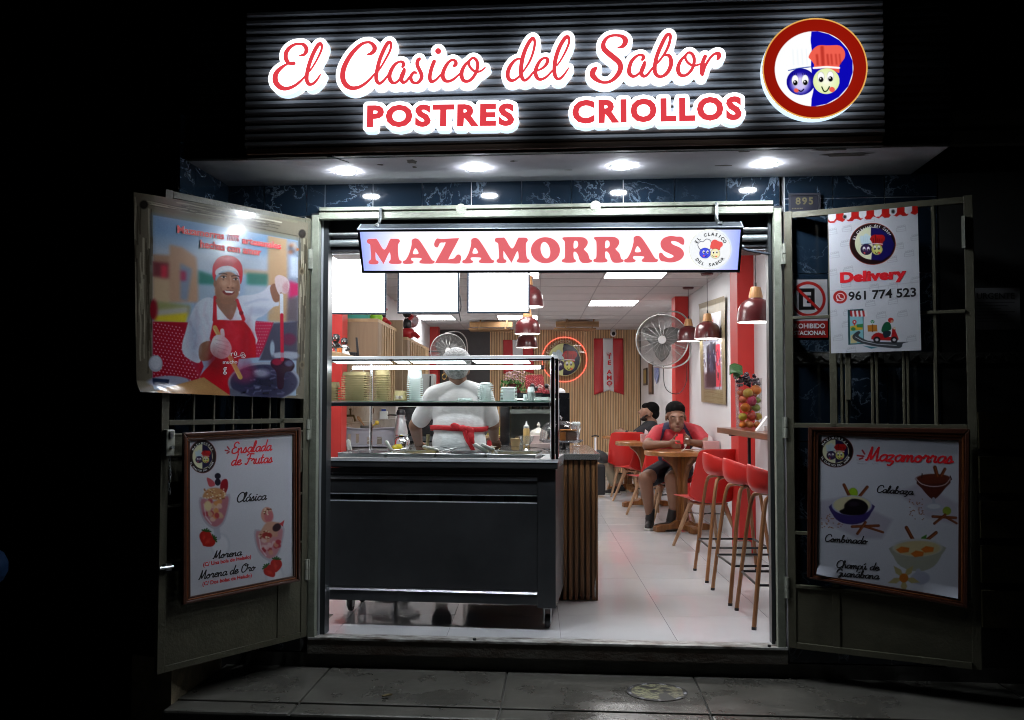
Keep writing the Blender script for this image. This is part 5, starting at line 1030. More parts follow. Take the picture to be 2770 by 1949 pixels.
# ------------------------------------------------ 3: Delivery banner
p3 = thing('delivery_banner', 'white Delivery banner with phone number and red scooter drawing', 'poster')
f = leafpt(MR, -.03, (2080, 500), 2.524); q4 = [(405, 205), (1015, 145), (1040, 1132), (425, 1152)]
cv = Cv(1100, 1200, .5, 'd8dae2')
def cake(x, y, s):
    c = 'b4b6be'; cv.line([(x-30*s, y), (x+30*s, y-14*s), (x+34*s, y+14*s), (x-28*s, y+22*s), (x-30*s, y)], 2.5, c); cv.line([(x-29*s, y+10*s), (x+33*s, y+2*s)], 2, c)
    for k in range(4): cv.ell(x-18*s+k*14*s, y-10*s-k*3*s, 7*s, 6*s, c); cv.ell(x-18*s+k*14*s, y-10*s-k*3*s, 4.5*s, 4*s, 'd8dae2')
for x, y in ((530, 300), (900, 300), (520, 400), (445, 480), (1000, 360), (540, 580), (955, 470), (840, 510), (1000, 650), (430, 600), (525, 680), (845, 690), (715, 700), (690, 810), (845, 795), (540, 870), (765, 890), (910, 880), (430, 880), (530, 950), (470, 1045), (560, 1130), (970, 1050), (430, 320), (885, 420), (685, 235)): cake(x, y, 1.05)
for k in range(5):
    x = 402+k*124; y = 205-k*12
    cv.poly([(x, y-10), (x+124, y-22), (x+124, y+32), (x+100, y+50), (x+72, y+40), (x+62, y+36), (x+45, y+56), (x+15, y+58), (x, y+46)], 'c41a14', soft=3)
for k in range(6):
    x = 432+k*104; y = 205-k*10; cv.poly([(x-30, y-12), (x+26, y-16), (x+26, y+24), (x+10, y+44), (x-14, y+46), (x-30, y+28)], 'c41a14' if False else 'e2e2e8', soft=3)
for k in range(6):
    x = 484+k*104; y = 200-k*10; cv.poly([(x-24, y-16), (x+26, y-20), (x+26, y+24), (x+12, y+44), (x-12, y+46), (x-24, y+28)], 'c41a14', soft=3)
for x, y in ((518, 220), (848, 184)): cv.ell(x, y, 15, 16, '8a8f90'); cv.ell(x, y, 9, 10, '101010')
cv.ell(708, 405, 158, 143, 'a03018'); cv.ell(708, 405, 154, 139, '240a0a'); cv.ell(702, 400, 115, 112, 'ecedc8')
cv.poly([(696, 292), (760, 300), (830, 345), (858, 410), (830, 480), (770, 520), (698, 514), (702, 470), (712, 440), (705, 380), (695, 340)], '171060')
class S3:
    def __getattr__(s, n):
        def g(*a, **k): k.pop('soft', None); return getattr(cv, n)(*a, **k)
        return g
faces(S3(), 524, 232, .214, dim=True)
cv.line([(415, 722), (640, 712), (1028, 662)], 2.5, 'b8bac2', soft=3)
# round chat badge
cv.ell(486, 768, 47, 44, 'c01c18'); cv.ell(488, 768, 30, 28, 'e4e2e6'); cv.ell(488, 768, 24, 22.5, 'c01c18'); cv.poly([(462, 796), (466, 776), (482, 792)], 'e4e2e6'); cv.line([(478, 758), (482, 770), (490, 778), (499, 781)], 7, 'e4e2e6', sm=3); cv.ell(478, 758, 5, 5, 'e4e2e6'); cv.ell(500, 780, 5, 5, 'e4e2e6')
# phone with shop, road, rider
cv.poly([(538, 856), (645, 848), (648, 1088), (542, 1094)], '1a4a50', soft=3); cv.poly([(552, 898), (640, 896), (644, 1082), (554, 1086)], '8cc8d4'); cv.poly([(555, 968), (640, 950), (640, 990), (556, 1000)], 'd8b030'); cv.poly([(600, 955), (642, 950), (640, 975), (600, 975)], '3a8a50'); cv.poly([(558, 1030), (600, 1010), (600, 1080), (558, 1084)], 'd8c890')
for k in range(8): cv.poly([(552+k*14, 862), (566+k*14, 860), (574+k*14, 900), (558+k*14, 902)], 'c8282c' if k % 2 == 0 else 'e8e8ea')
cv.ell(584, 938, 14, 14, 'c8282c'); cv.ell(584, 938, 6, 6, 'e8e8ea'); cv.poly([(576, 948), (592, 948), (584, 964)], 'c8282c'); cv.ell(576, 986, 16, 12, '3a8a50')
cv.poly([(610, 1000), (580, 1020), (570, 1045), (600, 1070), (700, 1100), (860, 1118), (905, 1110), (915, 1085), (952, 1074), (860, 1076), (700, 1070), (640, 1050), (612, 1030), (625, 1010)], '3c4248', soft=3, sm=3)
cv.line([(590, 1040), (640, 1068), (740, 1090), (870, 1098)], 4, 'd8d8dc'); cv.poly([(640, 1100), (740, 1112), (700, 1120)], '2a7a8a', soft=4)
cv.poly([(673, 960), (738, 958), (740, 1002), (675, 1004)], 'c07a28'); cv.line([(707, 958), (707, 1003)], 8, '8a5018'); cv.ell(707, 936, 13, 11, '2a8a50'); cv.line([(700, 936), (706, 941), (714, 931)], 4, 'f0f0f0')
cv.poly([(698, 1055), (715, 1022), (750, 1010), (800, 1030), (835, 1040), (842, 985), (862, 975), (864, 1000), (884, 1050), (868, 1064), (760, 1062)], 'b81c20', soft=3, sm=2)
for x in (737, 855): cv.ell(x, 1060, 24, 22, '1a1a1e'); cv.ell(x, 1060, 11, 10, 'c8ccd0')
cv.poly([(768, 1000), (778, 960), (800, 938), (826, 945), (836, 985), (812, 1000), (790, 1010)], '1c6040', sm=3); cv.poly([(780, 1004), (830, 1000), (828, 1030), (800, 1046), (784, 1040)], '24323c', sm=2); cv.ell(832, 926, 19, 17, 'c02420'); cv.ell(840, 934, 10, 9, 'd8a080'); cv.ell(856, 982, 8, 7, 'e8e0b0')
cv.noise(.012); print_sheet('print', cv, q4, [f(*p) for p in q4], 240, 340, attr_mat('matte_print'), p3, dark=.66)
lg = leafpt(MR, -.0306, (2080, 500), 2.524)
fit_text('Delivery', lg(486, 668), lg(942, 636), hgt(lg, 486, 668, 68), UP, red_i, p3, .055)
fit_text('961 774 523', lg(544, 790), lg(1006, 762), hgt(lg, 544, 790, 58), UP, blk_i, p3, .025)
c = lg(708, 405); Mq = plane(c, lg(718, 404)-c, UP); arc_text('El Clásico del Sabor', .021, Mq, (lg(708+136, 405)-c).length*.99, 158, 24, wh, p3, .005, sx=.85)
# ------------------------------------------------ 4: Mazamorras poster
p4 = thing('dessert_poster', 'framed white poster headed Mazamorras with three bowls, corner peeling', 'poster')
f = leafpt(MR, -.03, (2080, 1100), 2.126); oc = [(228, 117), (1158, 128), (1146, 1160), (222, 985)]; ic = [(288, 163), (1092, 196), (1088, 1102), (278, 966)]
wood_frame(f, oc, ic, p4, fr_d, fr_c)
cv = Cv(1318, 1250, .5, 'cfd2de'); mini(cv, 380, 258, 98, 92)
cv.poly([(285, 545), (420, 520), (700, 650), (640, 760), (500, 755), (285, 650)], 'b9b6c6', soft=20); cv.poly([(730, 490), (860, 440), (1088, 560), (1088, 680), (900, 640)], 'bdb9c8', soft=24)
def cinn(x0, y0, x1, y1, w_=17): cv.line([(x0, y0), (x1, y1)], w_, '6e3418', soft=4); cv.line([(x0+3, y0), (x1+3, y1)], w_*.3, 'a45a2c', soft=4)
for k in range(40): cv.ell(rng.uniform(300, 420), rng.uniform(610, 700), 3.5, 2.5, '9a5a3c'); cv.ell(rng.uniform(790, 890), rng.uniform(530, 650), 3.5, 2.5, '9a5a3c')
cv.ell(475, 497, 27, 30, '9cc828', soft=4)
cinn(425, 450, 462, 530); cinn(555, 462, 500, 530)
cv.poly([(357, 560), (362, 620), (400, 662), (470, 678), (540, 660), (578, 610), (582, 560)], '3c3070', soft=4, sm=3); cv.ell(470, 568, 113, 58, 'b6bcd4', soft=4); cv.ell(470, 566, 104, 50, 'd8d0a8', soft=6)
cv.poly([(430, 560), (470, 530), (530, 540), (560, 575), (540, 615), (480, 625), (420, 618), (400, 600), (425, 585)], '140c14', soft=6, sm=4); cv.ell(480, 560, 30, 14, '3a3040', soft=12, al=.7)
cinn(470, 690, 620, 684, 15); cinn(500, 730, 545, 665, 15); cinn(545, 690, 645, 722, 12)
cv.poly([(840, 420), (870, 470), (915, 520), (940, 532), (965, 520), (1010, 470), (1042, 415)], '5a2a20', soft=4, sm=2); cv.ell(940, 415, 104, 28, '6a3222', soft=5); cv.line([(838, 415), (870, 445), (940, 460), (1010, 448), (1044, 408)], 5, 'c8bcc4', soft=4, sm=3); cv.line([(872, 386), (870, 410)], 6, '3a2020'); cv.line([(1040, 400), (1048, 420)], 6, '3a2020')
cinn(948, 350, 962, 400, 22); cinn(1008, 360, 984, 400, 18); cv.line([(940, 530), (942, 560)], 18, 'aab0c0'); cv.ell(942, 578, 56, 22, 'b4b9c8', soft=5); cv.ell(942, 574, 40, 14, 'cfd3de', soft=5)
cv.ell(1020, 600, 26, 24, '93a83c', soft=4); cinn(935, 632, 1075, 640, 15); cinn(945, 672, 1010, 622, 15); cinn(1020, 640, 1080, 672, 12)
cinn(780, 695, 835, 795, 20); cinn(955, 725, 850, 805, 20); cv.poly([(850, 790), (870, 750), (900, 735), (895, 765), (868, 795)], '4a8a2c', soft=4)
cv.poly([(700, 800), (705, 860), (750, 920), (850, 948), (940, 920), (990, 850), (994, 800)], 'a9ab9c', soft=5, sm=3); cv.ell(847, 810, 148, 52, 'c6c9c8', soft=5); cv.ell(847, 815, 136, 44, 'cdbf92', soft=8)
for x, y in ((760, 822), (845, 845), (905, 820)): cv.poly([(x-40, y), (x-10, y-18), (x+38, y-10), (x+32, y+14), (x-16, y+20)], 'd8762c', soft=6)
cv.line([(850, 945), (850, 975)], 30, 'b0b4c4', soft=6); cv.ell(862, 985, 56, 38, 'aeb2c6', soft=8)
for a in range(5): t = a*1.256+.3; cv.poly([(765, 985), (765+56*math.cos(t-.35), 985+50*math.sin(t-.35)), (765+98*math.cos(t), 985+88*math.sin(t)), (765+56*math.cos(t+.35), 985+50*math.sin(t+.35))], 'b9ac78', soft=5)
cv.ell(765, 985, 26, 26, 'c8742a', soft=5)
for k in range(30): x = rng.uniform(480, 700); y = rng.uniform(178, 205) if k % 2 else rng.uniform(305, 335); cv.line([(x, y), (x+rng.uniform(5, 40), y+rng.uniform(-4, 4))], 4, 'a8a8b0', soft=5, al=.6)
for a_, q_ in (((500, 282), (535, 286)), ((528, 252), (540, 272)), ((512, 302), (530, 296))): cv.line([a_, q_], 9, 'b81018')
cv.poly([(276, 958), (330, 975), (385, 1015), (380, 1020), (276, 990)], '15110e', soft=3)
cv.noise(.012); print_sheet('print', cv, ic, [f(*p) for p in ic], 260, 320, attr_mat('matte_print'), p4, dark=.60, curl=lambda u, v: .03*np.clip((v-.93)/.07, 0, 1)**1.5*(np.clip((.16-u)/.16, 0, 1)+.6*np.clip((u-.75)/.25, 0, 1)))
lg = leafpt(MR, -.0306, (2080, 1100), 2.126)
for s_, A, Q, c, m in (('Mazamorras', (552, 310), (1062, 326), 78, red_i), ('Calabaza', (620, 494), (838, 508), 42, blk_i), ('Combinado', (322, 776), (574, 792), 42, blk_i), ('Champú de', (388, 926), (642, 944), 42, blk_i), ('Guanábana', (386, 974), (642, 994), 42, blk_i)):
    script(s_, lg(*A), lg(*Q), hgt(lg, A[0], A[1], c), UP, m, p4, .118)
ring_text(lg, 380, 258, 98, 'MAZAMORRAS', 'EL CLASICO DEL SABOR', .0155, p4)
# ================================================================== shop interior (frame I: u right, v inwards)
UL, UR, VB, HC = -2.0, 1.50, 11.25, 2.47
def inst(me, name, parent, loc, m=None):
    o = bpy.data.objects.new(name, me); COL.objects.link(o); o.parent = parent; o.location = loc; return o
def boxmesh(name, x, y, z, m, bev=0.):
    b = B(); b.box(-x/2, x/2, -y/2, y/2, 0, z, bev=bev); bmesh.ops.recalc_face_normals(b.bm, faces=b.bm.faces); me = bpy.data.meshes.new(name); b.bm.to_mesh(me); b.bm.free(); me.materials.append(m); return me
wallw = mat('wall_white', (.70, .70, .72), .55, nz=.04, nscale=2, bump=.03, bscale=60)
red_w = mat('wall_red', (.60, .035, .03), .45, nz=.08, nscale=4)
fl = thing('shop_floor', None, None, F=FI); fl['kind'] = 'structure'
b = B(); b.face([FI.inverted() @ V(p) for p in ((XL, -.0005, -.004), (XR, -.0005, -.004), (XR+.9, 11.6, -.004), (XL-1.6, 11.6, -.004))]); obj('joint_bed', b, joint_m, fl)
tm = boxmesh('tile', .5965, .5965, .008, floor_m, .0008)
for i in range(-4, 3):
    for j in range(0, 20):
        u0, v0 = .44+.5985*i, .615+.6*(j-1)
        cu_, cv_ = u0+.299, v0+.3
        if cu_ > 1.75: continue
        # trim the first row and the row ends to the doorway and the walls
        a0, a1, c0_, c1_ = u0+.001, u0+.5975, v0+.001, v0+.599
        a0 = max(a0, UL-.05); a1 = min(a1, UR+.05)
        def vmin(u): return (.0 - u*math.sin(ANG)*0 + (-math.tan(ANG)*u))+.004
        if j == 0:
            pts = [(a0, max(c0_, vmin(a0)+.0)), (a1, max(c0_, vmin(a1)+.0)), (a1, c1_), (a0, c1_)]
            if a0 < (XL)+.02: pts = [(max(a0, XL+.03), max(c0_, vmin(a0)+.06)), (a1, max(c0_, vmin(a1))), (a1, c1_), (max(a0, XL+.03), c1_)]
            b = B(); b.prism([(p[0], p[1], -.0045) for p in pts], (0, 0, .0045)); obj('tile', b, floor_m, fl)
        elif a1-a0 > .59: inst(tm, 'tile', fl, (cu_, cv_, -.008))
        else: b = B(); b.box(a0, a1, c0_, c1_, -.006, 0); obj('tile', b, floor_m, fl)
ce = thing('shop_ceiling', None, None, F=FI); ce['kind'] = 'structure'
ctile = mat('ceiling_tile', (.55, .535, .53), .8, nz=.06, nscale=3, bump=.15, bscale=120)
tbar = mat('t_bar', (.30, .295, .295), .5)
us = [UL, -1.455, -.845, -.235, .375, .985, UR+.001]; vs_ = [.42+.001]+[4.57-.68*5+.68*k for k in range(0, 15)]; vs_ = [v for v in vs_ if v < VB-.1]+[VB]
panels = {(2, 1.2), (4, 1.2), (0, 1.2), (4, 4.57-.68), (2, 4.57-.68), (2, 6.61), (4, 6.61), (2, 8.65), (0, 8.65)}
pan_m = mat('panel_glow', (1, 1, 1), emit=17., ecol=(1., .99, .98))
b = B(); b.box(UL-.1, UR+.1, .42, VB+.3, HC+.02, HC+.05); obj('deck', b, darkm, ce, F=FI)
npn = 0; labs = ['lit ceiling panel over the cook, leftmost of the front row', 'lit ceiling panel nearest the doorway, left row', 'lit ceiling panel nearest the doorway, right row', 'lit ceiling panel just under the hanging sign, right row', 'lit ceiling panel seen between the second and third menu screens', 'middle lit ceiling panel left of the far pendant lamps', 'lit ceiling panel in front of the wall fan', 'small lit ceiling panel at the back above the wooden baffle', 'lit ceiling panel at the back left above the kitchen']
for i in range(len(us)-1):
    for v0, v1 in zip(vs_, vs_[1:]):
        g = .006; lit = any(k[0] == i-0 and v0-.05 < k[1] < v1-.02 for k in panels)
        if not lit:
            b = B(); b.box(us[i]+g, us[i+1]-g, v0+g, v1-g, HC, HC+.012); obj('ceiling_tile', b, ctile, ce)
        else:
            t = thing('ceiling_light', labs[npn % 9], 'ceiling light', F=FI, group='lit panels in the ceiling'); npn += 1
            b = B(); b.box(us[i]+.02, us[i+1]-.02, v0+.02, v1-.02, HC-.001, HC+.004); obj('diffuser', b, pan_m, t)
            b = B(); b.box(us[i]+g, us[i+1]-g, v0+g, v0+.019, HC-.002, HC+.008); b.box(us[i]+g, us[i+1]-g, v1-.019, v1-g, HC-.002, HC+.008); b.box(us[i]+g, us[i]+.019, v0+.0195, v1-.0195, HC-.002, HC+.008); b.box(us[i+1]-.019, us[i+1]-g, v0+.0195, v1-.0195, HC-.002, HC+.008); obj('frame', b, tbar, t)
for u in us[1:-1]: b = B(); b.box(u-.006, u+.006, .42, VB, HC-.003, HC+.006); obj('main_runner', b, tbar, ce)
for v in vs_[1:-1]:
    b = B(); b.box(UL, UR, v-.005, v+.005, HC-.002, HC+.0055); obj('cross_runner', b, tbar, ce)
def istruct(nm, m, fn): b = B(); fn(b); return obj(nm, b, m, F=FI, kind='structure')
istruct('left_wall', wallw, lambda b: b.box(UL-.1, UL, .30, VB+.3, -.05, HC+.04))
istruct('right_wall', wallw, lambda b: b.box(UR, UR+.1, .12, VB+.3, -.05, HC+.04))
istruct('front_inner_wall', wallw, lambda b: b.box(UL, XL-.02+.0, .3, .36, -.05, HC+.04))
istruct('header_beam', wallw, lambda b: b.box(UL, UR, .44, .46, 2.3, HC+.0))
istruct('back_wall', mat('back_grey', (.075, .07, .072), .6, nz=.1), lambda b: b.box(UL, -1.05, VB-.02, VB+.2, 0, HC))
# slatted wooden back wall
bw = thing('slatted_wall', None, None, F=FI); bw['kind'] = 'structure'
pine = wood('pine_slat', hx('e8c49a'), hx('c49b6e'), 2, 7, .5); pine_d = wood('pine_back', hx('5d442d'), hx('44301f'), 2, 6, .6)
b = B(); b.box(-1.05, UR, VB, VB+.05, 0, HC); obj('backing', b, pine_d, bw)
x = -1.046; me = boxmesh('slat', .0185, .02, HC-.002, pine)
while x < UR-.02: inst(me, 'slat', bw, (x+.009, VB-.0105, .001)); x += .0275
# red columns
istruct('red_column', red_w, lambda b: b.box(1.365, UR-.001, 2.9, 3.19, 0, HC))
istruct('red_column', red_w, lambda b: b.box(1.34, UR-.001, 6.2, 6.48, 0, HC))
istruct('red_column', red_w, lambda b: b.box(UL+.001, -1.885, 2.9, 3.12, 0, HC))
istruct('red_column', red_w, lambda b: b.box(UL+.001, -1.86, 10.6, 10.9, 0, HC))
b = B(); b.box(1.33, 1.44, 2.80, 2.895, .001, .115, bev=.004); obj('floor_box', b, mat('grey_box', (.35, .35, .33), .5), F=FI, label='small grey box on the floor at the foot of the near red column', cat='box')
# ------------------------------------------------------------------ serving cart
cartR = thing('serving_cart', 'stainless steel steam table cart with glass sneeze guard and caster', 'serving cart', (-.195, .215, 0), -.035)
MC = Matrix.Translation((-.195, .215, 0)) @ Matrix.Rotation(-.035, 4, 'Z'); MCi = MC.inverted()
def onC(px, py, y): n = MC.to_3x3() @ V((0, 1, 0)); o = MC @ V((0, y, 0)); d = ray(px, py); t = (o-CAM_P).dot(n)/d.dot(n); return MCi @ (CAM_P+d*t)
XA = -1.262
cp = lambda nm, m, fn, par=cartR, **k: (lambda b: (fn(b), obj(nm, b, m, par, **k))[1])(B())
cp('body', steel_d, lambda b: b.box(XA, -.10, .012, .66, .135, .862))
cp('end_post', steel_d, lambda b: b.box(-.099, .0, -.004, .66, .122, .864, bev=.002))
cp('counter_ledge', steel_d, lambda b: b.box(XA-.01, .013, -.03, .06, .868, .909, bev=.006))
cp('ledge_lip', steel, lambda b: b.prism([(XA-.01, -.033, .903), (XA-.01, -.026, .919), (XA-.01, .055, .919), (XA-.01, .055, .911), (XA-.01, -.024, .9095)], (.023-XA, 0, 0)))
cp('drawer_front', steel_d, lambda b: b.box(XA, -.101, .0, .0115, .728, .8))
cp('fold_strip', steel, lambda b: b.prism([(XA, -.002, .803), (XA, .0095, .82), (XA, .0115, .803)], (-.101-XA, 0, 0)))
cp('fold_strip', steel, lambda b: b.prism([(XA, -.002, .72), (XA, .008, .726), (XA, .0115, .72)], (-.101-XA, 0, 0)))
cp('fold_strip', steel, lambda b: b.prism([(XA, -.002, .680), (XA, .006, .685), (XA, .0115, .68)], (-.101-XA, 0, 0)))
cp('main_panel', steel_d, lambda b: b.box(XA, -.101, -.001, .0115, .213, .678))
cp('fold_strip', steel, lambda b: b.prism([(XA, -.006, .194), (XA, .008, .2115), (XA, .0115, .194)], (-.101-XA, 0, 0)))
cp('toe_panel', steel_d, lambda b: b.box(XA, -.101, -.001, .0115, .138, .192))
for k in range(6):
    a, q = onC(840+(230+k*254)/2.87, 1350, 0).x, onC(840+(335+k*254)/2.87, 1350, 0).x
    cp('vent_slot', blackm, lambda b: b.box(a, q, .0095, .0118, .688, .716))
cp('top_shelf_line', steel, lambda b: b.box(XA, -.101, .0105, .0119, .832, .834))
# caster
def caster(x, y):
    t = thing('x', None, None)
    bpy.data.objects.remove(t)
    cp('caster_fork', steel, lambda b: (b.box(x-.02, x+.02, y-.02, y+.02, .108, .121), b.box(x-.02, x-.016, y-.012, y+.03, .03, .107), b.box(x+.016, x+.02, y-.012, y+.03, .03, .107)))
    w_ = cp('caster_wheel', mat('rubber', (.02, .02, .022), .5), lambda b: b.lathe([(.012, -.013), (.034, -.013), (.038, -.006), (.038, .006), (.034, .013), (.012, .013)], (x, y+.018, .0385), M=Matrix.Rotation(PI/2, 3, 'Y'), n=20), smooth=30)
    cp('caster_hub', steel, lambda b: b.lathe([(.001, -.015), (.013, -.015), (.013, .015), (.001, .015)], (x, y+.018, .0385), M=Matrix.Rotation(PI/2, 3, 'Y'), n=12), par=cartR)
for x, y in ((-.05, .06), (-1.235, .6), (-.05, .58), (-1.235, .35)): caster(x, y)
# deck with wells and pans
cp('deck', steel, lambda b: (b.box(XA, .0, .061, .12, .87, .914), b.box(XA, .0, .56, .66, .87, .914)))
cp('deck_end', steel, lambda b: b.box(-.10, .0, .1205, .5595, .87, .9135))
foods = [(.12, .015, .03), (.42, .30, .08), (.05, .02, .03), (.36, .27, .10)]
for k in range(4):
    x0 = -1.25+k*.285; x1 = x0+.272
    def pan(b):
        for s_, z0, z1 in ((0, .87, .935),):
            b.box(x0, x1, .125, .131, z0, z1); b.box(x0, x1, .545, .551, z0, z1); b.box(x0, x0+.006, .1315, .5445, z0, z1); b.box(x1-.006, x1, .1315, .5445, z0, z1)
        b.box(x0+.0065, x1-.0065, .1315, .5445, .85, .856)
    p = cp('pan', steel, pan, bev=.002)
    cp('pan_rim', chrome, lambda b: b.tube([(x0, .128, .936), (x1, .128, .936), (x1, .548, .936), (x0, .548, .936)], .004, 6, closed=True))
    o = cp('dessert', mat('dessert_%s' % 'abcd'[k], foods[k], .25, nz=.5, nscale=60, bump=.5), lambda b: b.box(x0+.007, x1-.007, .132, .544, .8565, .905)); o['kind'] = 'stuff'
lid_g = glass('clear_lid', (.96, .98, .98), .25, .03)
for x0 in (-1.18, -.62):
    b = B(); b.tube(catmull([(x0, .3, .94), (x0+.03, .3, .965), (x0+.3, .3, .972), (x0+.52, .3, .965), (x0+.56, .3, .94)], 4), .0018, 4); obj('lid_edge', b, chrome, cartR)
# sneeze guard
gl_c = glass('clear_glass', (.97, 1., .985), .04)
cp('front_pane', gl_c, lambda b: b.face([(XA+.0, .005, .93), (-.03, .005, .93), (-.03, .005, 1.455), (XA, .005, 1.455)]))
cp('roof_pane', gl_c, lambda b: b.box(XA, -.0, .0, .42, 1.466, 1.474))
cp('roof_edge', mat('edge_glow', (.7, .75, .8), .15, .6, emit=.55, ecol=(.85, .93, 1.)), lambda b: b.box(XA, .01, -.008, -.0005, 1.4655, 1.481, bev=.002))  # no lamp: a faint glow imitates the light caught by this edge
cp('roof_bar', al_m, lambda b: b.box(XA, .013, -.004, .02, 1.455, 1.4645))
cp('shelf_pane', mat('green_glass', (.35, .62, .52), .05, trans=.0, alpha=.45), lambda b: b.box(XA, -.04, .02, .36, 1.2275, 1.2345))
cp('shelf_rail', al_m, lambda b: b.box(XA, -.035, -.002, .018, 1.204, 1.227, bev=.002))
cp('shelf_rail', al_m, lambda b: b.box(XA, -.035, .34, .36, 1.204, 1.2265))
cp('guard_post', chrome, lambda b: b.tube(catmull([(-.016, .0, .919), (-.016, .0, 1.2), (-.016, .0, 1.44), (-.016, .008, 1.464), (-.016, .03, 1.474)], 4), .0145, 14), smooth=True)
cp('guard_post', mat('post_black', (.03, .03, .035), .25, .5), lambda b: b.box(.0, .012, .002, .024, .919, 1.462))
cp('guard_post', chrome, lambda b: b.cyl((-.016, .36, .914), (-.016, .36, 1.465), .009), smooth=True)
cp('guard_post', chrome, lambda b: b.cyl((XA+.14, .36, .914), (XA+.14, .36, 1.465), .009), smooth=True)
cp('end_pane', gl_c, lambda b: b.face([(-.03, .03, .93), (-.03, .35, .93), (-.03, .35, 1.46), (-.03, .03, 1.46)]))
q0, q1 = onC(953, 994, .05), onC(1462, 994, .05)
cp('tube_lamp', mat('tube_glow', (1, 1, 1), emit=22., ecol=(.92, .97, 1)), lambda b: b.box(q0.x, q1.x, .045, .07, q1.z-.009, q1.z+.009, bev=.004))
cp('lamp_cap', steel, lambda b: (b.box(q1.x+.001, q1.x+.02, .043, .073, q1.z-.011, q1.z+.011)))
for a, c in ((895, 1060), (1062, 1108), (1104, 1260), (1272, 1435)):  # added glowing strips standing in for ceiling lights mirrored in the roof glass
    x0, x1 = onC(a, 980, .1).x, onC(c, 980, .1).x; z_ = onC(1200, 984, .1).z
    cp('roof_reflection', mat('reflection_glow', (.8, .85, .88), .4, emit=1., ecol=(.80, .92, 1.)), lambda b: b.prism([(x0, .08, z_+.022), (x1-.02, .08, z_+.022), (x1, .12, z_), (x0+.03, .12, z_)], (0, .006, .001)))
# ------------------------------------------------------------------ things on the glass shelf
kraft = mat('kraft_card', (.40, .31, .155), .7, nz=.1, nscale=30); kraft2 = mat('kraft_dark', (.27, .20, .09), .7); whitec = mat('cup_white', (.74, .78, .78), .4); clearp = mat('clear_plastic', (.75, .82, .82), .15, alpha=.55)
ZS = 1.2352
def shelf_stack(nm, label, cat, px0, px1, ytop, yb, nr, m, sq=False, taper=.86, block=None, y=.20):
    a, c = onC(px0, 1080, y), onC(px1, 1080, y); cx = (a.x+c.x)/2; r = (c.x-a.x)/2; ht = (yb-ytop)*.00207
    t = thing(nm, label, cat, MC @ V((cx, y, ZS)), -.035)
    bh = block if block is not None else ht*.25; rh = (ht-bh)/max(1, nr)
    for k in range(nr):
        b = B(); z = k*rh
        if sq: b.box(-r, r, -r*.75, r*.75, z, z+rh*.45); b.box(-r*.74, r*.74, -r*.5, r*.5, z+rh*.45, z+rh)
        else: b.lathe([(r, z+.0004), (r*1.02, z+rh*.5), (r*.72, z+rh*.5), (r*.72, z+rh)], n=20)
        obj('cup' if cat != 'lids' else 'lid', b, m, t, smooth=30)
    b = B(); z = nr*rh
    if sq: b.prism([(-r*.94, -r*.7, z), (r*.94, -r*.7, z), (r*taper, -r*.66, z+bh), (-r*taper, -r*.66, z+bh)], (0, r*1.3, 0))
    else: b.lathe([(r*.93, z), (r*taper, z+bh), (r*taper*.9, z+bh+.001)], n=20)
    obj('cup' if cat != 'lids' else 'lid', b, m, t, smooth=30); return t
G_ = 'stacked takeaway containers on the glass shelf'
shelf_stack('container_stack', 'short stack of square kraft containers at the left end of shelf', 'containers', 872, 917, 1032, 1084, 5, kraft, True, .82, .032)
shelf_stack('container_stack', 'tall stack of square kraft containers on the glass shelf', 'containers', 930, 998, 1004, 1084, 11, kraft, True, .84, .022)
shelf_stack('cup_stack', 'tall stack of round kraft cups on the glass shelf', 'cups', 1012, 1056, 999, 1084, 11, kraft, False, .82, .03)
t = shelf_stack('paper_bowl', 'single upturned kraft bowl with dark round print on the shelf', 'bowl', 1063, 1103, 1057, 1084, 1, kraft, False, .78, .05)
b = B(); b.grid(lambda s, q: ((.0405-.006*abs(q-.5))*math.sin((s-.5)*1.1)*1.0, -.0415*math.cos((s-.5)*1.1)+.008*q, .012+.03*q), 8, 4); obj('round_print', b, mat('dark_print', (.05, .02, .02), .5, nz=.8, nscale=60, col2=(.5, .45, .4)), t)
shelf_stack('cup_stack', 'tall stack of upturned white paper cups on the glass shelf', 'cups', 1101, 1143, 996, 1084, 12, whitec, False, .84, .05)
shelf_stack('lid_stack', 'stack of clear plastic lids on the glass shelf', 'lids', 1292, 1335, 1034, 1084, 9, clearp, False, .6, .01)
shelf_stack('tray_stack', 'stack of square white foam trays on the glass shelf', 'trays', 1356, 1397, 1046, 1084, 9, whitec, True, .9, .006)
shelf_stack('cup_stack', 'narrow stack of small white plastic cups near the post', 'cups', 1425, 1448, 1046, 1084, 9, whitec, False, .72, .03)
shelf_stack('small_cup', 'one tiny upturned white cup beside the small cup stack', 'cup', 1414, 1428, 1066, 1084, 1, whitec, False, .8, .022)
shelf_stack('clear_bowl', 'shallow clear plastic bowl at the middle of the shelf', 'bowl', 1236, 1278, 1077, 1084, 1, clearp, False, .9, .008)
a, c = onC(1448, 1075, .2), onC(1485, 1075, .2); t = thing('plastic_tray', 'pale flat plastic tray at the right end of shelf', 'tray', MC @ V(((a.x+c.x)/2, .2, ZS)), -.035); b = B(); b.box(-(c.x-a.x)/2, (c.x-a.x)/2, -.05, .08, 0, .022, bev=.004); obj('tray', b, clearp, t)
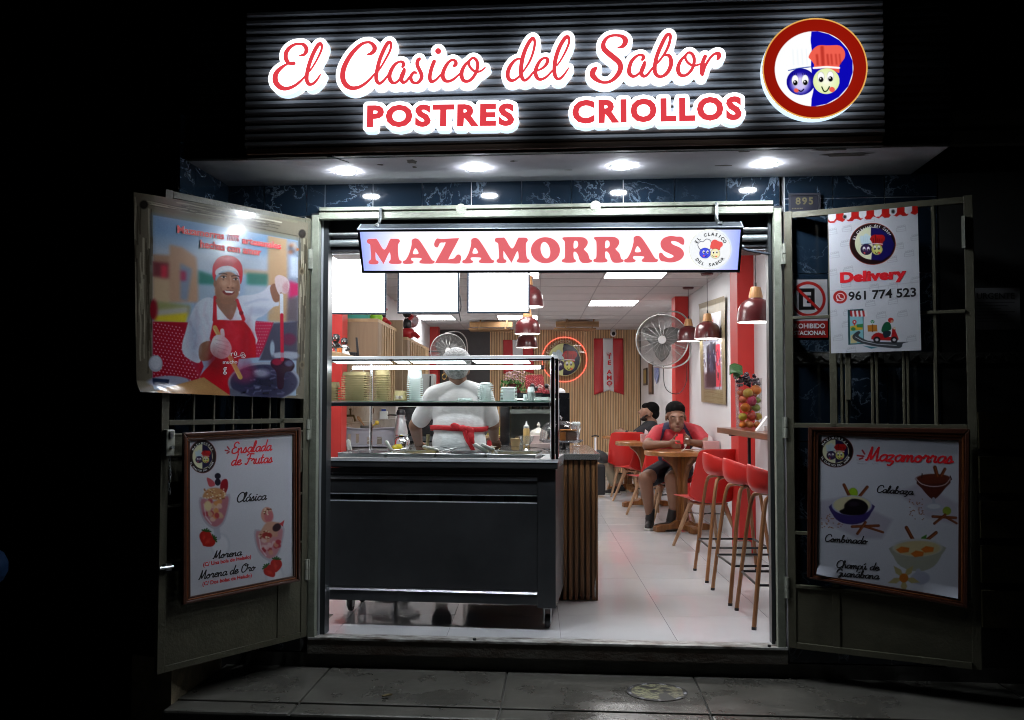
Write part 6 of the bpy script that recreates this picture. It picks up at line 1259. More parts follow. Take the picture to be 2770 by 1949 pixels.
# serving spoons with white handles standing in the pans
hw_m = mat('handle_white', (.78, .78, .76), .35)
for lab, (x0, y0), (x1, y1), (x2, y2) in (
  ('white handled ladle leaning left in the first pan', (850+300/3.28, 930+855/3.28), (850+320/3.28, 930+955/3.28), (850+335/3.28, 930+1015/3.28)),
  ('white handled ladle leaning left in the second pan', (850+635/3.28, 930+865/3.28), (850+685/3.28, 930+955/3.28), (850+712/3.28, 930+1015/3.28)),
  ('white handled spoon lying low across the third pan', (850+965/3.28, 930+915/3.28), (850+1100/3.28, 930+955/3.28), (850+1250/3.28, 930+990/3.28)),
  ('grey white handled spoon leaning over the fourth pan', (850+1420/3.28, 930+895/3.28), (850+1545/3.28, 930+970/3.28), (850+1600/3.28, 930+1015/3.28)),
  ('white handled spoon right of the crossed pair', (850+1485/3.28, 930+895/3.28), (850+1595/3.28, 930+950/3.28), (850+1660/3.28, 930+992/3.28))):
    A, Q, R_e = onC(x0, y0, .26), onC(x1, y1, .23), onC(x2, y2, .2); R_e.z = max(.90, R_e.z-.02)
    t = thing('serving_spoon', lab, 'serving spoon'); t.matrix_world = MC.copy(); t['abs'] = 1
    b = B(); b.tube([A, A.lerp(Q, .1), A.lerp(Q, .5), A.lerp(Q, .92), Q], [.0075, .012, .011, .0135, .009], 10); obj('handle', b, hw_m, t, smooth=True)
    b = B(); b.tube([Q, R_e], .0042, 6); obj('shaft', b, steel, t); b = B(); b.ell(R_e+V((0, 0, -.006)), (.028, .03, .008)); obj('bowl', b, steel, t, smooth=True)
# tongs wires
for k, (p, q) in enumerate((((1010, 1240), (1100, 1214)), ((1160, 1241), (1235, 1212)), ((1318, 1238), (1350, 1218)))):
    A, Q = onC(p[0], p[1], .25), onC(q[0], q[1], .22); t = thing('tongs', ('steel tongs resting across the first two pans', 'steel tongs resting over the third pan rim', 'short steel tongs at the fourth pan')[k], 'tongs'); t.matrix_world = MC.copy(); t['abs'] = 1
    for s_ in (-1, 1): b = B(); b.tube([A+V((0, .0, .006*s_)), A.lerp(Q, .6)+V((0, 0, .011*s_)), Q], .0028, 6); obj('arm', b, steel, t)
# ------------------------------------------------------------------ granite counter with slatted front
ct = thing('granite_counter', 'wood slatted counter with speckled granite top beside the cart', 'counter', F=FI)
gran = mat('granite', (.24, .23, .22), .14, nz=.75, nscale=220, col2=(.05, .05, .05), coat=.4); walnut = wood('counter_slat_wood', hx('8f6440'), hx('5c3d25'), 2, 9, .42); wal_d = mat('counter_back', (.07, .042, .024), .6)
U0, U1, V0, V1 = -.62, .075, 1.03, 2.3
cb = lambda nm, m, fn, par, **k: (lambda b: (fn(b), obj(nm, b, m, par, **k))[1])(B())
cb('top', gran, lambda b: b.box(U0, U1+.035, V0-.03, V1, .872, .91, bev=.004), ct)
cb('carcass', wal_d, lambda b: b.box(U0, U1+.008, V0+.018, V1-.05, .02, .871), ct)
x = U1-.005; me = boxmesh('slat', .0235, .016, .865, walnut, .003)
while x > U0: inst(me, 'slat', ct, (x, V0+.009, .004)); x -= .0355
cb('corner_post', walnut, lambda b: b.box(U1+.009, U1+.022, V0-.004, V0+.05, .004, .868), ct)
me = boxmesh('slat', .012, .0195, .865, walnut)
for k in range(33): inst(me, 'slat', ct, (U1+.0145, V0+.075+k*.0355, .004))
cb('chipped_patch', mat('chip', (.5, .48, .45), .8, nz=.4, nscale=60), lambda b: b.prism([(U1+.002, V0-.001, .02), (U1+.0085, V0-.001, .025), (U1+.0085, V0-.001, .12), (U1+.004, V0-.001, .15), (U1+.0, V0-.001, .08)], (0, -.002, 0)), ct)
# ------------------------------------------------------------------ bar shelf along the right wall
bs = thing('bar_shelf', 'dark wooden bar shelf along the right wall over the stools', 'shelf', F=FI)
bar_m = wood('bar_wood', hx('7d4526'), hx('4a2412'), 1, 8, .3, .4)
e = iV(1939.5, 1171, 2.62); ub = e.x
cb('board', bar_m, lambda b: b.box(ub, UR-.002, .22, 2.62, e.z, e.z+.042, bev=.003), bs)
for v in (2.3, .9): cb('bracket', blackm, lambda b: (b.box(ub+.17, ub+.19, v-.012, v+.012, e.z-.38, e.z-.001), b.box(ub+.03, UR-.003, v-.011, v+.011, e.z-.014, e.z-.002)), bs)
ZB = e.z+.042
# ------------------------------------------------------------------ stools, chairs, tables
redp = mat('red_plastic', (.56, .022, .018), .38, nz=.06, nscale=3); leg_m = wood('stool_leg_wood', hx('9a6a44'), hx('7a4f30'), 2, 5, .4); beech = wood('beech_leg', hx('b39070'), hx('917052'), 2, 6, .5)
def surf(fn, nu, nv): b = B(); b.grid(fn, nu, nv); return b
def stool():
    t = thing('bar_stool', 'x', 'bar stool', (0, 0, 0), 0, F=FI)
    # facing +x; low wraparound shell: back rim high at -x, arms falling towards the front
    def fn(s, r):
        a = (s-.5)*2*PI; fx = math.cos(a)*.2; fy = math.sin(a)*.215
        back = max(0, (-math.cos(a)+.35)/1.35)**.8; h = .025+.125*back; q = r
        rad = min(1, q*1.35)**.85; z = .72+.0+(h*max(0, (q-.55)/.45)**1.6)+.012*q*q
        return (fx*(.25+.75*rad) if q > 0 else 0, fy*(.25+.75*rad) if q > 0 else 0, z) if q > 0 else (0, 0, .72)
    b = B(); b.grid(fn, 28, 9, wrap=True); bmesh.ops.remove_doubles(b.bm, verts=b.bm.verts, dist=.0005); o = obj('seat_shell', b, redp, t, smooth=80, solid=.011, sub=1)
    for sx in (-1, 1):
        for sy in (-1, 1):
            b = B(); b.tube(catmull([(sx*.07, sy*.06, .705), (sx*.115, sy*.13, .70), (sx*.145, sy*.175, .66), (sx*.175, sy*.205, .45), (sx*.225, sy*.245, .012)], 4), .0125, 8); obj('leg', b, leg_m, t, smooth=40)
            b = B(); b.cyl((sx*.2255, sy*.2455, .0), (sx*.2245, sy*.2445, .016), .0138, n=8); obj('foot_cap', b, blackm, t)
    b = B(); b.box(-.08, .08, -.07, .07, .695, .712, bev=.003); obj('seat_mount', b, mat('mount_brown', (.16, .10, .06), .5), t)
    b = B(); r = .205; b.tube([(x, y, .235) for x, y in ((-.2, -.19), (-.19, -.222), (.19, -.222), (.2, -.19), (.2, .19), (.19, .222), (-.19, .222), (-.2, .19))], .0075, 8, closed=True); obj('foot_ring', b, blackm, t, smooth=True)
    return t
s0 = stool(); s0.matrix_world = FI @ Matrix.Translation((1.105, 1.90, 0)); s0['label'] = 'red bar stool with brown legs, farthest from the door'; s0['group'] = 'red bar stools along the wall shelf'
dup(s0, (1.105, 1.165, 0), .03, FI, label='red bar stool with brown legs, middle of the three'); dup(s0, (1.12, .535, 0), -.02, FI, label='red bar stool nearest the right door jamb')
def chair():
    t = thing('chair', 'x', 'chair', (0, 0, 0), 0, F=FI)    # facing +y, seat height .44
    def fn(s, r):
        x = (s-.5)*2           # -1..1 across
        if r < .5:
            q = r/.5; y = .23-.42*q; z = .455-.06*q**.9-.012*math.sin(q*PI); wd = .21+.035*q; z += .06*abs(x)**3*(q*.9+.1)-.025*(1-q)**4
            return (x*wd, y-.02*abs(x)**2*(1-q), z)
        q = (r-.5)/.5; ang = q**.75; y = -.19-.075*ang-.05*q; z = .395+.06*abs(x)**3*(1-.8*q)+.455*q**1.05; wd = .245-.012*q*q; z -= .03*abs(x)**6*q
        return (x*wd*(1-.18*max(0, q-.8)*abs(x)*5*.2), y+.085*abs(x)**2*(1-.35*q), z)
    b = B(); b.grid(fn, 14, 22); obj('seat_shell', b, redp, t, smooth=80, solid=.009, sub=1)
    for sx in (-1, 1):
        for sy in (-1, 1):
            b = B(); b.tube([(sx*.10, sy*.09-.01, .392), (sx*.215, sy*.205-.01, .0)], [.023, .0125], 10); obj('leg', b, beech, t, smooth=40)
    b = B(); b.box(-.13, .13, -.125, .105, .372, .386, bev=.004); obj('under_frame', b, beech, t)
    b = B(); b.tube([(-.14, .1, .29), (.14, -.12, .29)], .004, 5); b.tube([(.14, .1, .29), (-.14, -.12, .29)], .004, 5); obj('cross_wire', b, blackm, t)
    return t
cg = 'red shell chairs at the round tables'; th = .36
c0 = chair(); c0.matrix_world = FI @ Matrix.Translation((1.17, 3.27, 0)) @ Matrix.Rotation(th, 4, 'Z'); c0['label'] = 'red shell chair turned from the nearest round table, behind the stools'; c0['group'] = cg
dup(c0, (1.00, 5.62, 0), .5, FI, label='red shell chair between the seated man and middle table')
dup(c0, (.98, 7.15, 0), .7, FI, label='red shell chair on the far side of the middle table')
dup(c0, (.91, 7.95, 0), .08, FI, label='red chair whose back the man in black leans his arm on')
dup(c0, (1.10, 8.9, 0), 1.45, FI, label='red shell chair the man in black sits on')
dup(c0, (1.10, 4.93, 0), PI, FI, label='red shell chair under the man in red')
dup(c0, (1.22, 6.75, 0), PI/2, FI, label='red shell chair beside the far pink napkin box')
tb_m = wood('table_top_wood', hx('a5713f'), hx('7c4d26'), 0, 6, .3, .35); ped_m = wood('pedestal_wood', hx('8a5a30'), hx('5e391b'), 2, 8, .42)
def table():
    t = thing('round_table', 'x', 'table', (0, 0, 0), 0, F=FI)
    b = B(); b.lathe([(.001, .725), (.35, .725), (.36, .732), (.36, .762), (.354, .77), (.001, .77)], n=56); obj('table_top', b, tb_m, t, smooth=35)
    for k in range(2):
        pr = [(-.055, .07), (-.055, .45), (-.075, .56), (-.12, .64), (-.2, .70), (-.2, .724), (.2, .724), (.2, .70), (.12, .64), (.075, .56), (.055, .45), (.055, .07)]
        b = B(); b.prism([(x, -.016, z) for x, z in pr], (0, .032, 0)) if k == 0 else b.prism([(-.0165, x, z) for x, z in pr], (.033, 0, 0)); 
        if k: b.xf(Matrix.Rotation(.0, 4, 'Z'))
        obj('pedestal_panel', b, ped_m, t, bev=.003)
        lp = [(-.29, .003), (-.29, .05), (-.24, .065), (-.12, .07), (-.07, .10), (.07, .10), (.12, .07), (.24, .065), (.29, .05), (.29, .003), (.2, .003), (.19, .022), (-.19, .022), (-.2, .003)]
        b = B(); (b.prism([(x, -.04, z) for x, z in lp], (0, .08, 0)) if k == 0 else b.prism([(-.039, x, z*.97) for x, z in lp], (.078, 0, 0))); obj('base_foot', b, ped_m, t, bev=.004)
    return t
TA = (1.125, 4.36); t0 = table(); t0.matrix_world = FI @ Matrix.Translation((*TA, 0)) @ Matrix.Rotation(.35, 4, 'Z'); t0['label'] = 'round wooden table the man in red leans on'; t0['group'] = 'round wooden tables'
TB = (1.03, 6.55); dup(t0, (*TB, 0), .3, FI, label='round wooden table with pink napkin box, behind the man in red'); TC = (1.02, 8.62); dup(t0, (*TC, 0), .2, FI, label='farthest round wooden table with coffee cup and saucer')
# ------------------------------------------------------------------ pendants
shade_m = mat('shade_oxblood', (.085, .012, .014), .28, coat=.35); inner_m = mat('shade_inner', (.85, .85, .84), .5, emit=1.1, ecol=(1., .97, .93)); cone_m = wood('lamp_cone_wood', hx('c39464'), hx('a3764a'), 2, 10, .4)
bulb_m = mat('bulb_glow', (1, 1, 1), emit=50., ecol=(1., .95, .88))
def pend(px, py, D, lab, first=[None]):
    p = iD(px, py, D); drop = HC-p.z
    t = thing('pendant_lamp', lab, 'pendant lamp', (p.x, p.y, p.z), 0, 'oxblood pendant lamps', FI)
    R = .126
    b = B(); b.lathe([(R, .0), (R*.985, .05), (R*.93, .09), (R*.8, .125), (R*.6, .148), (.048, .158), (.045, .165)], cap=False, n=36); obj('shade', b, shade_m, t, smooth=60)
    b = B(); b.lathe([(R-.004, .001), (R*.965, .05), (R*.91, .088), (R*.78, .121), (R*.58, .143), (.01, .15)], cap=False, n=36); i = obj('inner_lining', b, inner_m, t, smooth=60)
    b = B(); b.lathe([(.047, .1655), (.046, .18), (.034, .235), (.031, .24), (.008, .243)], n=24); obj('wood_neck', b, cone_m, t, smooth=40)
    b = B(); b.ell((0, 0, .06), (.035, .035, .04), u=12, v=8); obj('bulb', b, bulb_m, t, smooth=True)
    b = B(); b.cyl((0, 0, .243), (0, 0, drop-.02), .0028, n=6); b.cyl((0, 0, .243), (0, 0, .27), .006, n=8); obj('cord', b, blackm, t)
    b = B(); b.lathe([(.05, drop-.022), (.06, drop-.012), (.06, drop-.001), (.001, drop-.001)], n=24); obj('canopy', b, shade_m, t, smooth=40)
pend(2045, 873, 6.5, 'oxblood pendant lamp with wood neck nearest the right jamb')
pend(1914, 917, 9.2, 'oxblood pendant lamp in front of the timber framed wall poster')
pend(1862.5, 924, 10.3, 'oxblood pendant lamp overlapping the big wall fan')
pend(1425, 831, 7.2, 'oxblood pendant lamp half hidden by the third menu screen')
pend(1427, 904, 9.4, 'oxblood pendant lamp hanging below the menu screens, middle one')
pend(1425.5, 941, 11.2, 'oxblood pendant lamp farthest back in the left row')
# ------------------------------------------------------------------ wall fans
def fan(px, py, D, R, yaw, lab, wall_u, tilt=0.):
    p = iD(px, py, D); M = FI @ Matrix.Translation(p) @ Matrix.Rotation(yaw, 4, 'Z') @ Matrix.Rotation(tilt, 4, 'X')
    t = thing('wall_fan', lab, 'fan'); t.matrix_world = M          # local: disc in xz plane, facing -y
    wire = mat('fan_wire', (.50, .50, .49), .3, .8)
    b = B(); b.tube([(R*math.cos(a), 0, R*math.sin(a)) for a in np.linspace(0, 2*PI, 49)[:-1]], .007, 6, closed=True); obj('rim', b, wire, t, smooth=True)
    b = B()
    for sgn in (-1, 1):
        for k in range(26):
            r = .055+(R-.06)*k/25; y = sgn*.065*math.sqrt(max(0, 1-(r/R)**2))
            b.tube([(r*math.cos(a), y, r*math.sin(a)) for a in np.linspace(0, 2*PI, 33)[:-1]], .0019, 3, closed=True)
    obj('grille_wires', b, wire, t, kind='stuff')
    for sgn in (-1, 1):
        for k in range(18):
            a = k*2*PI/18; b = B(); b.tube([(r*math.cos(a), sgn*.068*math.sqrt(max(0, 1-(r/R)**2)), r*math.sin(a)) for r in np.linspace(.045, R-.002, 7)], .0022, 4); obj('spoke', b, wire, t)
    b = B(); b.lathe([(.001, .075), (.04, .075), (.046, .068), (.046, .06), (.001, .058)], M=Matrix.Rotation(PI/2, 3, 'X'), n=24); obj('badge', b, mat('badge_white', (.7, .7, .7), .35), t, smooth=30)
    b = B(); b.lathe([(.05, -.06), (.07, -.09), (.07, -.17), (.04, -.19)], M=Matrix.Rotation(PI/2, 3, 'X'), n=20); obj('motor', b, mat('motor_dark', (.04, .04, .042), .45), t, smooth=30)
    for k in range(3):
        a0 = k*2*PI/3+.5
        def bl(s, q): r = .05+(R*.85-.05)*q; w_ = .16*math.sin(PI*min(1, .25+q*.75)); a = a0+(s-.5)*(w_/max(r, .09))*1.4; return (r*math.cos(a), .0+.028*(s-.5)*2, r*math.sin(a))
        b = B(); b.grid(bl, 5, 8); obj('blade', b, mat('blade_alu', (.14, .14, .14), .4, .5), t, smooth=True, solid=.0015)
    # wall yoke: a bent tube round the back and an arm to the wall
    wl = M.inverted() @ (FI @ V((wall_u, p.y+.16, p.z)))
    b = B(); b.tube(catmull([(-.05, .0, R+.008), (R*.55, .02, R+.03), (R+.0, .05, R*.75), (R+.03, .09, 0), (R+.0, .05, -R*.75), (R*.4, .02, -R-.02), (-.1, 0, -R-.008)], 5), .009, 8); obj('yoke', b, wire, t, smooth=True)
    b = B(); b.tube([(R+.02, .09, 0), (wl.x, wl.y, 0)], .014, 8); b.tube([(0, .16, 0), (R+.02, .1, 0)], .012, 8); obj('wall_arm', b, blackm, t)
    return t
fan(1791, 920.6, 10.6, .283, -.12, 'large chrome wall fan in front of the red column', 1.40)
fan(1212, 950, 14.9, .272, .1, 'chrome wall fan on the dark back wall at the left', UL, 0)
ft = thing('power_cord', 'black cord hanging in a loop below the big wall fan', 'cord', F=FI)
cb('loop', blackm, lambda b: b.tube(catmull([iD(1795, 990, 10.75)[:], iD(1797, 1040, 10.75)[:], iD(1812, 1062, 10.75)[:], iD(1838, 1064, 10.75)[:], iD(1856, 1035, 10.75)[:], iD(1858, 985, 10.75)[:]], 5), .004, 6), ft)
# ------------------------------------------------------------------ menu screens
scr_m = mat('screen_glow', (1, 1, 1), emit=5., ecol=(.97, .985, 1.))
for k, (x0, x1, yb0, yb1, D, ztop, yaw, lab) in enumerate(((881, 1044, 851, 846, 6.7, 2.27, .10, 'glowing white menu screen beside the left jamb'), (1075.6, 1242, 849, 849, 6.75, 2.27, 0, 'glowing white menu screen in the middle of the three'), (1264, 1433, 848, 847, 6.75, 2.27, -.0, 'glowing white menu screen nearest the pendant lamps'))):
    a, c = iD(x0, yb0, D), iD(x1, yb0, D); w_ = (c-a).length/2; cx = (a.x+c.x)/2; z0 = a.z
    t = thing('menu_screen', lab, 'screen', (cx, a.y, z0), yaw, 'menu screens over the counter', FI); h_ = ztop-z0+.08; bz = .0115
    zt_ = min(HC-.06, z0+h_)-z0
    for q in ((-w_, w_, 0, .016), (-w_, w_, zt_-.008, zt_), (-w_, -w_+bz, .0165, zt_-.0085), (w_-bz, w_, .0165, zt_-.0085)): b = B(); b.box(q[0], q[1], -.012, .02, q[2] if q[2] else 0, q[3] if q[3] != .016 else bz, bev=.0015) if q[2] != 0 or q[3] == .016 else None; obj('bezel', b, mat('bezel', (.02, .035, .06), .3), t)
    b = B(); b.box(-w_+bz+.0005, w_-bz-.0005, -.006, .015, bz+.0005, zt_-.009); obj('display', b, scr_m, t)
    b = B(); b.cyl((0, .012, zt_), (0, .012, HC-z0-.001), .012); obj('ceiling_rod', b, blackm, t)
b = B(); b.tube(catmull([iD(1244, 800, 6.8)[:], iD(1247, 830, 6.8)[:], iD(1243, 850, 6.8)[:], iD(1247, 870, 6.8)[:]], 4), .004, 5); obj('screen_cable', b, blackm, F=FI, label='black cable dangling beside the second menu screen', cat='cable')
# ------------------------------------------------------------------ back wall things
ne = thing('neon_emblem', 'round shop emblem with red neon ring on the slatted wall', 'sign', F=FI)
vq = VB-.05; c = iV(1527, 973, vq); R1 = 60.5/2600*16.2; Rd = 44/2600*16.2
MN_ = plane((c.x, c.y, c.z), (1, 0, 0), (0, 0, 1))
neon = mat('neon_red', (1, .1, .06), emit=2.6, ecol=(1., .12, .08))
cb('neon_tube', neon, lambda b: b.tube([(c.x+R1*math.cos(a), vq+.01, c.z+R1*math.sin(a)) for a in np.linspace(0, 2*PI, 65)[:-1]], .005, 8, closed=True), ne, smooth=True)
b = B(); b.lathe([(.001, 0), (R1-.02, 0), (R1-.02, .004), (.001, .004)], n=48, M=None); b.xf(plane((c.x, vq+.02, c.z), (1, 0, 0), (0, 0, 1))); obj('clear_plate', b, glass('clear_acrylic', (.93, .9, .87), .05), ne)
cm = Cv(1664, 1615, .16, 'd4d79a'); cm.ell(850, 812, 790, 790, 'e0e4a0'); cm.poly([(812,40),(1000,60),(1250,160),(1480,380),(1600,700),(1580,1000),(1450,1300),(1200,1500),(1000,1570),(780,1590),(790,1300),(850,1100),(840,800),(790,560),(770,300)], '1a1030'); faces(cm, -420, -380, 1.5, dim=True)
cn = [(c.x-Rd, vq+.005, c.z+Rd), (c.x+Rd, vq+.005, c.z+Rd), (c.x+Rd, vq+.005, c.z-Rd), (c.x-Rd, vq+.005, c.z-Rd)]
print_sheet('emblem_disc', cm, [(60, 20), (1640, 20), (1640, 1600), (60, 1600)], cn, 100, 100, attr_mat('disc_print', .15), ne, disc=True)
cb('disc_rim', mat('brass', (.5, .42, .22), .3, .8), lambda b: b.tube([(c.x+Rd*math.cos(a), vq+.003, c.z+Rd*math.sin(a)) for a in np.linspace(0, 2*PI, 49)[:-1]], .006, 6, closed=True), ne)
arc_text('EL CLASICO DEL SABOR', .062, plane((c.x, vq-.0, c.z), (1, 0, 0), (0, 0, 1)), Rd*1.13, 158, 24, mat('cream_letter', (.75, .68, .5), .4), ne, .02, sx=.95)
def banner(px0, px1, pt, pb, lab, txt=True):
    t = thing('flag_banner', lab, 'banner', F=FI); vb = VB-.045; A, Q = iV(px0, pt, vb), iV(px1, pb, vb); x0, x1, z1, z0 = A.x, Q.x, A.z, Q.z; w_ = x1-x0; redf = mat('banner_red', (.50, .015, .02), .35, nz=.12, nscale=12, bump=.25, bscale=14, sheen=.3); wf = mat('banner_white', (.70, .70, .72), .4, nz=.05, nscale=12, bump=.2, bscale=14)
    def zz(s): return z0+(.10*w_*1.0 if False else .0)+.14*w_*(1-abs(s-.5)*2)
    for s0, s1, m in ((0, .315, redf), (.315, .655, wf), (.655, 1, redf)):
        def fn(s, q):
            S = s0+(s1-s0)*s; zb = z0+.16*w_*(1-abs(S-.5)*2); return (x0+w_*S+.03*w_*q*(1-0)*(S-.0)*.5+.012*w_*q, vb+.008*math.sin(S*11+q*3)+.006*math.sin(q*9+S*4), z1+(zb-z1)*q)
        b = B(); b.grid(fn, 10, 24); obj('cloth_panel', b, m, t, smooth=True, solid=.0015)
    if txt:
        cx = x0+w_*.5
        for k, (ch, f_) in enumerate((('T', .33), ('E', .43), ('A', .60), ('M', .70), ('O', .80))):
            pass
        H_ = z1-z0
        for ch, f_, sz in (('T', .43, .085), ('E', .535, .085), ('A', .70, .085), ('M', .80, .085), ('O', .90, .085)):
            z = z1-H_*(f_-.1)-.0
            text(ch, .1, plane((cx+.012, vb-.016, z-.03), (1, 0, 0), (0, 0, 1)), red_i, t, .035, sx=1.15)
        b = B(); zc = z1-H_*.86+.02; b.tube([(cx+.02+.045*(1-k/34)*math.cos(k*.55), vb-.018, z1-H_*.70-.10+.06*(1-k/34)*math.sin(k*.55)) for k in range(30)], .003, 4); b.tube([(cx+.02, vb-.018, z1-H_*.72-.1), (cx+.025, vb-.018, z1-H_*.92-.02)], .003, 4); obj('spiral_print', b, red_i, t)
        b = B(); b.tube([(cx-.04, vb-.018, z1-.24), (cx-.02, vb-.018, z1-.27), (cx-.0, vb-.018, z1-.23), (cx+.02, vb-.018, z1-.26)], .003, 4); b.ell((cx+.03, vb-.018, z1-.255), (.012, .003, .012)); obj('small_print', b, red_i, t)
    return t
banner(1606, 1686, 916, 1069, 'red and white swallowtail banner reading TE AMO beside the camera')
banner(1361, 1442, 920, 1012, 'red and white banner half hidden behind the pendant lamps', False)
cd = thing('security_camera', 'small white dome security camera at the top of slatted wall', 'camera', F=FI); q = iV(1659, 903, VB-.1)
cb('base', white_p, lambda b: b.cyl((q.x, VB-.022, q.z+.05), (q.x, VB-.1, q.z+.05), .04, n=20), cd, smooth=30); cb('head', white_p, lambda b: b.ell((q.x, q.y, q.z), (.052, .05, .055)), cd, smooth=True); cb('lens', blackm, lambda b: b.ell((q.x+.0, q.y-.042, q.z-.004), (.03, .016, .034)), cd, smooth=True)
for px0, px1, py0, py1, D, lab in ((1504, 1620, 870, 890, 14.2, 'wooden air baffle hanging under the ceiling right of the lamps'), (1270, 1386, 871, 891, 14.3, 'wooden air baffle under the ceiling left of the lamps')):
    t = thing('ceiling_baffle', lab, 'air baffle', F=FI, group='wooden baffles under the ceiling'); A, Q = iD(px0, py0, D), iD(px1, py1, D)
    bafm = wood('baffle_wood', hx('8f6c45'), hx('6a4c2d'), 0, 5)
    cb('board', bafm, lambda b: b.box(A.x, Q.x, A.y, A.y+.02, Q.z+.03, A.z), t); cb('board', bafm, lambda b: b.box(A.x-.02, Q.x-.04, A.y+.06, A.y+.5, Q.z, Q.z+.02), t)
    for f_ in (.2, .82): cb('strut', bafm, lambda b: b.prism([(A.x+(Q.x-A.x)*f_, A.y-.02, Q.z), (A.x+(Q.x-A.x)*f_+.02, A.y-.02, Q.z), (A.x+(Q.x-A.x)*f_+.05, A.y-.02, HC-.001), (A.x+(Q.x-A.x)*f_+.03, A.y-.02, HC-.001)], (0, .015, 0)), t)
# right wall pictures
for px0, px1, pt, pb, lab, m1, m2 in ((1740, 1749, 998, 1042, 'small framed certificate on the right wall near the corner', hx('2a1a10'), hx('b09a50')), (1754, 1765, 982, 1067, 'tall narrow framed picture on the far right wall', hx('3a2818'), hx('8a6a50'))):
    A, Q = iU(px0, pt, UR-.02), iU(px1, pb, UR-.02); t = thing('wall_picture', lab, 'picture', F=FI)
    cb('frame', mat('pf'+lab[:5], m1, .4), lambda b: b.box(UR-.022, UR-.002, Q.y, A.y, Q.z, A.z, bev=.004), t); cb('picture', mat('pp'+lab[:5], m2, .5, nz=.4, nscale=14), lambda b: b.box(UR-.024, UR-.0222, Q.y+.06, A.y-.06, Q.z+.03, A.z-.03), t)
A, Q = iU(1770, 990, UR-.02), iU(1781, 1038, UR-.02); cb('pennant', mat('blue_pennant', (.04, .10, .38), .5, nz=.4, nscale=20, col2=(.4, .45, .6)), lambda b: b.prism([(UR-.02, A.y, A.z), (UR-.02, Q.y, A.z), (UR-.02, Q.y, Q.z+.1), (UR-.02, (A.y+Q.y)/2, Q.z), (UR-.02, A.y, Q.z+.1)], (.006, 0, 0)), None, F=FI, label='blue pennant hanging on the right wall behind the fan', cat='pennant')
wp = thing('wall_poster', 'tall glossy poster with timber border on the right wall', 'poster', F=FI)
uw = UR-.02; P4 = [iU(1892, 824, uw), iU(1962, 801, uw), iU(1962, 1096, uw), iU(1896, 1087, uw)]
cv = Cv(100, 330, 1.6, '8f8468')
for k in range(70): x = rng.uniform(2, 98); y0 = rng.uniform(0, 300); cv.line([(x, y0), (x+rng.uniform(-2, 2), y0+rng.uniform(10, 60))], rng.uniform(.6, 1.8), ['6a6048', 'b5aa88'][k % 2], al=.7)
cv.poly([(16, 42), (86, 42), (86, 285), (16, 285)], 'e4e6ec'); cv.poly([(16, 95), (86, 95), (86, 285), (16, 285)], 'b8bdd4')
for k in range(12): y = 98+k*11; cv.line([(16, y), (86, y-6)], 4.5, ['e6e8f2', '9aa0c0'][k % 2], soft=2)
for x, c_, w_ in ((24, 'dfe2ee', 10), (36, '241c38', 12), (50, '3a3a5c', 10), (60, '1c1830', 12), (74, 'd83850', 16)): cv.poly([(x-w_/2, 130+rng.uniform(0, 20)), (x+w_/2, 125+rng.uniform(0, 20)), (x+w_/2+2, 275), (x-w_/2-2, 278)], c_, soft=2.5); cv.ell(x, 122, 5, 7, '8a5c48', soft=2)
for k in range(60): x = rng.uniform(18, 84); y = rng.uniform(160, 270); cv.line([(x, y), (x+rng.uniform(-3, 3), y+rng.uniform(6, 24))], rng.uniform(1, 3), ['2c2450', '4a3c90', 'd8dcf0', '5a1828', '101020'][k % 5], soft=1.5, al=.8)
cv.poly([(16, 235), (60, 235), (60, 285), (16, 285)], '3a1828', soft=12, al=.8)
for k in range(16): cv.line([(12, 290+k*2.4), (40, 288+k*2.4+4*math.sin(k)), (90, 292+k*2.2)], .9, '6e5c34', sm=4)
print_sheet('print', cv, [(0, 0), (100, 0), (100, 330), (0, 330)], P4, 70, 200, attr_mat('satin_print', .35), wp, curl=lambda u, v: .004*np.sin(v*5)+.01*np.clip((.05-v)/.05, 0, 1), F=FI)
fm_ = P4[0].lerp(P4[1], .3); text('Sabor Perú', .055, plane((uw-.006, (P4[0].y+P4[1].y)/2-.0, P4[0].z-.26), (0, -1, 0), (0, 0, 1)), red_i, wp, .01); text('Emprendimiento', .04, plane((uw-.006, (P4[0].y+P4[1].y)/2, P4[0].z-.36), (0, -1, 0), (0, 0, 1)), red_i, wp, .01)
# ------------------------------------------------------------------ fruit vase and napkin stand on the bar shelf
fv = thing('fruit_vase', 'tall glass cylinder of artificial fruit topped with grapes', 'vase', F=FI); q = iD(2026, 1154, 7.15); R = .093; zb = ZB+.001
cb('glass_cylinder', glass('vase_glass', (.96, .97, .97), .06), lambda b: b.lathe([(R*.95, zb+.001), (R, zb+.01), (R+.006, zb+.375)], (q.x, q.y, 0), n=32, cap=False), fv, smooth=60)
fr = [('orange', (.62, .17, .02)), ('orange_pale', (.6, .22, .06)), ('peach', (.55, .12, .05)), ('lemon', (.55, .42, .05)), ('apple_red', (.42, .05, .03)), ('apple_green', (.22, .30, .04)), ('mango', (.50, .32, .06)), ('dragon', (.45, .03, .10))]
lay = [(0, .03, -.055, -.045, .028), (1, .03, -.005, -.058, .028), (1, .03, .05, -.05, .028), (1, .035, .0, .04, .03), (3, .088, -.052, -.035, .033), (4, .092, .01, -.052, .036), (3, .09, .06, -.03, .03), (0, .155, -.035, -.045, .037), (5, .155, .045, -.035, .032), (4, .15, .0, .03, .034), (7, .205, .012, -.052, .034), (2, .215, -.05, -.03, .03), (5, .21, .058, -.02, .026), (6, .262, -.014, -.045, .038), (0, .285, .045, -.04, .04), (2, .265, -.058, -.01, .028), (2, .255, .04, .03, .032)]
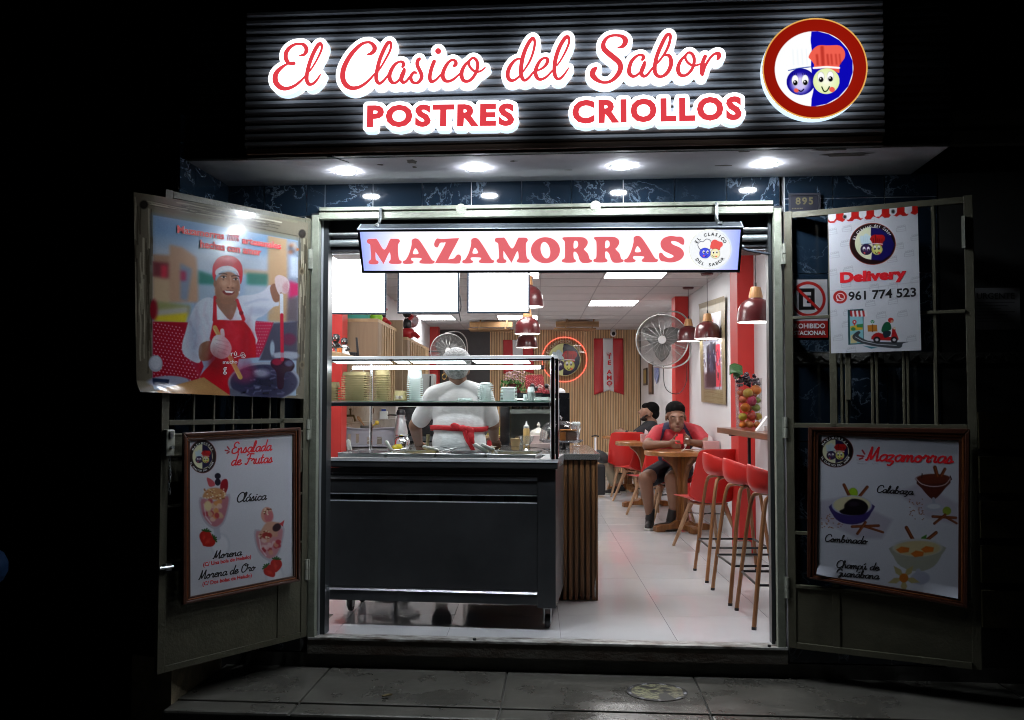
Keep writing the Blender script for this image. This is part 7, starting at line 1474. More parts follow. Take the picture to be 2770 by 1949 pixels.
for k, z, x, y, r in lay: cb('fruit', mat('fruit_'+fr[k][0], fr[k][1], .35, nz=.2, nscale=20), lambda b: b.ell((q.x+x, q.y+y, zb+z), (r, r, r*(1.15 if k == 7 else .93)), u=16, v=10), fv, smooth=True)
grp = mat('grape', (.022, .006, .018), .18, coat=.4)
for k in range(85):
    a = rng.uniform(0, 6.28); rr_ = R*.93*rng.uniform(.1, 1)**.6; z = .315+rng.uniform(0, .085)*(1.1-.5*rr_/R)+(.015 if rr_ < .05 else 0)
    if rng.random() < .15: a = rng.uniform(2.3, 3.6); rr_ = R*rng.uniform(.9, 1.15); z = .38+rng.uniform(-.005, .05)
    b = B(); b.ell((q.x+rr_*math.cos(a), q.y+rr_*math.sin(a)-.003, zb+z), .0115, u=8, v=6); obj('grape', b, grp, fv, smooth=True)
for k, (a, l_) in enumerate(((2.9, .1), (3.5, .075), (2.5, .06))):
    cb('leaf', mat('leaf_green', (.03, .085, .025), .4), lambda b: b.grid(lambda s, t_: (q.x-.055+l_*math.cos(a)*s, q.y-.06+(t_-.5)*.08*math.sin(PI*min(1, .1+s*.9)), zb+.42+.02*math.sin(s*3)-.04*s*k*.5+.015*abs(t_-.5)+(t_-.5)*.07), 6, 4), fv, smooth=True, solid=.001)
nz_ = thing('napkin_pyramid', 'folded white napkins stacked beside the fruit vase', 'napkins', F=FI); q2 = iD(2062, 1152, 6.6)
cb('napkin', mat('napkin', (.78, .78, .80), .8), lambda b: b.prism([(q2.x-.045, q2.y-.03, ZB+.001), (q2.x+.05, q2.y-.03, ZB+.001), (q2.x+.045, q2.y-.01, ZB+.09), (q2.x+.035, q2.y-.01, ZB+.1)], (0, .06, 0)), nz_)
cb('holder', mat('napkin'), lambda b: b.box(q2.x+.0, q2.x+.09, q2.y-.05, q2.y-.031, ZB+.001, ZB+.04, bev=.004), nz_)
# napkin boxes
pk = mat('pink_plastic', (.62, .36, .37), .4)
def nbox(px, D, z, s, lab):
    p = iD(px, 1200, D); t = thing('napkin_box', lab, 'napkin box', (p.x, p.y, z), .15, 'pink napkin boxes on the tables', FI)
    b = B(); b.box(-.075*s, .075*s, -.04*s, .04*s, 0, .092*s, bev=.005); obj('box', b, pk, t)
    b = B(); b.box(-.05*s, .05*s, -.012*s, .012*s, .0925*s, .094*s); obj('slot', b, mat('slot_dark', (.2, .1, .1), .7), t)
    b = B(); b.prism([(-.03*s, 0, .094*s), (.02*s, 0, .094*s), (.015*s, .0, .125*s), (-.022*s, .0, .15*s)], (0, .004, .0)); obj('tissue', b, mat('napkin'), t)
nbox(1923, 9.35, .7705, 1.0, 'pink napkin box on the table of the man in red'); nbox(1750, 11.5, .7705, .98, 'pink napkin box on the middle table')
# ------------------------------------------------------------------ things on the granite counter
zc = .911
cs = thing('cake_stand', 'glass cake stand with dome over a half chocolate orange cake', 'cake stand', F=FI); q = iD(1526, 1190, 6.6)
sc = 2600/6.6; clg = glass('dome_glass', (.98, .98, .99), .10, .03)
def cz(py, D): return CI.z-(py-1095)*D/2600
zp = cz(1196, 6.6); 
cb('plate', glass('plate_glass', (.9, .92, .97), .4, .05), lambda b: b.lathe([(.01, zp-.01), (.12, zp-.008), (.15, zp+.006), (.153, zp+.01), (.15, zp+.002), (.12, zp-.012)], (q.x-.02, q.y, 0), n=40, cap=False), cs, smooth=60)
cb('dome', clg, lambda b: b.lathe([(.135, zp+.004), (.133, zp+.06), (.12, zp+.10), (.09, zp+.125), (.04, zp+.137), (.012, zp+.14), (.012, zp+.15), (.02, zp+.16), (.014, zp+.172), (.001, zp+.175)], (q.x-.03, q.y, 0), n=40, cap=False), cs, smooth=60)
cb('foot', blackm, lambda b: b.lathe([(.03, zc), (.012, zc+.01), (.012, zp-.012), (.03, zp-.011)], (q.x-.0, q.y, 0), n=16), cs)
cb('cake', mat('cake_brown', (.085, .028, .012), .45, nz=.3, nscale=30), lambda b: b.prism([(q.x-.045+.055, q.y-.05, zp+.004), (q.x+.085, q.y-.04, zp+.004), (q.x+.085, q.y-.04, zp+.065), (q.x+.01, q.y-.05, zp+.068)], (0, .09, 0)), cs, bev=.006)
cb('cake_sponge', mat('cake_orange', (.42, .15, .03), .6, nz=.3, nscale=40), lambda b: b.box(q.x-.03, q.x+.0095, q.y-.05, q.y+.04, zp+.004, zp+.066, bev=.004), cs)
cb('cake_glaze', mat('cake_glaze', (.35, .14, .04), .2), lambda b: b.box(q.x-.031, q.x+.085, q.y-.051, q.y+.041, zp+.0685, zp+.082, bev=.006), cs)
sp = thing('spoon_cup', 'clear footed cup full of white plastic spoons', 'cup', F=FI); q = iD(1558, 1190, 6.95)
cb('cup', glass('cup_glass', (.95, .96, .96), .25, .05), lambda b: b.lathe([(.03, zc), (.03, zc+.006), (.012, zc+.012), (.02, zc+.03), (.038, zc+.14), (.041, zc+.145)], (q.x, q.y, 0), n=24, cap=False), sp, smooth=50)
for k in range(7): a = k*.9; cb('spoon', whitec, lambda b: (b.tube([(q.x, q.y, zc+.04), (q.x+.02*math.cos(a), q.y+.02*math.sin(a), zc+.15)], .003, 5), b.ell((q.x+.022*math.cos(a), q.y+.022*math.sin(a), zc+.163), (.011, .005, .017), u=8, v=6)), sp)
cpq = thing('dessert_coupe', 'cut glass dessert coupe at the counter edge', 'glass', F=FI); q = iD(1424, 1232, 6.25)
crys = glass('crystal', (.92, .94, .96), .5, .08)
cb('bowl', crys, lambda b: b.lathe([(.03, zc+.001), (.028, zc+.006), (.01, zc+.02), (.009, zc+.035), (.025, zc+.045), (.042, zc+.07), (.05, zc+.1), (.052, zc+.1)], (q.x, q.y, 0), n=14, cap=False), cpq)
sb = thing('sauce_bottle', 'yellow squeeze bottle with white nozzle on the counter', 'bottle', F=FI); q = iD(1424, 1186, 6.6)
cb('bottle', mat('mustard', (.62, .42, .16), .35), lambda b: b.lathe([(.02, zc), (.0215, zc+.01), (.0215, zc+.13), (.018, zc+.14)], (q.x, q.y, 0), n=20), sb, smooth=40); cb('nozzle', whitec, lambda b: b.lathe([(.019, zc+.1405), (.019, zc+.155), (.008, zc+.165), (.003, zc+.19)], (q.x, q.y, 0), n=16), sb, smooth=40)
kc = thing('paper_cup', 'tan paper cup beside the glass coupe', 'cup', F=FI); q = iD(1394, 1212, 6.4); cb('cup', mat('tan_paper', (.52, .38, .2), .6), lambda b: b.lathe([(.025, zc), (.032, zc+.075), (.033, zc+.077)], (q.x, q.y, 0), n=20), kc, smooth=40)
pb = thing('pastry_box', 'pale pink cake box on the counter behind the glass', 'box', F=FI); q = iD(1448, 1190, 6.75); cb('box', mat('pale_pink', (.62, .5, .5), .6), lambda b: b.box(q.x-.035, q.x+.12, q.y, q.y+.14, zc, zc+.03), pb); cb('lid', mat('pale_pink'), lambda b: b.box(q.x-.03, q.x+.03, q.y+.02, q.y+.1, zc+.031, zc+.085), pb)
tu = thing('sugar_tureen', 'white ceramic tureen with knobbed lid', 'tureen', F=FI); q = iD(1457, 1160, 6.9); cer = mat('ceramic', (.66, .63, .58), .2, coat=.4)
cb('bowl', cer, lambda b: b.lathe([(.03, zc), (.035, zc+.02), (.06, zc+.06), (.066, zc+.09), (.06, zc+.1)], (q.x, q.y, 0), n=28), tu, smooth=50); cb('lid', cer, lambda b: b.lathe([(.064, zc+.101), (.055, zc+.115), (.02, zc+.13), (.006, zc+.14), (.014, zc+.155), (.004, zc+.175)], (q.x, q.y, 0), n=28), tu, smooth=50)
sn = thing('serving_spoon', 'dark steel spoon lying on the granite counter', 'spoon', F=FI); A, Q = iZ(1448, 1221, zc+.004), iZ(1482, 1216, zc+.006); cb('spoon', mat('dark_steel', (.1, .1, .11), .2, .9), lambda b: (b.tube([A, A.lerp(Q, .7)], .003, 6), b.ell(Q, (.028, .012, .004))), sn)
# black framed display case
dc = thing('display_case', 'black framed glass display case on the back of the counter', 'display case', F=FI)
A, Q = iD(1353, 1063, 7.15), iD(1541, 1232, 7.15); x0, x1, z1 = A.x, Q.x, A.z; v0 = A.y; v1 = v0+.36
gb = mat('gloss_black', (.008, .009, .011), .15, coat=.4)
cb('side', gb, lambda b: b.box(x0, x0+.07, v0, v1, zc-.02, z1-.041), dc); cb('side', gb, lambda b: b.box(x1-.075, x1, v0, v1, zc, z1-.041), dc); cb('top', gb, lambda b: b.box(x0, x1, v0, v1, z1-.04, z1, bev=.003), dc); cb('back', mat('case_back', (.30, .33, .33), .35), lambda b: b.box(x0+.071, x1-.076, v1-.01, v1, zc, z1-.041), dc)
cb('shelf', mat('case_shelf', (.42, .44, .43), .3, .3), lambda b: b.box(x0+.071, x1-.076, v0+.03, v1-.011, zc+.235, zc+.265), dc); cb('glass', gl_c, lambda b: b.face([(x0+.071, v0+.001, zc), (x1-.076, v0+.001, zc), (x1-.076, v0+.001, z1-.041), (x0+.071, v0+.001, z1-.041)]), dc)
cb('lamp', mat('case_lamp', (1, 1, 1), emit=2.5, ecol=(.95, 1, .98)), lambda b: b.box(x0+.08, x1-.085, v0+.04, v0+.06, z1-.05, z1-.043), dc)
for k in range(4):
    t = thing('jar', ('dark jar on the upper shelf of the display case, first from left', 'dark jar on the upper shelf of the display case, second from left', 'dark jar on the upper case shelf, third from left', 'dark jar on the upper case shelf, fourth from left')[k], 'jar', (x0+.115+k*.075, v0+.12, zc+.2655), 0, 'dark jars in the display case', FI)
    cbm = mat('jar_dark', (.05, .035, .03), .2); b = B(); b.lathe([(.028, 0), (.03, .01), (.03, .06), (.022, .068)], n=16); obj('body', b, cbm, t, smooth=40); b = B(); b.lathe([(.023, .0685), (.023, .08), (.001, .08)], n=16); obj('lid', b, galv, t)
t = thing('pastry_tray', 'tray of pale pastries inside the display case', 'tray', F=FI); cb('tray', steel, lambda b: b.box(x0+.09, x1-.1, v0+.06, v0+.3, zc+.001, zc+.02), t)
for k in range(9): cb('pastry', mat('pastry', (.55, .42, .26), .6, nz=.3, nscale=40), lambda b: b.ell((x0+.13+(k % 5)*.065, v0+.12+(k//5)*.09, zc+.04), (.028, .03, .02), u=10, v=7), t, smooth=True)
# on top of the case: flower pot, clear red box, ribbon candy, white cloth
fp = thing('flower_pot', 'potted red and white flowers on the display case', 'plant', F=FI); q = iD(1392, 1060, 7.2)
cb('pot', mat('pot_maroon', (.16, .02, .03), .4), lambda b: b.lathe([(.045, z1), (.055, z1+.06), (.06, z1+.065)], (q.x, q.y, 0), n=20), fp, smooth=40)
for nm, m, n_, zz0, zz1, sz in (('foliage', mat('fern', (.05, .16, .03), .6), 150, .03, .11, .02), ('blossom', mat('blossom', (.30, .05, .08), .6, nz=.6, nscale=200, col2=(.6, .5, .5)), 130, .09, .17, .013)):
    b = B()
    for k in range(n_):
        a = rng.uniform(0, 6.28); r_ = rng.uniform(.02, .085 if nm == 'blossom' else .1); z = z1+rng.uniform(zz0, zz1)-(.25*r_ if nm == 'foliage' else .1*r_); px_, py_ = q.x+r_*math.cos(a)-(.02 if nm == 'foliage' else 0), q.y+r_*math.sin(a)*.7; d1 = V(rng.normal(0, 1, 3)).normalized()*sz; d2 = d1.orthogonal().normalized()*sz*.35
        b.face([V((px_, py_, z))-d1, V((px_, py_, z))+d2, V((px_, py_, z))+d1, V((px_, py_, z))-d2])
    obj(nm, b, m, fp, kind='stuff', fixn=False)
rb = thing('candy_box', 'clear red tinted plastic box on the display case', 'box', F=FI); A, Q = iD(1420, 1014, 7.3), iD(1474, 1058, 7.3); cb('box', mat('red_clear', (.5, .03, .06), .15, alpha=.55), lambda b: b.prism([(A.x+.01, A.y, z1+.0), (Q.x+.0, A.y, z1+.0), (Q.x-.01, A.y, A.z-.015), (Q.x-.025, A.y, A.z), (A.x+.02, A.y, A.z), (A.x, A.y, A.z-.015)], (0, .1, 0)), rb)
rc = thing('ribbon_candy', 'heap of red striped candies on the display case', 'candy', F=FI)
for k in range(26):
    q = iD(1458+rng.uniform(0, 48), 1062-rng.uniform(0, 17), 7.0+rng.uniform(0, .1)); m = [mat('candy_white', (.6, .5, .48), .4), mat('candy_red', (.42, .04, .06), .4)][k % 2]
    cb('candy', m, lambda b: b.tube([(q.x+.012*math.cos(a)+.001*a, q.y+.006*a/3, max(z1+.006, q.z)+.01*math.sin(a)) for a in np.linspace(0, 7, 12)], .0045, 5), rc)
for k, (px, py) in enumerate(((1440, 1044), (1450, 1052), (1478, 1045))):
    q = iD(px, py, 7.05); t = thing('berry', ('black glossy ball ornament on the display case, left', 'black glossy ball ornament on the display case, lower', 'black glossy ball ornament on the display case, right')[k], 'ornament', (q.x, q.y, max(z1+.018, q.z)), F=FI); b = B(); b.ell((0, 0, 0), .018, u=14, v=9); obj('ball', b, gb, t, smooth=True)
wc = thing('white_cloth', 'white cloth heap at the right end of the display case', 'cloth', F=FI); q = iD(1512, 1058, 7.2); cb('cloth', mat('napkin'), lambda b: b.ell((q.x, q.y, z1+.006), (.05, .05, .03), u=14, v=8), wc, smooth=True)
# ------------------------------------------------------------------ kitchen side (left wall)
cab = wood('cabinet_oak', hx('9c8468'), hx('84705a'), 2, 4, .55); cab_l = wood('cabinet_oak_light', hx('b89a74'), hx('a0845f'), 2, 4, .5)
kc1 = thing('wall_cabinet', 'pale oak wall cabinet with slatted side, nearest the shop front', 'cabinet', F=FI); uc = -1.655
cb('end_panel', cab, lambda b: b.box(UL+.002, uc-.0005, 3.30, 3.33, 1.22, 1.925), kc1); cb('top_board', cab_l, lambda b: b.box(UL+.002, uc, 3.29, 4.42, 1.926, 1.955), kc1); cb('stile', cab, lambda b: b.box(uc-.03, uc+.002, 3.331, 3.50, 1.22, 1.925), kc1); cb('inner_back', mat('cab_inside', (.12, .1, .08), .7), lambda b: b.box(UL+.002, UL+.02, 3.34, 4.40, 1.22, 1.92), kc1); cb('bottom_board', cab, lambda b: b.box(UL+.021, uc-.001, 3.34, 4.40, 1.2, 1.219), kc1)
for k in range(6): cb('slat', cab_l, lambda b: b.box(uc-.018, uc, 3.56+k*.145, 3.62+k*.145, 1.22, 1.925), kc1)
cb('tall_panel', cab, lambda b: b.box(UL+.002, uc+.06, 4.43, 4.46, 1.22, 2.04), kc1)
kc2 = thing('wall_cabinet', 'pale oak wall cabinet with slatted side, farther along the kitchen', 'cabinet', F=FI)
cb('end_panel', cab, lambda b: b.box(UL+.002, uc-.0005, 5.25, 5.28, 1.22, 1.90), kc2); cb('top_board', cab_l, lambda b: b.box(UL+.002, uc, 5.24, 7.35, 1.901, 1.93), kc2); cb('stile', cab, lambda b: b.box(uc-.03, uc+.002, 5.281, 5.45, 1.22, 1.90), kc2); cb('inner_back', mat('cab_inside'), lambda b: b.box(UL+.002, UL+.02, 5.3, 7.3, 1.22, 1.89), kc2)
for k in range(8): cb('slat', cab_l, lambda b: b.box(uc-.018, uc, 5.55+k*.2, 5.64+k*.2, 1.22, 1.90), kc2)
cb('side_board', cab_l, lambda b: b.box(uc-.03, uc-.001, 6.95, 7.34, 1.22, 1.90), kc2)
for k, (x, c_) in enumerate(((3.72, (.6, .6, .58)), (4.0, (.45, .03, .04)))):
    t = thing('bottle', ('white bottle seen between the cabinet slats', 'red bottle seen between the cabinet slats')[k], 'bottle', (uc-.12, x, 1.222), F=FI); b = B(); b.lathe([(.035, 0), (.037, .02), (.035, .24), (.015, .3), (.015, .34)], n=16); obj('bottle', b, mat('btl%s' % 'wr'[k], c_, .3), t, smooth=40)
# figurine shelf
shf = thing('corner_shelf', 'small oak corner shelf holding dark doll figurines', 'shelf', F=FI); us_ = -1.63
cb('board', cab_l, lambda b: b.prism([(UL+.002, 1.42, 1.525), (us_-.03, 1.42, 1.525), (us_, 1.55, 1.525), (us_+.0, 2.30, 1.525), (UL+.002, 2.30, 1.525)], (0, 0, .045)), shf, bev=.003)
ZF = 1.571; skin_d = mat('doll_black', (.012, .011, .012), .28, coat=.3); pol = mat('doll_red', (.42, .02, .025), .4); dw = mat('doll_white', (.7, .7, .7), .45)
def doll(px, pyb, D, h, lab, body_m, spots=False, arms=True):
    q = iD(px, pyb, D); t = thing('doll_figurine', lab, 'figurine', (q.x, q.y, ZF), F=FI); s = h
    b = B(); b.lathe([(.30*s, 0), (.34*s, .05*s), (.25*s, .25*s), (.17*s, .42*s), (.2*s, .5*s), (.1*s, .62*s)], n=18); obj('dress', b, body_m, t, smooth=50)
    b = B(); b.ell((0, 0, .78*s), (.19*s, .19*s, .21*s)); obj('head', b, skin_d, t, smooth=True)
    b = B(); b.ell((0, .03*s, .88*s), (.2*s, .18*s, .14*s)); obj('headscarf', b, body_m if spots else skin_d, t, smooth=True)
    for sx in (-1, 1): b = B(); b.tube([(sx*.16*s, 0, .52*s), (sx*.3*s, -.08*s, .36*s), (sx*.12*s, -.22*s, .3*s)], [.07*s, .06*s, .05*s], 8); obj('arm', b, skin_d, t, smooth=True)
    for sx in (-1, 1): b = B(); b.ell((sx*.07*s, -.175*s, .8*s), (.04*s, .02*s, .03*s), u=8, v=6); obj('eye', b, dw, t)
    b = B(); b.ell((0, -.19*s, .7*s), (.07*s, .02*s, .025*s), u=8, v=6); obj('lips', b, pol, t)
    if spots:
        for k in range(26):
            a = -PI/2+rng.uniform(-1.4, 1.4); z = rng.uniform(.06, .5); r_ = np.interp(z, [0, .05, .25, .42, .5, .62], [.30, .34, .25, .17, .2, .1])*s; b = B(); b.ell((r_*math.cos(a), r_*math.sin(a), z*s), .022*s, u=6, v=4); obj('dot', b, dw, t)
    return t
doll(891, 950, 6.75, .14, 'doll figurine in red polka dot dress on the corner shelf', pol, True); doll(908, 950, 7.0, .155, 'taller black doll figurine behind the polka dot one', skin_d); doll(931, 958, 7.1, .135, 'doll figurine in white shirt beside the black router', dw)
ob = iD(918, 955, 6.7); t = thing('toy_drum', 'tiny orange drum on the corner shelf', 'ornament', (ob.x, ob.y, ZF), F=FI); b = B(); b.lathe([(.018, 0), (.018, .035), (.001, .036)], n=14); obj('drum', b, mat('orange_toy', (.6, .16, .03), .4), t)
rt = thing('router', 'black wifi router with upright antenna on the corner shelf', 'router', F=FI); q = iD(954, 962, 7.2); cb('box', blackm, lambda b: b.box(q.x-.045, q.x+.03, q.y-.05, q.y+.05, ZF, ZF+.032, bev=.003), rt); cb('antenna', blackm, lambda b: b.prism([(q.x+.032, q.y, ZF+.0), (q.x+.05, q.y, ZF+.0), (q.x+.035, q.y, ZF+.145), (q.x+.02, q.y, ZF+.145)], (0, .008, 0)), rt)
cw = thing('loose_cable', 'white cable hanging from the corner shelf', 'cable', F=FI); cb('wire', mat('wire_w', (.6, .6, .58), .5), lambda b: b.tube(catmull([iD(966, 968, 7.2)[:], iD(967, 985, 7.2)[:], iD(958, 998, 7.2)[:], iD(948, 1005, 7.2)[:]], 5), .0025, 5), cw); cb('wire', mat('wire_w'), lambda b: b.tube(catmull([iD(968, 970, 7.2)[:], iD(978, 990, 7.2)[:], iD(988, 1015, 7.2)[:]], 5), .002, 5), cw)
# on top of the cabinets
def topthing(nm, lab, cat, px, py, D, z, fn): q = iD(px, py, D); t = thing(nm, lab, cat, (q.x, q.y, z), F=FI); fn(t); return t
def bottle_g(t): b = B(); b.lathe([(.05, 0), (.06, .05), (.03, .12), (.035, .15), (.02, .17)], n=18); obj('body', b, mat('lime', (.25, .55, .02), .35), t, smooth=40)
topthing('lime_jug', 'lime green jug on top of the near oak cabinet', 'jug', 1018, 862, 8.7, 1.956, bottle_g)
topthing('teal_box', 'teal box on top of the near oak cabinet', 'box', 962, 860, 8.6, 1.956, lambda t: (lambda b: (b.box(-.1, .12, -.06, .06, 0, .1), obj('box', b, mat('teal', (.05, .35, .28), .5), t)))(B()))
def figt(t, c_, s=1., plate=False):
    b = B(); b.ell((0, 0, .045*s), (.055*s, .05*s, .045*s)); b.tube([(0, 0, .04*s), (.06*s, -.03*s, .035*s), (.09*s, -.04*s, .01*s)], [.026*s, .02*s, .014*s], 8); obj('legs', b, c_, t, smooth=True)
    b = B(); b.ell((-.005, 0, .115*s), (.035*s, .03*s, .05*s)); obj('torso', b, skin_d, t, smooth=True); b = B(); b.ell((-.01, 0, .2*s), (.034*s, .032*s, .038*s)); obj('head', b, skin_d, t, smooth=True)
    b = B(); b.tube([(0, 0, .14*s), (.04*s, -.02, .18*s)], .014*s, 8); obj('arm', b, c_, t)
    if plate: b = B(); b.lathe([(.001, 0), (.065, 0), (.075, .006), (.001, .004)], (.05, -.01, .2), M=Matrix.Rotation(PI/2, 3, 'X'), n=28); obj('plate', b, chrome, t, smooth=30)
topthing('musician_figurine', 'seated figurine in red trousers with silver plate on the far cabinet', 'figurine', 1103, 915, 10.6, 1.931, lambda t: figt(t, pol, 1.45, True)); topthing('musician_figurine', 'small black and red figurine beside the lime jug', 'figurine', 1037, 878, 9.0, 1.956, lambda t: figt(t, pol, .85))
# bench, sink, rack, thermos
bn = thing('kitchen_bench', 'kitchen bench with grey top along the left wall', 'bench', F=FI)
cb('top', gran, lambda b: b.box(UL+.002, -1.42, 3.15, 6.6, .80, .835, bev=.003), bn); cb('front', mat('bench_front', (.6, .6, .6), .5), lambda b: b.box(UL+.05, -1.45, 3.17, 6.55, .02, .799), bn)
sb_ = thing('splashback', None, None, F=FI); sb_['kind'] = 'structure'
for i in range(9):
    for j in range(2): cb('tile', marble('beige_tile', (.52, .50, .47), (.35, .33, .31), .15, 3), lambda b: b.box(UL+.001, UL+.008, 3.14+i*.4, 3.536+i*.4, .84+j*.2, 1.036+j*.2), sb_)
rk = thing('dish_rack', 'grey plastic dish rack with arched slots on the bench', 'dish rack', F=FI); A, Q = iD(936, 1158, 8.35), iD(1068, 1206, 8.35); rg = mat('rack_grey', (.36, .37, .43), .45)
x0, x1, zt_, zb_ = A.x, Q.x, A.z, Q.z; v0 = A.y
def slotface(b):
    n = 30
    for k in range(n):
        xa = x0+(x1-x0)*k/n; xb = x0+(x1-x0)*(k+1)/n; f_ = (k+.5)/n; sl = any(abs(f_-c_) < .035 for c_ in (.06, .24)) ; sl2 = any(abs(f_-c_) < .05 for c_ in (.50, .68))
        zt2 = zt_-.012*math.sin(f_*PI*1.3)-.004
        if sl: b.box(xa, xb, v0, v0+.004, zb_+.10, zt2); b.box(xa, xb, v0, v0+.004, zb_, zb_+.02)
        elif sl2: b.box(xa, xb, v0, v0+.004, zb_+.075, zt2)
        else: b.box(xa, xb, v0, v0+.004, zb_, zt2)
cb('front', rg, slotface, rk, kind='stuff'); cb('rim', rg, lambda b: b.tube(catmull([(x0, v0-.004, zt_), (x0+(x1-x0)*.4, v0-.004, zt_-.012), (x0+(x1-x0)*.75, v0-.004, zt_-.002), (x1+.01, v0-.004, zt_), (x1, v0+.3, zt_)], 4), .007, 8), rk, smooth=True); cb('end', rg, lambda b: b.box(x1-.004, x1, v0+.005, v0+.3, zb_, zt_-.005), rk); cb('tray', rg, lambda b: b.box(x0-.03, x1+.03, v0-.03, v0+.33, zb_-.012, zb_-.001, bev=.003), rk)
hd = thing('utensil_holder', 'dark wire utensil pot with wooden spoons', 'utensil pot', F=FI); q = iD(990, 1155, 8.4)
cb('pot', mat('wire_dark', (.12, .115, .11), .5), lambda b: b.lathe([(.055, zt_-.05), (.06, zt_+.018)], (q.x, v0+.1, 0), n=20), hd)
for (px, py, px2, py2, c_, r_) in ((1007, 1107, 1001, 1150, 'a', (.018, .01, .032)), (972, 1128, 986, 1153, 'b', (.014, .008, .03)), (1020, 1138, 1008, 1153, 'c', (.02, .008, .018))):
    A, Q = iD(px, py+6, 8.45), iD(px2, py2, 8.45); m = {'a': mat('spoon_dark', (.16, .08, .05), .5), 'b': mat('spoon_wood', (.32, .17, .08), .5), 'c': mat('spatula_y', (.6, .45, .06), .5)}[c_]
    cb('utensil', m, lambda b: (b.tube([Q, A], .006, 6), b.ell(A, r_, Matrix.Rotation(math.atan2(A.x-Q.x, A.z-Q.z), 3, 'Y'))), hd, smooth=True)
tp = thing('wall_tap', 'old brass tap on the kitchen wall', 'tap', F=FI); q = iU(946, 1122, UL+.05)
q = iD(948, 1125, 8.5); cb('body', mat('old_brass', (.14, .11, .05), .35, .8), lambda b: (b.tube([(q.x-.04, q.y, q.z), (q.x+.03, q.y, q.z), (q.x+.045, q.y, q.z-.05)], .011, 8), b.tube([(q.x-.0, q.y, q.z), (q.x, q.y, q.z+.05)], .008, 8), b.ell((q.x, q.y, q.z+.055), (.012, .02, .012))), tp)
so = thing('wall_socket', 'white socket box with blue top and black plug', 'socket', F=FI); q = iD(1037, 1124, 8.6); cb('box', whitec, lambda b: b.box(q.x-.035, q.x+.035, q.y, q.y+.05, q.z-.035, q.z+.035, bev=.003), so); cb('cap', mat('blue_cap', (.02, .05, .25), .5), lambda b: b.box(q.x-.018, q.x+.02, q.y+.005, q.y+.03, q.z+.036, q.z+.055), so); cb('plug', blackm, lambda b: b.tube(catmull([(q.x+.036, q.y+.02, q.z), (q.x+.08, q.y, q.z+.004), (q.x+.16, q.y, q.z-.01), (q.x+.21, q.y, q.z-.05)], 4), .006, 6), so)
tf = thing('thermos', 'stainless steel vacuum flask on the kitchen bench', 'thermos', F=FI); q = iD(1084, 1172, 8.3); cb('flask', steel, lambda b: b.lathe([(.062, .836), (.064, .86), (.060, .98), (.04, 1.08), (.034, 1.11), (.04, 1.12)], (q.x, q.y, 0), n=28), tf, smooth=50); cb('lid', blackm, lambda b: b.lathe([(.038, 1.121), (.04, 1.14), (.03, 1.165), (.001, 1.17)], (q.x, q.y, 0), n=20), tf, smooth=40)
kt = thing('kettle', 'round steel pot on the kitchen bench', 'pot', F=FI); q = iD(1084, 1190, 8.0); cb('body', chrome, lambda b: b.lathe([(.05, .836), (.07, .87), (.065, .92), (.04, .945), (.01, .95)], (q.x+.01, q.y, 0), n=28), kt, smooth=50); cb('rim', chrome, lambda b: b.lathe([(.055, .952), (.06, .96), (.001, .965)], (q.x+.01, q.y, 0), n=24), kt)
by = thing('yellow_cloth', 'yellow cloth on the bench by the steel pot', 'cloth', F=FI); q = iD(1075, 1196, 7.9); cb('cloth', mat('yellow', (.65, .55, .04), .8), lambda b: b.ell((q.x, q.y, .86), (.045, .03, .025), u=10, v=7), by, smooth=True)
st_ = thing('oven', 'black oven range against the kitchen wall behind the cook', 'oven', F=FI); A = iD(1094, 1098, 9.2); cb('body', gb, lambda b: b.box(-1.62, -1.02, 4.3, 4.9, .1, 1.185, bev=.01), st_); cb('hob', steel_d, lambda b: b.box(-1.6, -1.04, 4.25, 4.299, .86, .9), st_); cb('hood', mat('hood_grey', (.5, .47, .46), .4), lambda b: b.prism([(-1.58, 4.25, 1.19), (-1.38, 4.25, 1.19), (-1.4, 4.25, 1.25), (-1.56, 4.25, 1.25)], (0, .2, 0)), st_)
cf = thing('chest_cabinet', 'white kitchen cabinet with grey top behind the cook', 'cabinet', F=FI); cb('body', white_p, lambda b: b.box(-1.35, -.95, 3.3, 3.9, .0, .83), cf); cb('top', gran, lambda b: b.box(-1.37, -.93, 3.28, 3.92, .831, .86), cf)
mw = thing('microwave', 'pale microwave oven on the far kitchen shelf', 'microwave', F=FI); A, Q = iD(1140, 1012, 10), iD(1172, 1066, 10); cb('body', mat('mw_grey', (.45, .46, .46), .35), lambda b: b.box(A.x, Q.x, A.y, A.y+.3, Q.z, A.z, bev=.005), mw); cb('handle', blackm, lambda b: b.cyl((Q.x-.03, A.y-.02, Q.z+.02), (Q.x-.03, A.y-.02, A.z-.02), .008), mw); cb('bracket', cab, lambda b: b.box(A.x-.2, Q.x+.05, A.y, A.y+.3, Q.z-.03, Q.z-.001), mw)
rc_ = thing('red_crate', 'red framed crate behind the counter at the cook\'s right', 'crate', F=FI); A, Q = iD(1318, 1186, 7.9), iD(1353, 1232, 7.9)
cb('panel', pol, lambda b: b.box(A.x, Q.x, A.y, A.y+.02, .55, A.z), rc_); cb('post', blackm, lambda b: b.box(Q.x-.03, Q.x-.01, A.y-.02, A.y-.001, .55, A.z), rc_); cb('top', cab_l, lambda b: b.box(A.x-.02, Q.x+.02, A.y-.02, A.y+.3, A.z+.001, A.z+.02), rc_)
yb = thing('yellow_tub', 'yellow tub on the crate beside the cook', 'tub', F=FI); q = iD(1336, 1175, 8.0); cb('tub', mat('yellow_d', (.35, .30, .03), .5), lambda b: b.prism([(q.x-.06, q.y, A.z+.021), (q.x+.06, q.y, A.z+.021), (q.x+.07, q.y, A.z+.08), (q.x-.03, q.y, A.z+.1)], (0, .1, 0)), yb)
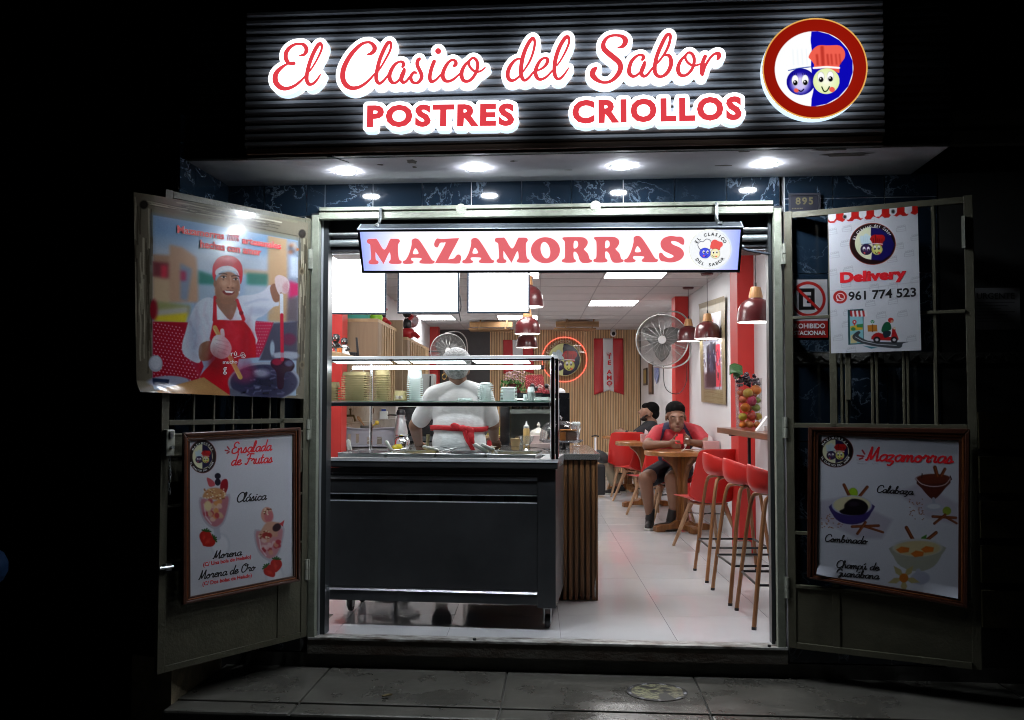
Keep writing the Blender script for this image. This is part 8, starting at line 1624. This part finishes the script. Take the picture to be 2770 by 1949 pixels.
# round stool base under the cart
sbm = thing('round_stool', 'black round low stool seen under the cart', 'stool', F=FI); q = iZ(965, 1662, .0)
cb('base', gb, lambda b: b.lathe([(.001, .0), (.17, .0), (.17, .012), (.04, .03), (.03, .035)], (-1.18, 1.15, 0), n=36), sbm, smooth=30); cb('post', chrome, lambda b: b.cyl((-1.18, 1.15, .03), (-1.18, 1.15, .5), .02, n=14), sbm); cb('seat', gb, lambda b: b.lathe([(.001, .50), (.16, .50), (.17, .52), (.16, .54), (.001, .54)], (-1.18, 1.15, 0), n=30), sbm)
cb('foot_plate', gb, lambda b: b.lathe([(.001, .11), (.15, .11), (.16, .125), (.001, .13)], (-1.18, 1.15, 0), n=30), sbm)
# suitcase near the back
sx_ = thing('suitcase', 'black wheeled suitcase with raised white handle pole by the far table', 'suitcase', F=FI); q = iD(1610.5, 1215, 12.6)
cb('case', blackm, lambda b: b.box(q.x-.02, q.x+.13, q.y, q.y+.22, .03, .42, bev=.02), sx_); cb('pole', white_p, lambda b: b.box(q.x-.012, q.x+.012, q.y-.012, q.y-.002, .42, iD(1610, 1184, 12.6).z), sx_); cb('grip', blackm, lambda b: b.tube([(q.x-.05, q.y, iD(1610, 1181, 12.6).z), (q.x, q.y, iD(1610, 1179, 12.6).z), (q.x+.05, q.y, iD(1610, 1181, 12.6).z)], .009, 8), sx_)
bpk = thing('backpack', 'dark grey bag leaning behind the suitcase pole', 'bag', F=FI); q = iD(1625, 1232, 13.0); cb('bag', mat('bag_grey', (.04, .042, .045), .7), lambda b: b.ell((q.x, q.y, q.z-.02), (.14, .1, .08), Matrix.Rotation(.5, 3, 'Y')), bpk, smooth=True)
# cup and saucer on the far table
cu_ = thing('coffee_cup', 'tan coffee cup on a white saucer on the far table', 'cup', F=FI); q = iD(1668, 1180, 13.2)
cb('saucer', cer, lambda b: b.lathe([(.02, .771), (.06, .778), (.062, .782), (.001, .776)], (q.x, q.y, 0), n=24), cu_, smooth=40); cb('cup', mat('tan_paper'), lambda b: b.lathe([(.024, .783), (.036, .835), (.038, .845)], (q.x, q.y, 0), n=20), cu_, smooth=40)
# ================================================================== people
skin1 = mat('skin_tan', (.22, .115, .075), .5, nz=.1, nscale=14); skin2 = mat('skin_brown', (.19, .092, .056), .5, nz=.1, nscale=14); skin3 = mat('skin_light', (.27, .14, .09), .5, nz=.08, nscale=14)
hair_m = mat('hair_black', (.004, .0035, .0035), .8, spec=.12, bump=.3, bscale=160); white_cl = mat('cloth_white', (.79, .80, .82), .85, nz=.12, nscale=11, bump=.45, bscale=9, bstretch=(1, 1, 2.2))
red_cl = mat('jersey_red', (.42, .022, .035), .65, nz=.12, nscale=9, bump=.35, bscale=18); navy = mat('jersey_navy', (.018, .018, .055), .7, bump=.3, bscale=18); black_cl = mat('tee_black', (.018, .018, .022), .8, bump=.4, bscale=18); beige = mat('trousers_beige', (.34, .29, .21), .8, nz=.12, nscale=9, bump=.5, bscale=22); shoe_b = mat('shoe_black', (.012, .012, .013), .5); sole_w = mat('sole_white', (.5, .49, .46), .5)
def hand(wr, d, side, up, s=1., curl=.5):
    """palm and five fingers: wr wrist, d direction of the fingers, side towards the thumb, up the back of the hand"""
    wr, d, sd, up = V(wr), V(d).normalized(), V(side).normalized(), V(up).normalized(); P = []; R = Matrix((d, sd, up)).transposed()
    P.append(('e', wr+d*.045*s, (.046*s, .038*s, .016*s), R))
    for k, ln in enumerate((.068, .078, .073, .058)):
        b0 = wr+d*.078*s+sd*(.028-.0187*k)*s; a = curl*.8; c = b0; pts = [(*c, .0092*s)]; dd = d.copy()
        for j, f in enumerate((.45, .32, .23)): dd = (dd*math.cos(a)-up*math.sin(a)).normalized(); c = c+dd*ln*f*s; pts.append((*c, (.0088-.0009*j)*s)); a = curl*.6
        P.append(('p', pts))
    t0 = wr+d*.025*s+sd*.03*s; P.append(('p', [(*t0, .012*s), (*(t0+(sd*.8+d*.7).normalized()*.033*s-up*.004*s), .0105*s), (*(t0+(sd*.55+d*.85).normalized()*.062*s-up*.014*s), .0088*s)]))
    return P
def shoe(par, ankle, toe, m=None, nm='shoe', w_=.045):
    A, T = V(ankle), V(toe); d = (T-A); d.z = 0; d.normalize(); A0 = V((A.x, A.y, .045)); T0 = V((T.x, T.y, .035)); up = [('c', A0-d*.03, T0, .045, .036), ('c', A0, V((A.x, A.y, .1)), .046, .042)]
    body(nm, up, .009, m or shoe_b, par, 4); b = B(); s_ = d.cross(V((0, 0, 1))); pr = [A0-d*.085, A0-d*.06+s_*.04, A0+s_*.038, T0+s_*.042, T0+d*.035+s_*.02, T0+d*.035-s_*.02, T0-s_*.042, A0-s_*.038, A0-d*.06-s_*.04]
    b.prism([(p.x, p.y, .002) for p in pr], (0, 0, .022)); obj('sole', b, sole_w, par, bev=.004)
# ------------------------------------------------------------------ the cook, seen from behind
ck = thing('person', 'cook seen from behind in white uniform, hair net and red apron tie', 'person', F=FI)
X, Y = -.785, 1.26
L_s, L_e, L_w = (X-.175, Y, 1.275), (X-.295, Y+.06, 1.075), (X-.30, Y+.27, .96)
R_s, R_e2, R_w = (X+.165, Y, 1.275), (X+.215, Y+.03, 1.085), (X+.215, Y+.29, .985)
pr = [('e', (X-.02, Y, 1.468), (.078, .092, .10)), ('e', (X-.02, Y+.03, 1.41), (.06, .07, .06)), ('c', (X-.01, Y, 1.39), (X, Y, 1.29), .055, .066), ('e', (X-.096, Y+.01, 1.435), (.012, .02, .03)), ('e', (X+.056, Y+.01, 1.435), (.012, .02, .03)),
      ('e', (X, Y, 1.17), (.15, .10, .13)), ('c', (X-.13, Y, 1.255), (X+.13, Y, 1.255), .045, .045), ('e', (X, Y, 1.0), (.15, .11, .17)), ('e', (X, Y, .86), (.165, .12, .13)),
      ('p', [(L_s[0]+.02, Y, 1.25, .05), (*L_e, .046), (*L_w, .031)]), ('p', [(R_s[0]-.02, Y, 1.25, .05), (*R_e2, .046), (*R_w, .031)])]
for sx in (-1, 1): pr += [('p', [(X+sx*.09, Y, .84, .095), (X+sx*.1, Y+.01, .46, .062), (X+sx*.11, Y+.02, .09, .042)]), ('c', (X+sx*.11, Y+.03, .04), (X+sx*.125, Y+.14, .03), .038, .03)]
pr += hand(L_w, (.1, .7, -.5), (1, -.1, 0), (0, .4, 1)) + hand(R_w, (.1, .9, -.25), (-1, 0, .2), (0, .2, 1))
body('body', pr, .0075, skin1, ck)
def folds(c, n): return 0
body('tunic', [('e', (X, Y, 1.235), (.155, .108, .10)), ('e', (X, Y, 1.17), (.185, .132, .165)), ('c', (X, Y, 1.325), (X-.15, Y, 1.272), .062, .07), ('c', (X, Y, 1.325), (X+.15, Y, 1.272), .062, .07), ('e', (X, Y-.01, 1.08), (.175, .145, .14)), ('e', (X, Y-.01, .97), (.178, .145, .15)), ('e', (X, Y-.005, .86), (.19, .15, .14)), ('c', (X, Y, .86), (X, Y, .72), .165, .155),
     ('c', (L_s[0]+.01, Y, 1.265), (L_s[0]-.082, Y+.04, 1.12), .07, .062), ('c', (R_s[0]-.01, Y, 1.265), (R_s[0]+.035, Y+.02, 1.12), .07, .062)], .008, white_cl, ck, 5)
body('trousers', [('c', (X+s_*.09, Y, .80), (X+s_*.11, Y+.02, .16), .10, .065) for s_ in (-1, 1)], .01, mat('trousers_dark', (.03, .04, .07), .8), ck, 4)
for s_ in (-1, 1): shoe(ck, (X+s_*.11, Y+.02, .1), (X+s_*.125, Y+.15, .03), mat('clog', (.35, .33, .3), .5))
body('hair', [('e', (X-.02, Y-.005, 1.47), (.086, .096, .092)), ('e', (X-.015, Y-.06, 1.425), (.06, .045, .05))], .007, hair_m, ck, 3)
nm_ = mat('hair_net', (.70, .73, .75), .7, alpha=.7, bump=1.2, bscale=130, nz=.5, nscale=90)
body('hair_net', [('e', (X-.02, Y-.008, 1.487), (.098, .106, .10)), ('e', (X-.015, Y-.062, 1.43), (.075, .055, .055))], .007, nm_, ck, 2)
b = B(); b.tube([(X-.108+.0, Y-.01+.016*math.cos(a), 1.395+.018*math.sin(a)) for a in np.linspace(0, 2*PI, 15)[:-1]], .0022, 5, closed=True); b.xf(Matrix.Translation((X-.108, Y, 1.395)) @ Matrix.Rotation(1.1, 4, 'Z') @ Matrix.Translation((-X+.108, -Y, -1.395))); obj('earring', b, mat('gold', (.8, .5, .15), .2, 1.), ck)
apr = mat('apron_red', (.50, .012, .02), .6, bump=.3, bscale=30)
b = B(); b.grid(lambda s, q: (X+(.186+.004*q)*math.cos(2*PI*s), Y-.008+(.152+.004*math.sin(PI*q))*math.sin(2*PI*s), 1.045+.032*q+.006*math.sin(2*PI*s*2)), 40, 3, wrap=True); obj('apron_tie', b, apr, ck, smooth=True, solid=.004)
kx = X+.035; ky = Y-.168
body('bow', [('e', (kx, ky, 1.063), (.024, .018, .022)), ('e', (kx-.045, ky+.0, 1.075), (.036, .012, .022), Matrix.Rotation(.35, 3, 'Y')), ('e', (kx+.045, ky, 1.055), (.036, .012, .02), Matrix.Rotation(.5, 3, 'Y')), ('e', (kx+.05, ky-.004, 1.01), (.026, .011, .035))], .006, apr, ck, 2)
for pts, w_ in (([(kx+.01, ky-.006, 1.05), (kx+.03, ky-.012, .99), (kx+.065, ky-.01, .93), (kx+.08, ky-.004, .86), (kx+.085, ky, .80)], .028), ([(kx+.02, ky-.002, 1.05), (kx+.055, ky-.006, 1.0), (kx+.062, ky-.006, .965)], .03)):
    cc_ = catmull(pts, 5); b = B(); b.grid(lambda s, q: (V(cc_[min(len(cc_)-1, int(q*(len(cc_)-1)))])+V(((s-.5)*w_, .004*math.sin(s*5), 0))), 4, len(cc_)-1); obj('tie_end', b, apr, ck, smooth=True, solid=.003)
b = B(); b.tube(catmull([(X-.20, Y-.02, 1.02), (X-.205, Y-.03, .95), (X-.215, Y-.02, .85)], 4), .012, 8); obj('apron_strap', b, mat('apron_edge', (.22, .18, .1), .8), ck, smooth=True)
# ------------------------------------------------------------------ man in red with a phone
m1 = thing('person', 'young man in red jersey sitting at the table looking at his phone', 'person', F=FI)
S1_ = 1.0
hx_, hy_ = 1.112, 4.63
pr = [('e', (hx_, hy_+.03, 1.135), (.092, .108, .10)), ('e', (hx_, hy_-.035, 1.06), (.078, .078, .085)), ('e', (hx_, hy_-.065, 1.0), (.06, .058, .06)), ('e', (hx_, hy_-.10, .965), (.034, .028, .026)),
      ('e', (hx_, hy_-.122, 1.035), (.0165, .024, .019)), ('c', (hx_, hy_-.10, 1.085), (hx_, hy_-.128, 1.04), .011, .015), ('c', (hx_-.05, hy_-.072, 1.096), (hx_+.05, hy_-.072, 1.096), .022, .022),
      ('e', (hx_-.036, hy_-.086, 1.068), (.024, .02, .017)), ('e', (hx_+.036, hy_-.086, 1.068), (.024, .02, .017)), ('e', (hx_, hy_-.045, 1.075), (.073, .066, .06)), ('e', (hx_, hy_-.108, 1.0), (.03, .018, .013)),
      ('e', (hx_-.096, hy_+.01, 1.08), (.012, .022, .034)), ('e', (hx_+.096, hy_+.01, 1.08), (.012, .022, .034)), ('c', (hx_+.008, hy_+.04, 1.03), (1.14, 4.80, .985), .068, .08),
      ('e', (1.15, 4.86, .88), (.20, .12, .15)), ('c', (.99, 4.83, .935), (1.32, 4.83, .935), .07, .07), ('e', (1.14, 4.93, .70), (.165, .13, .17)), ('e', (1.13, 4.97, .55), (.17, .14, .10)),
      ('p', [(.95, 4.82, .935, .07), (.80, 4.42, .815, .05), (1.005, 4.315, .835, .031)]), ('p', [(1.355, 4.82, .935, .07), (1.41, 4.47, .815, .05), (1.205, 4.315, .85, .031)]),
      ('p', [(1.04, 4.93, .54, .10), (.775, 4.36, .50, .07), (.80, 4.42, .36, .064), (.83, 4.49, .13, .038)]), ('p', [(1.22, 4.92, .54, .10), (1.03, 4.40, .49, .07), (1.05, 4.40, .34, .064), (1.05, 4.40, .16, .038)]),
      ('e', (1.03, 4.305, .84), (.035, .02, .042)), ('e', (1.18, 4.305, .855), (.034, .02, .042))]
for k, z in enumerate((.802, .823, .845, .866)): pr.append(('p', [(1.035, 4.297, z, .0115), (1.07, 4.268, z-.002, .0105), (1.105-.006*abs(k-1), 4.266, z, .0095)]))
for k, z in enumerate((.84, .862, .884, .905)): pr.append(('p', [(1.19, 4.30, z-.004, .0115), (1.16, 4.266, z, .0105), (1.132+.004*k, 4.262, z+.003, .0095)]))
pr += [('p', [(1.03, 4.31, .86, .012), (1.045, 4.30, .895, .011), (1.062, 4.30, .915, .0095)]), ('p', [(1.185, 4.31, .885, .012), (1.17, 4.30, .915, .011), (1.15, 4.30, .93, .0095)])]
body('body', pr, .006, skin2, m1, 8)
body('hair', [('e', (hx_, hy_+.034, 1.163), (.1, .111, .088)), ('e', (hx_, hy_+.08, 1.12), (.094, .085, .09)), ('c', (hx_-.088, hy_+.03, 1.14), (hx_-.088, hy_+.035, 1.11), .012, .008), ('c', (hx_+.088, hy_+.03, 1.14), (hx_+.088, hy_+.035, 1.11), .012, .008)], .006, hair_m, m1, 3)
for s_ in (-1, 1):
    b = B(); b.tube([(hx_+s_*.016, hy_-.105, 1.09), (hx_+s_*.04, hy_-.107, 1.096), (hx_+s_*.066, hy_-.088, 1.09)], [.002, .0035, .002], 6); obj('eyebrow', b, hair_m, m1, smooth=True)
    b = B(); b.tube([(hx_+s_*.02, hy_-.103, 1.071), (hx_+s_*.036, hy_-.106, 1.067), (hx_+s_*.055, hy_-.094, 1.07)], [.001, .0018, .001], 6); obj('lashes', b, mat('lash', (.03, .015, .01), .6), m1, smooth=True)
b = B(); b.ell((hx_, hy_-.123, 1.0), (.025, .007, .0065), u=12, v=8); b.ell((hx_, hy_-.121, .993), (.02, .007, .006), u=12, v=8); obj('lips', b, mat('lips', (.17, .06, .045), .45), m1, smooth=True)
segs1 = [((1.03, 1.02), (.945, .80)), ((1.20, 1.02), (1.285, .85)), ((.945, .80), (1.0, .60)), ((1.285, .85), (1.30, .60))]
def stripe(c, n):
    if c.y > 4.90: return 0
    if (c.z > .965 and math.hypot(c.x-1.125, (c.y-4.76)*.8) < .098): return 1
    for (a, q) in segs1:
        dx, dz = q[0]-a[0], q[1]-a[1]; t = max(0, min(1, ((c.x-a[0])*dx+(c.z-a[1])*dz)/(dx*dx+dz*dz)))
        if math.hypot(c.x-a[0]-t*dx, c.z-a[1]-t*dz) < .0165: return 1
    return 0
body('jersey', [('e', (1.15, 4.855, .875), (.212, .138, .155)), ('c', (1.14, 4.83, .975), (.985, 4.83, .935), .085, .08), ('c', (1.15, 4.83, .975), (1.325, 4.83, .935), .085, .08), ('e', (1.14, 4.92, .70), (.18, .148, .17)), ('c', (1.14, 4.93, .66), (1.13, 4.95, .56), .165, .165), ('c', (1.13, 4.78, .975), (1.14, 4.84, .96), .088, .1),
     ('c', (.96, 4.82, .93), (.85, 4.53, .845), .078, .07), ('c', (1.345, 4.82, .93), (1.393, 4.58, .845), .078, .07)], .008, [red_cl, navy], m1, 4, matfn=stripe)
body('shorts', [('e', (1.13, 4.97, .54), (.19, .16, .115)), ('c', (1.04, 4.93, .545), (.85, 4.53, .505), .115, .098), ('c', (1.22, 4.92, .545), (1.09, 4.56, .50), .115, .095)], .009, mat('shorts_navy', (.010, .011, .022), .75, bump=.3, bscale=16), m1, 4)
for a, q in (((.83, 4.49, .1), (.80, 4.36, .03)), ((1.02, 4.39, .12), (.88, 4.33, .03))):
    shoe(m1, a, q); b = B(); b.tube([(a[0], a[1], .09), (a[0]+(.01 if a[0] < .9 else .02), a[1]-.01, .2)], [.045, .043], 12); obj('sock', b, shoe_b, m1, smooth=40)
ph = thing('smartphone', 'bright red phone held by the seated young man', 'phone', F=FI)
T_ = Matrix.Translation((1.092, 4.288, .885)) @ Matrix.Rotation(-.55, 4, 'X') @ Matrix.Rotation(.04, 4, 'Y')
b = B(); b.box(-.038, .038, -.004, .004, -.055, .055, bev=.003); b.xf(T_); obj('case', b, mat('phone_red', (.62, .02, .03), .3), ph)
b = B(); b.box(-.034, -.012, -.0065, -.0042, .028, .05, bev=.001); b.xf(T_); obj('camera_bump', b, mat('phone_dark', (.12, .01, .012), .3), ph)
b = B(); b.box(-.035, .035, .0041, .005, -.052, .052); b.xf(T_); obj('display', b, mat('phone_screen', (.3, .35, .4), .2, emit=.8, ecol=(.7, .8, 1.)), ph)
wc_ = thing('charging_cable', 'thin white phone cable curling on the wooden table', 'cable', F=FI)
b = B(); b.tube(catmull([(1.135, 4.27, .84), (1.14, 4.24, .80), (1.10, 4.20, .773), (1.15, 4.16, .79), (1.20, 4.20, .78), (1.27, 4.22, .7735)], 5), .0028, 6); obj('wire', b, whitec, wc_, smooth=True)
b = B(); b.ell((1.162, 4.258, .885), (.017, .01, .009), u=10, v=7); b.box(1.145, 1.157, 4.252, 4.262, .815, .838); obj('connector', b, whitec, wc_)
# ------------------------------------------------------------------ man in black leaning back by the wall
m2 = thing('person', 'man in black tee leaning back against the far wall, head turned away', 'person', F=FI)
y0 = 8.15
body('body', [('e', (1.275, y0, 1.125), (.105, .085, .105)), ('e', (1.205, y0, 1.095), (.07, .066, .085)), ('e', (1.195, y0, 1.03), (.056, .052, .045)), ('e', (1.128, y0, 1.105), (.022, .013, .017)), ('e', (1.15, y0, 1.055), (.016, .026, .016)), ('e', (1.255, y0-.084, 1.075), (.022, .01, .03)),
     ('c', (1.28, y0, 1.04), (1.31, y0, .95), .06, .07), ('e', (1.27, y0, .82), (.13, .18, .17)), ('e', (1.20, y0, .64), (.13, .15, .15)), ('e', (1.12, y0, .52), (.15, .16, .10)),
     ('p', [(1.28, y0-.16, .90, .066), (1.04, y0-.27, .80, .048), (.915, y0-.18, .835, .032)]), ('p', [(1.27, y0+.16, .90, .066), (1.08, y0+.2, .78, .048), (.95, y0+.1, .83, .032)]),
     ('p', [(1.1, y0-.08, .53, .10), (.65, y0-.1, .47, .072), (.79, y0-.1, .13, .045)]), ('p', [(1.1, y0+.08, .53, .10), (.70, y0+.14, .47, .072), (.88, y0+.14, .13, .045)])]
     + hand((.915, y0-.18, .835), (-1, .2, .1), (0, .3, 1), (0, -1, .2)) + hand((.95, y0+.1, .83), (-1, -.1, .0), (0, -.3, 1), (0, 1, 0)), .008, skin3, m2, 4)
body('hair', [('e', (1.30, y0, 1.15), (.108, .092, .10)), ('e', (1.335, y0, 1.09), (.072, .08, .085)), ('e', (1.235, y0, 1.185), (.07, .07, .05))], .008, hair_m, m2, 3)
body('beard', [('e', (1.195, y0, 1.018), (.055, .055, .034)), ('c', (1.17, y0-.045, 1.03), (1.235, y0-.062, 1.07), .016, .012)], .007, mat('beard', (.03, .02, .016), .8), m2, 3)
body('tee', [('e', (1.27, y0, .82), (.145, .195, .18)), ('e', (1.20, y0, .63), (.145, .165, .17)), ('c', (1.29, y0-.12, .91), (1.29, y0+.12, .91), .085, .085), ('c', (1.28, y0-.16, .90), (1.11, y0-.24, .825), .084, .074), ('c', (1.27, y0+.16, .90), (1.12, y0+.19, .80), .084, .074)], .009, black_cl, m2, 4)
body('trousers', [('e', (1.12, y0, .53), (.165, .175, .11)), ('p', [(1.1, y0-.08, .53, .112), (.65, y0-.1, .47, .086), (.77, y0-.1, .18, .066)]), ('p', [(1.1, y0+.08, .53, .112), (.70, y0+.14, .47, .086), (.86, y0+.14, .18, .066)])], .009, beige, m2, 4)
for a, q in (((.79, y0-.1, .1), (.68, y0-.14, .03)), ((.88, y0+.14, .1), (.78, y0+.12, .03))): shoe(m2, a, q)
b = B(); b.tube([(.935, y0-.195, .83), (.955, y0-.21, .825)], .037, 16); b.ell((.94, y0-.235, .838), (.018, .008, .018)); obj('wristwatch', b, blackm, m2, smooth=40)
recenter_all()
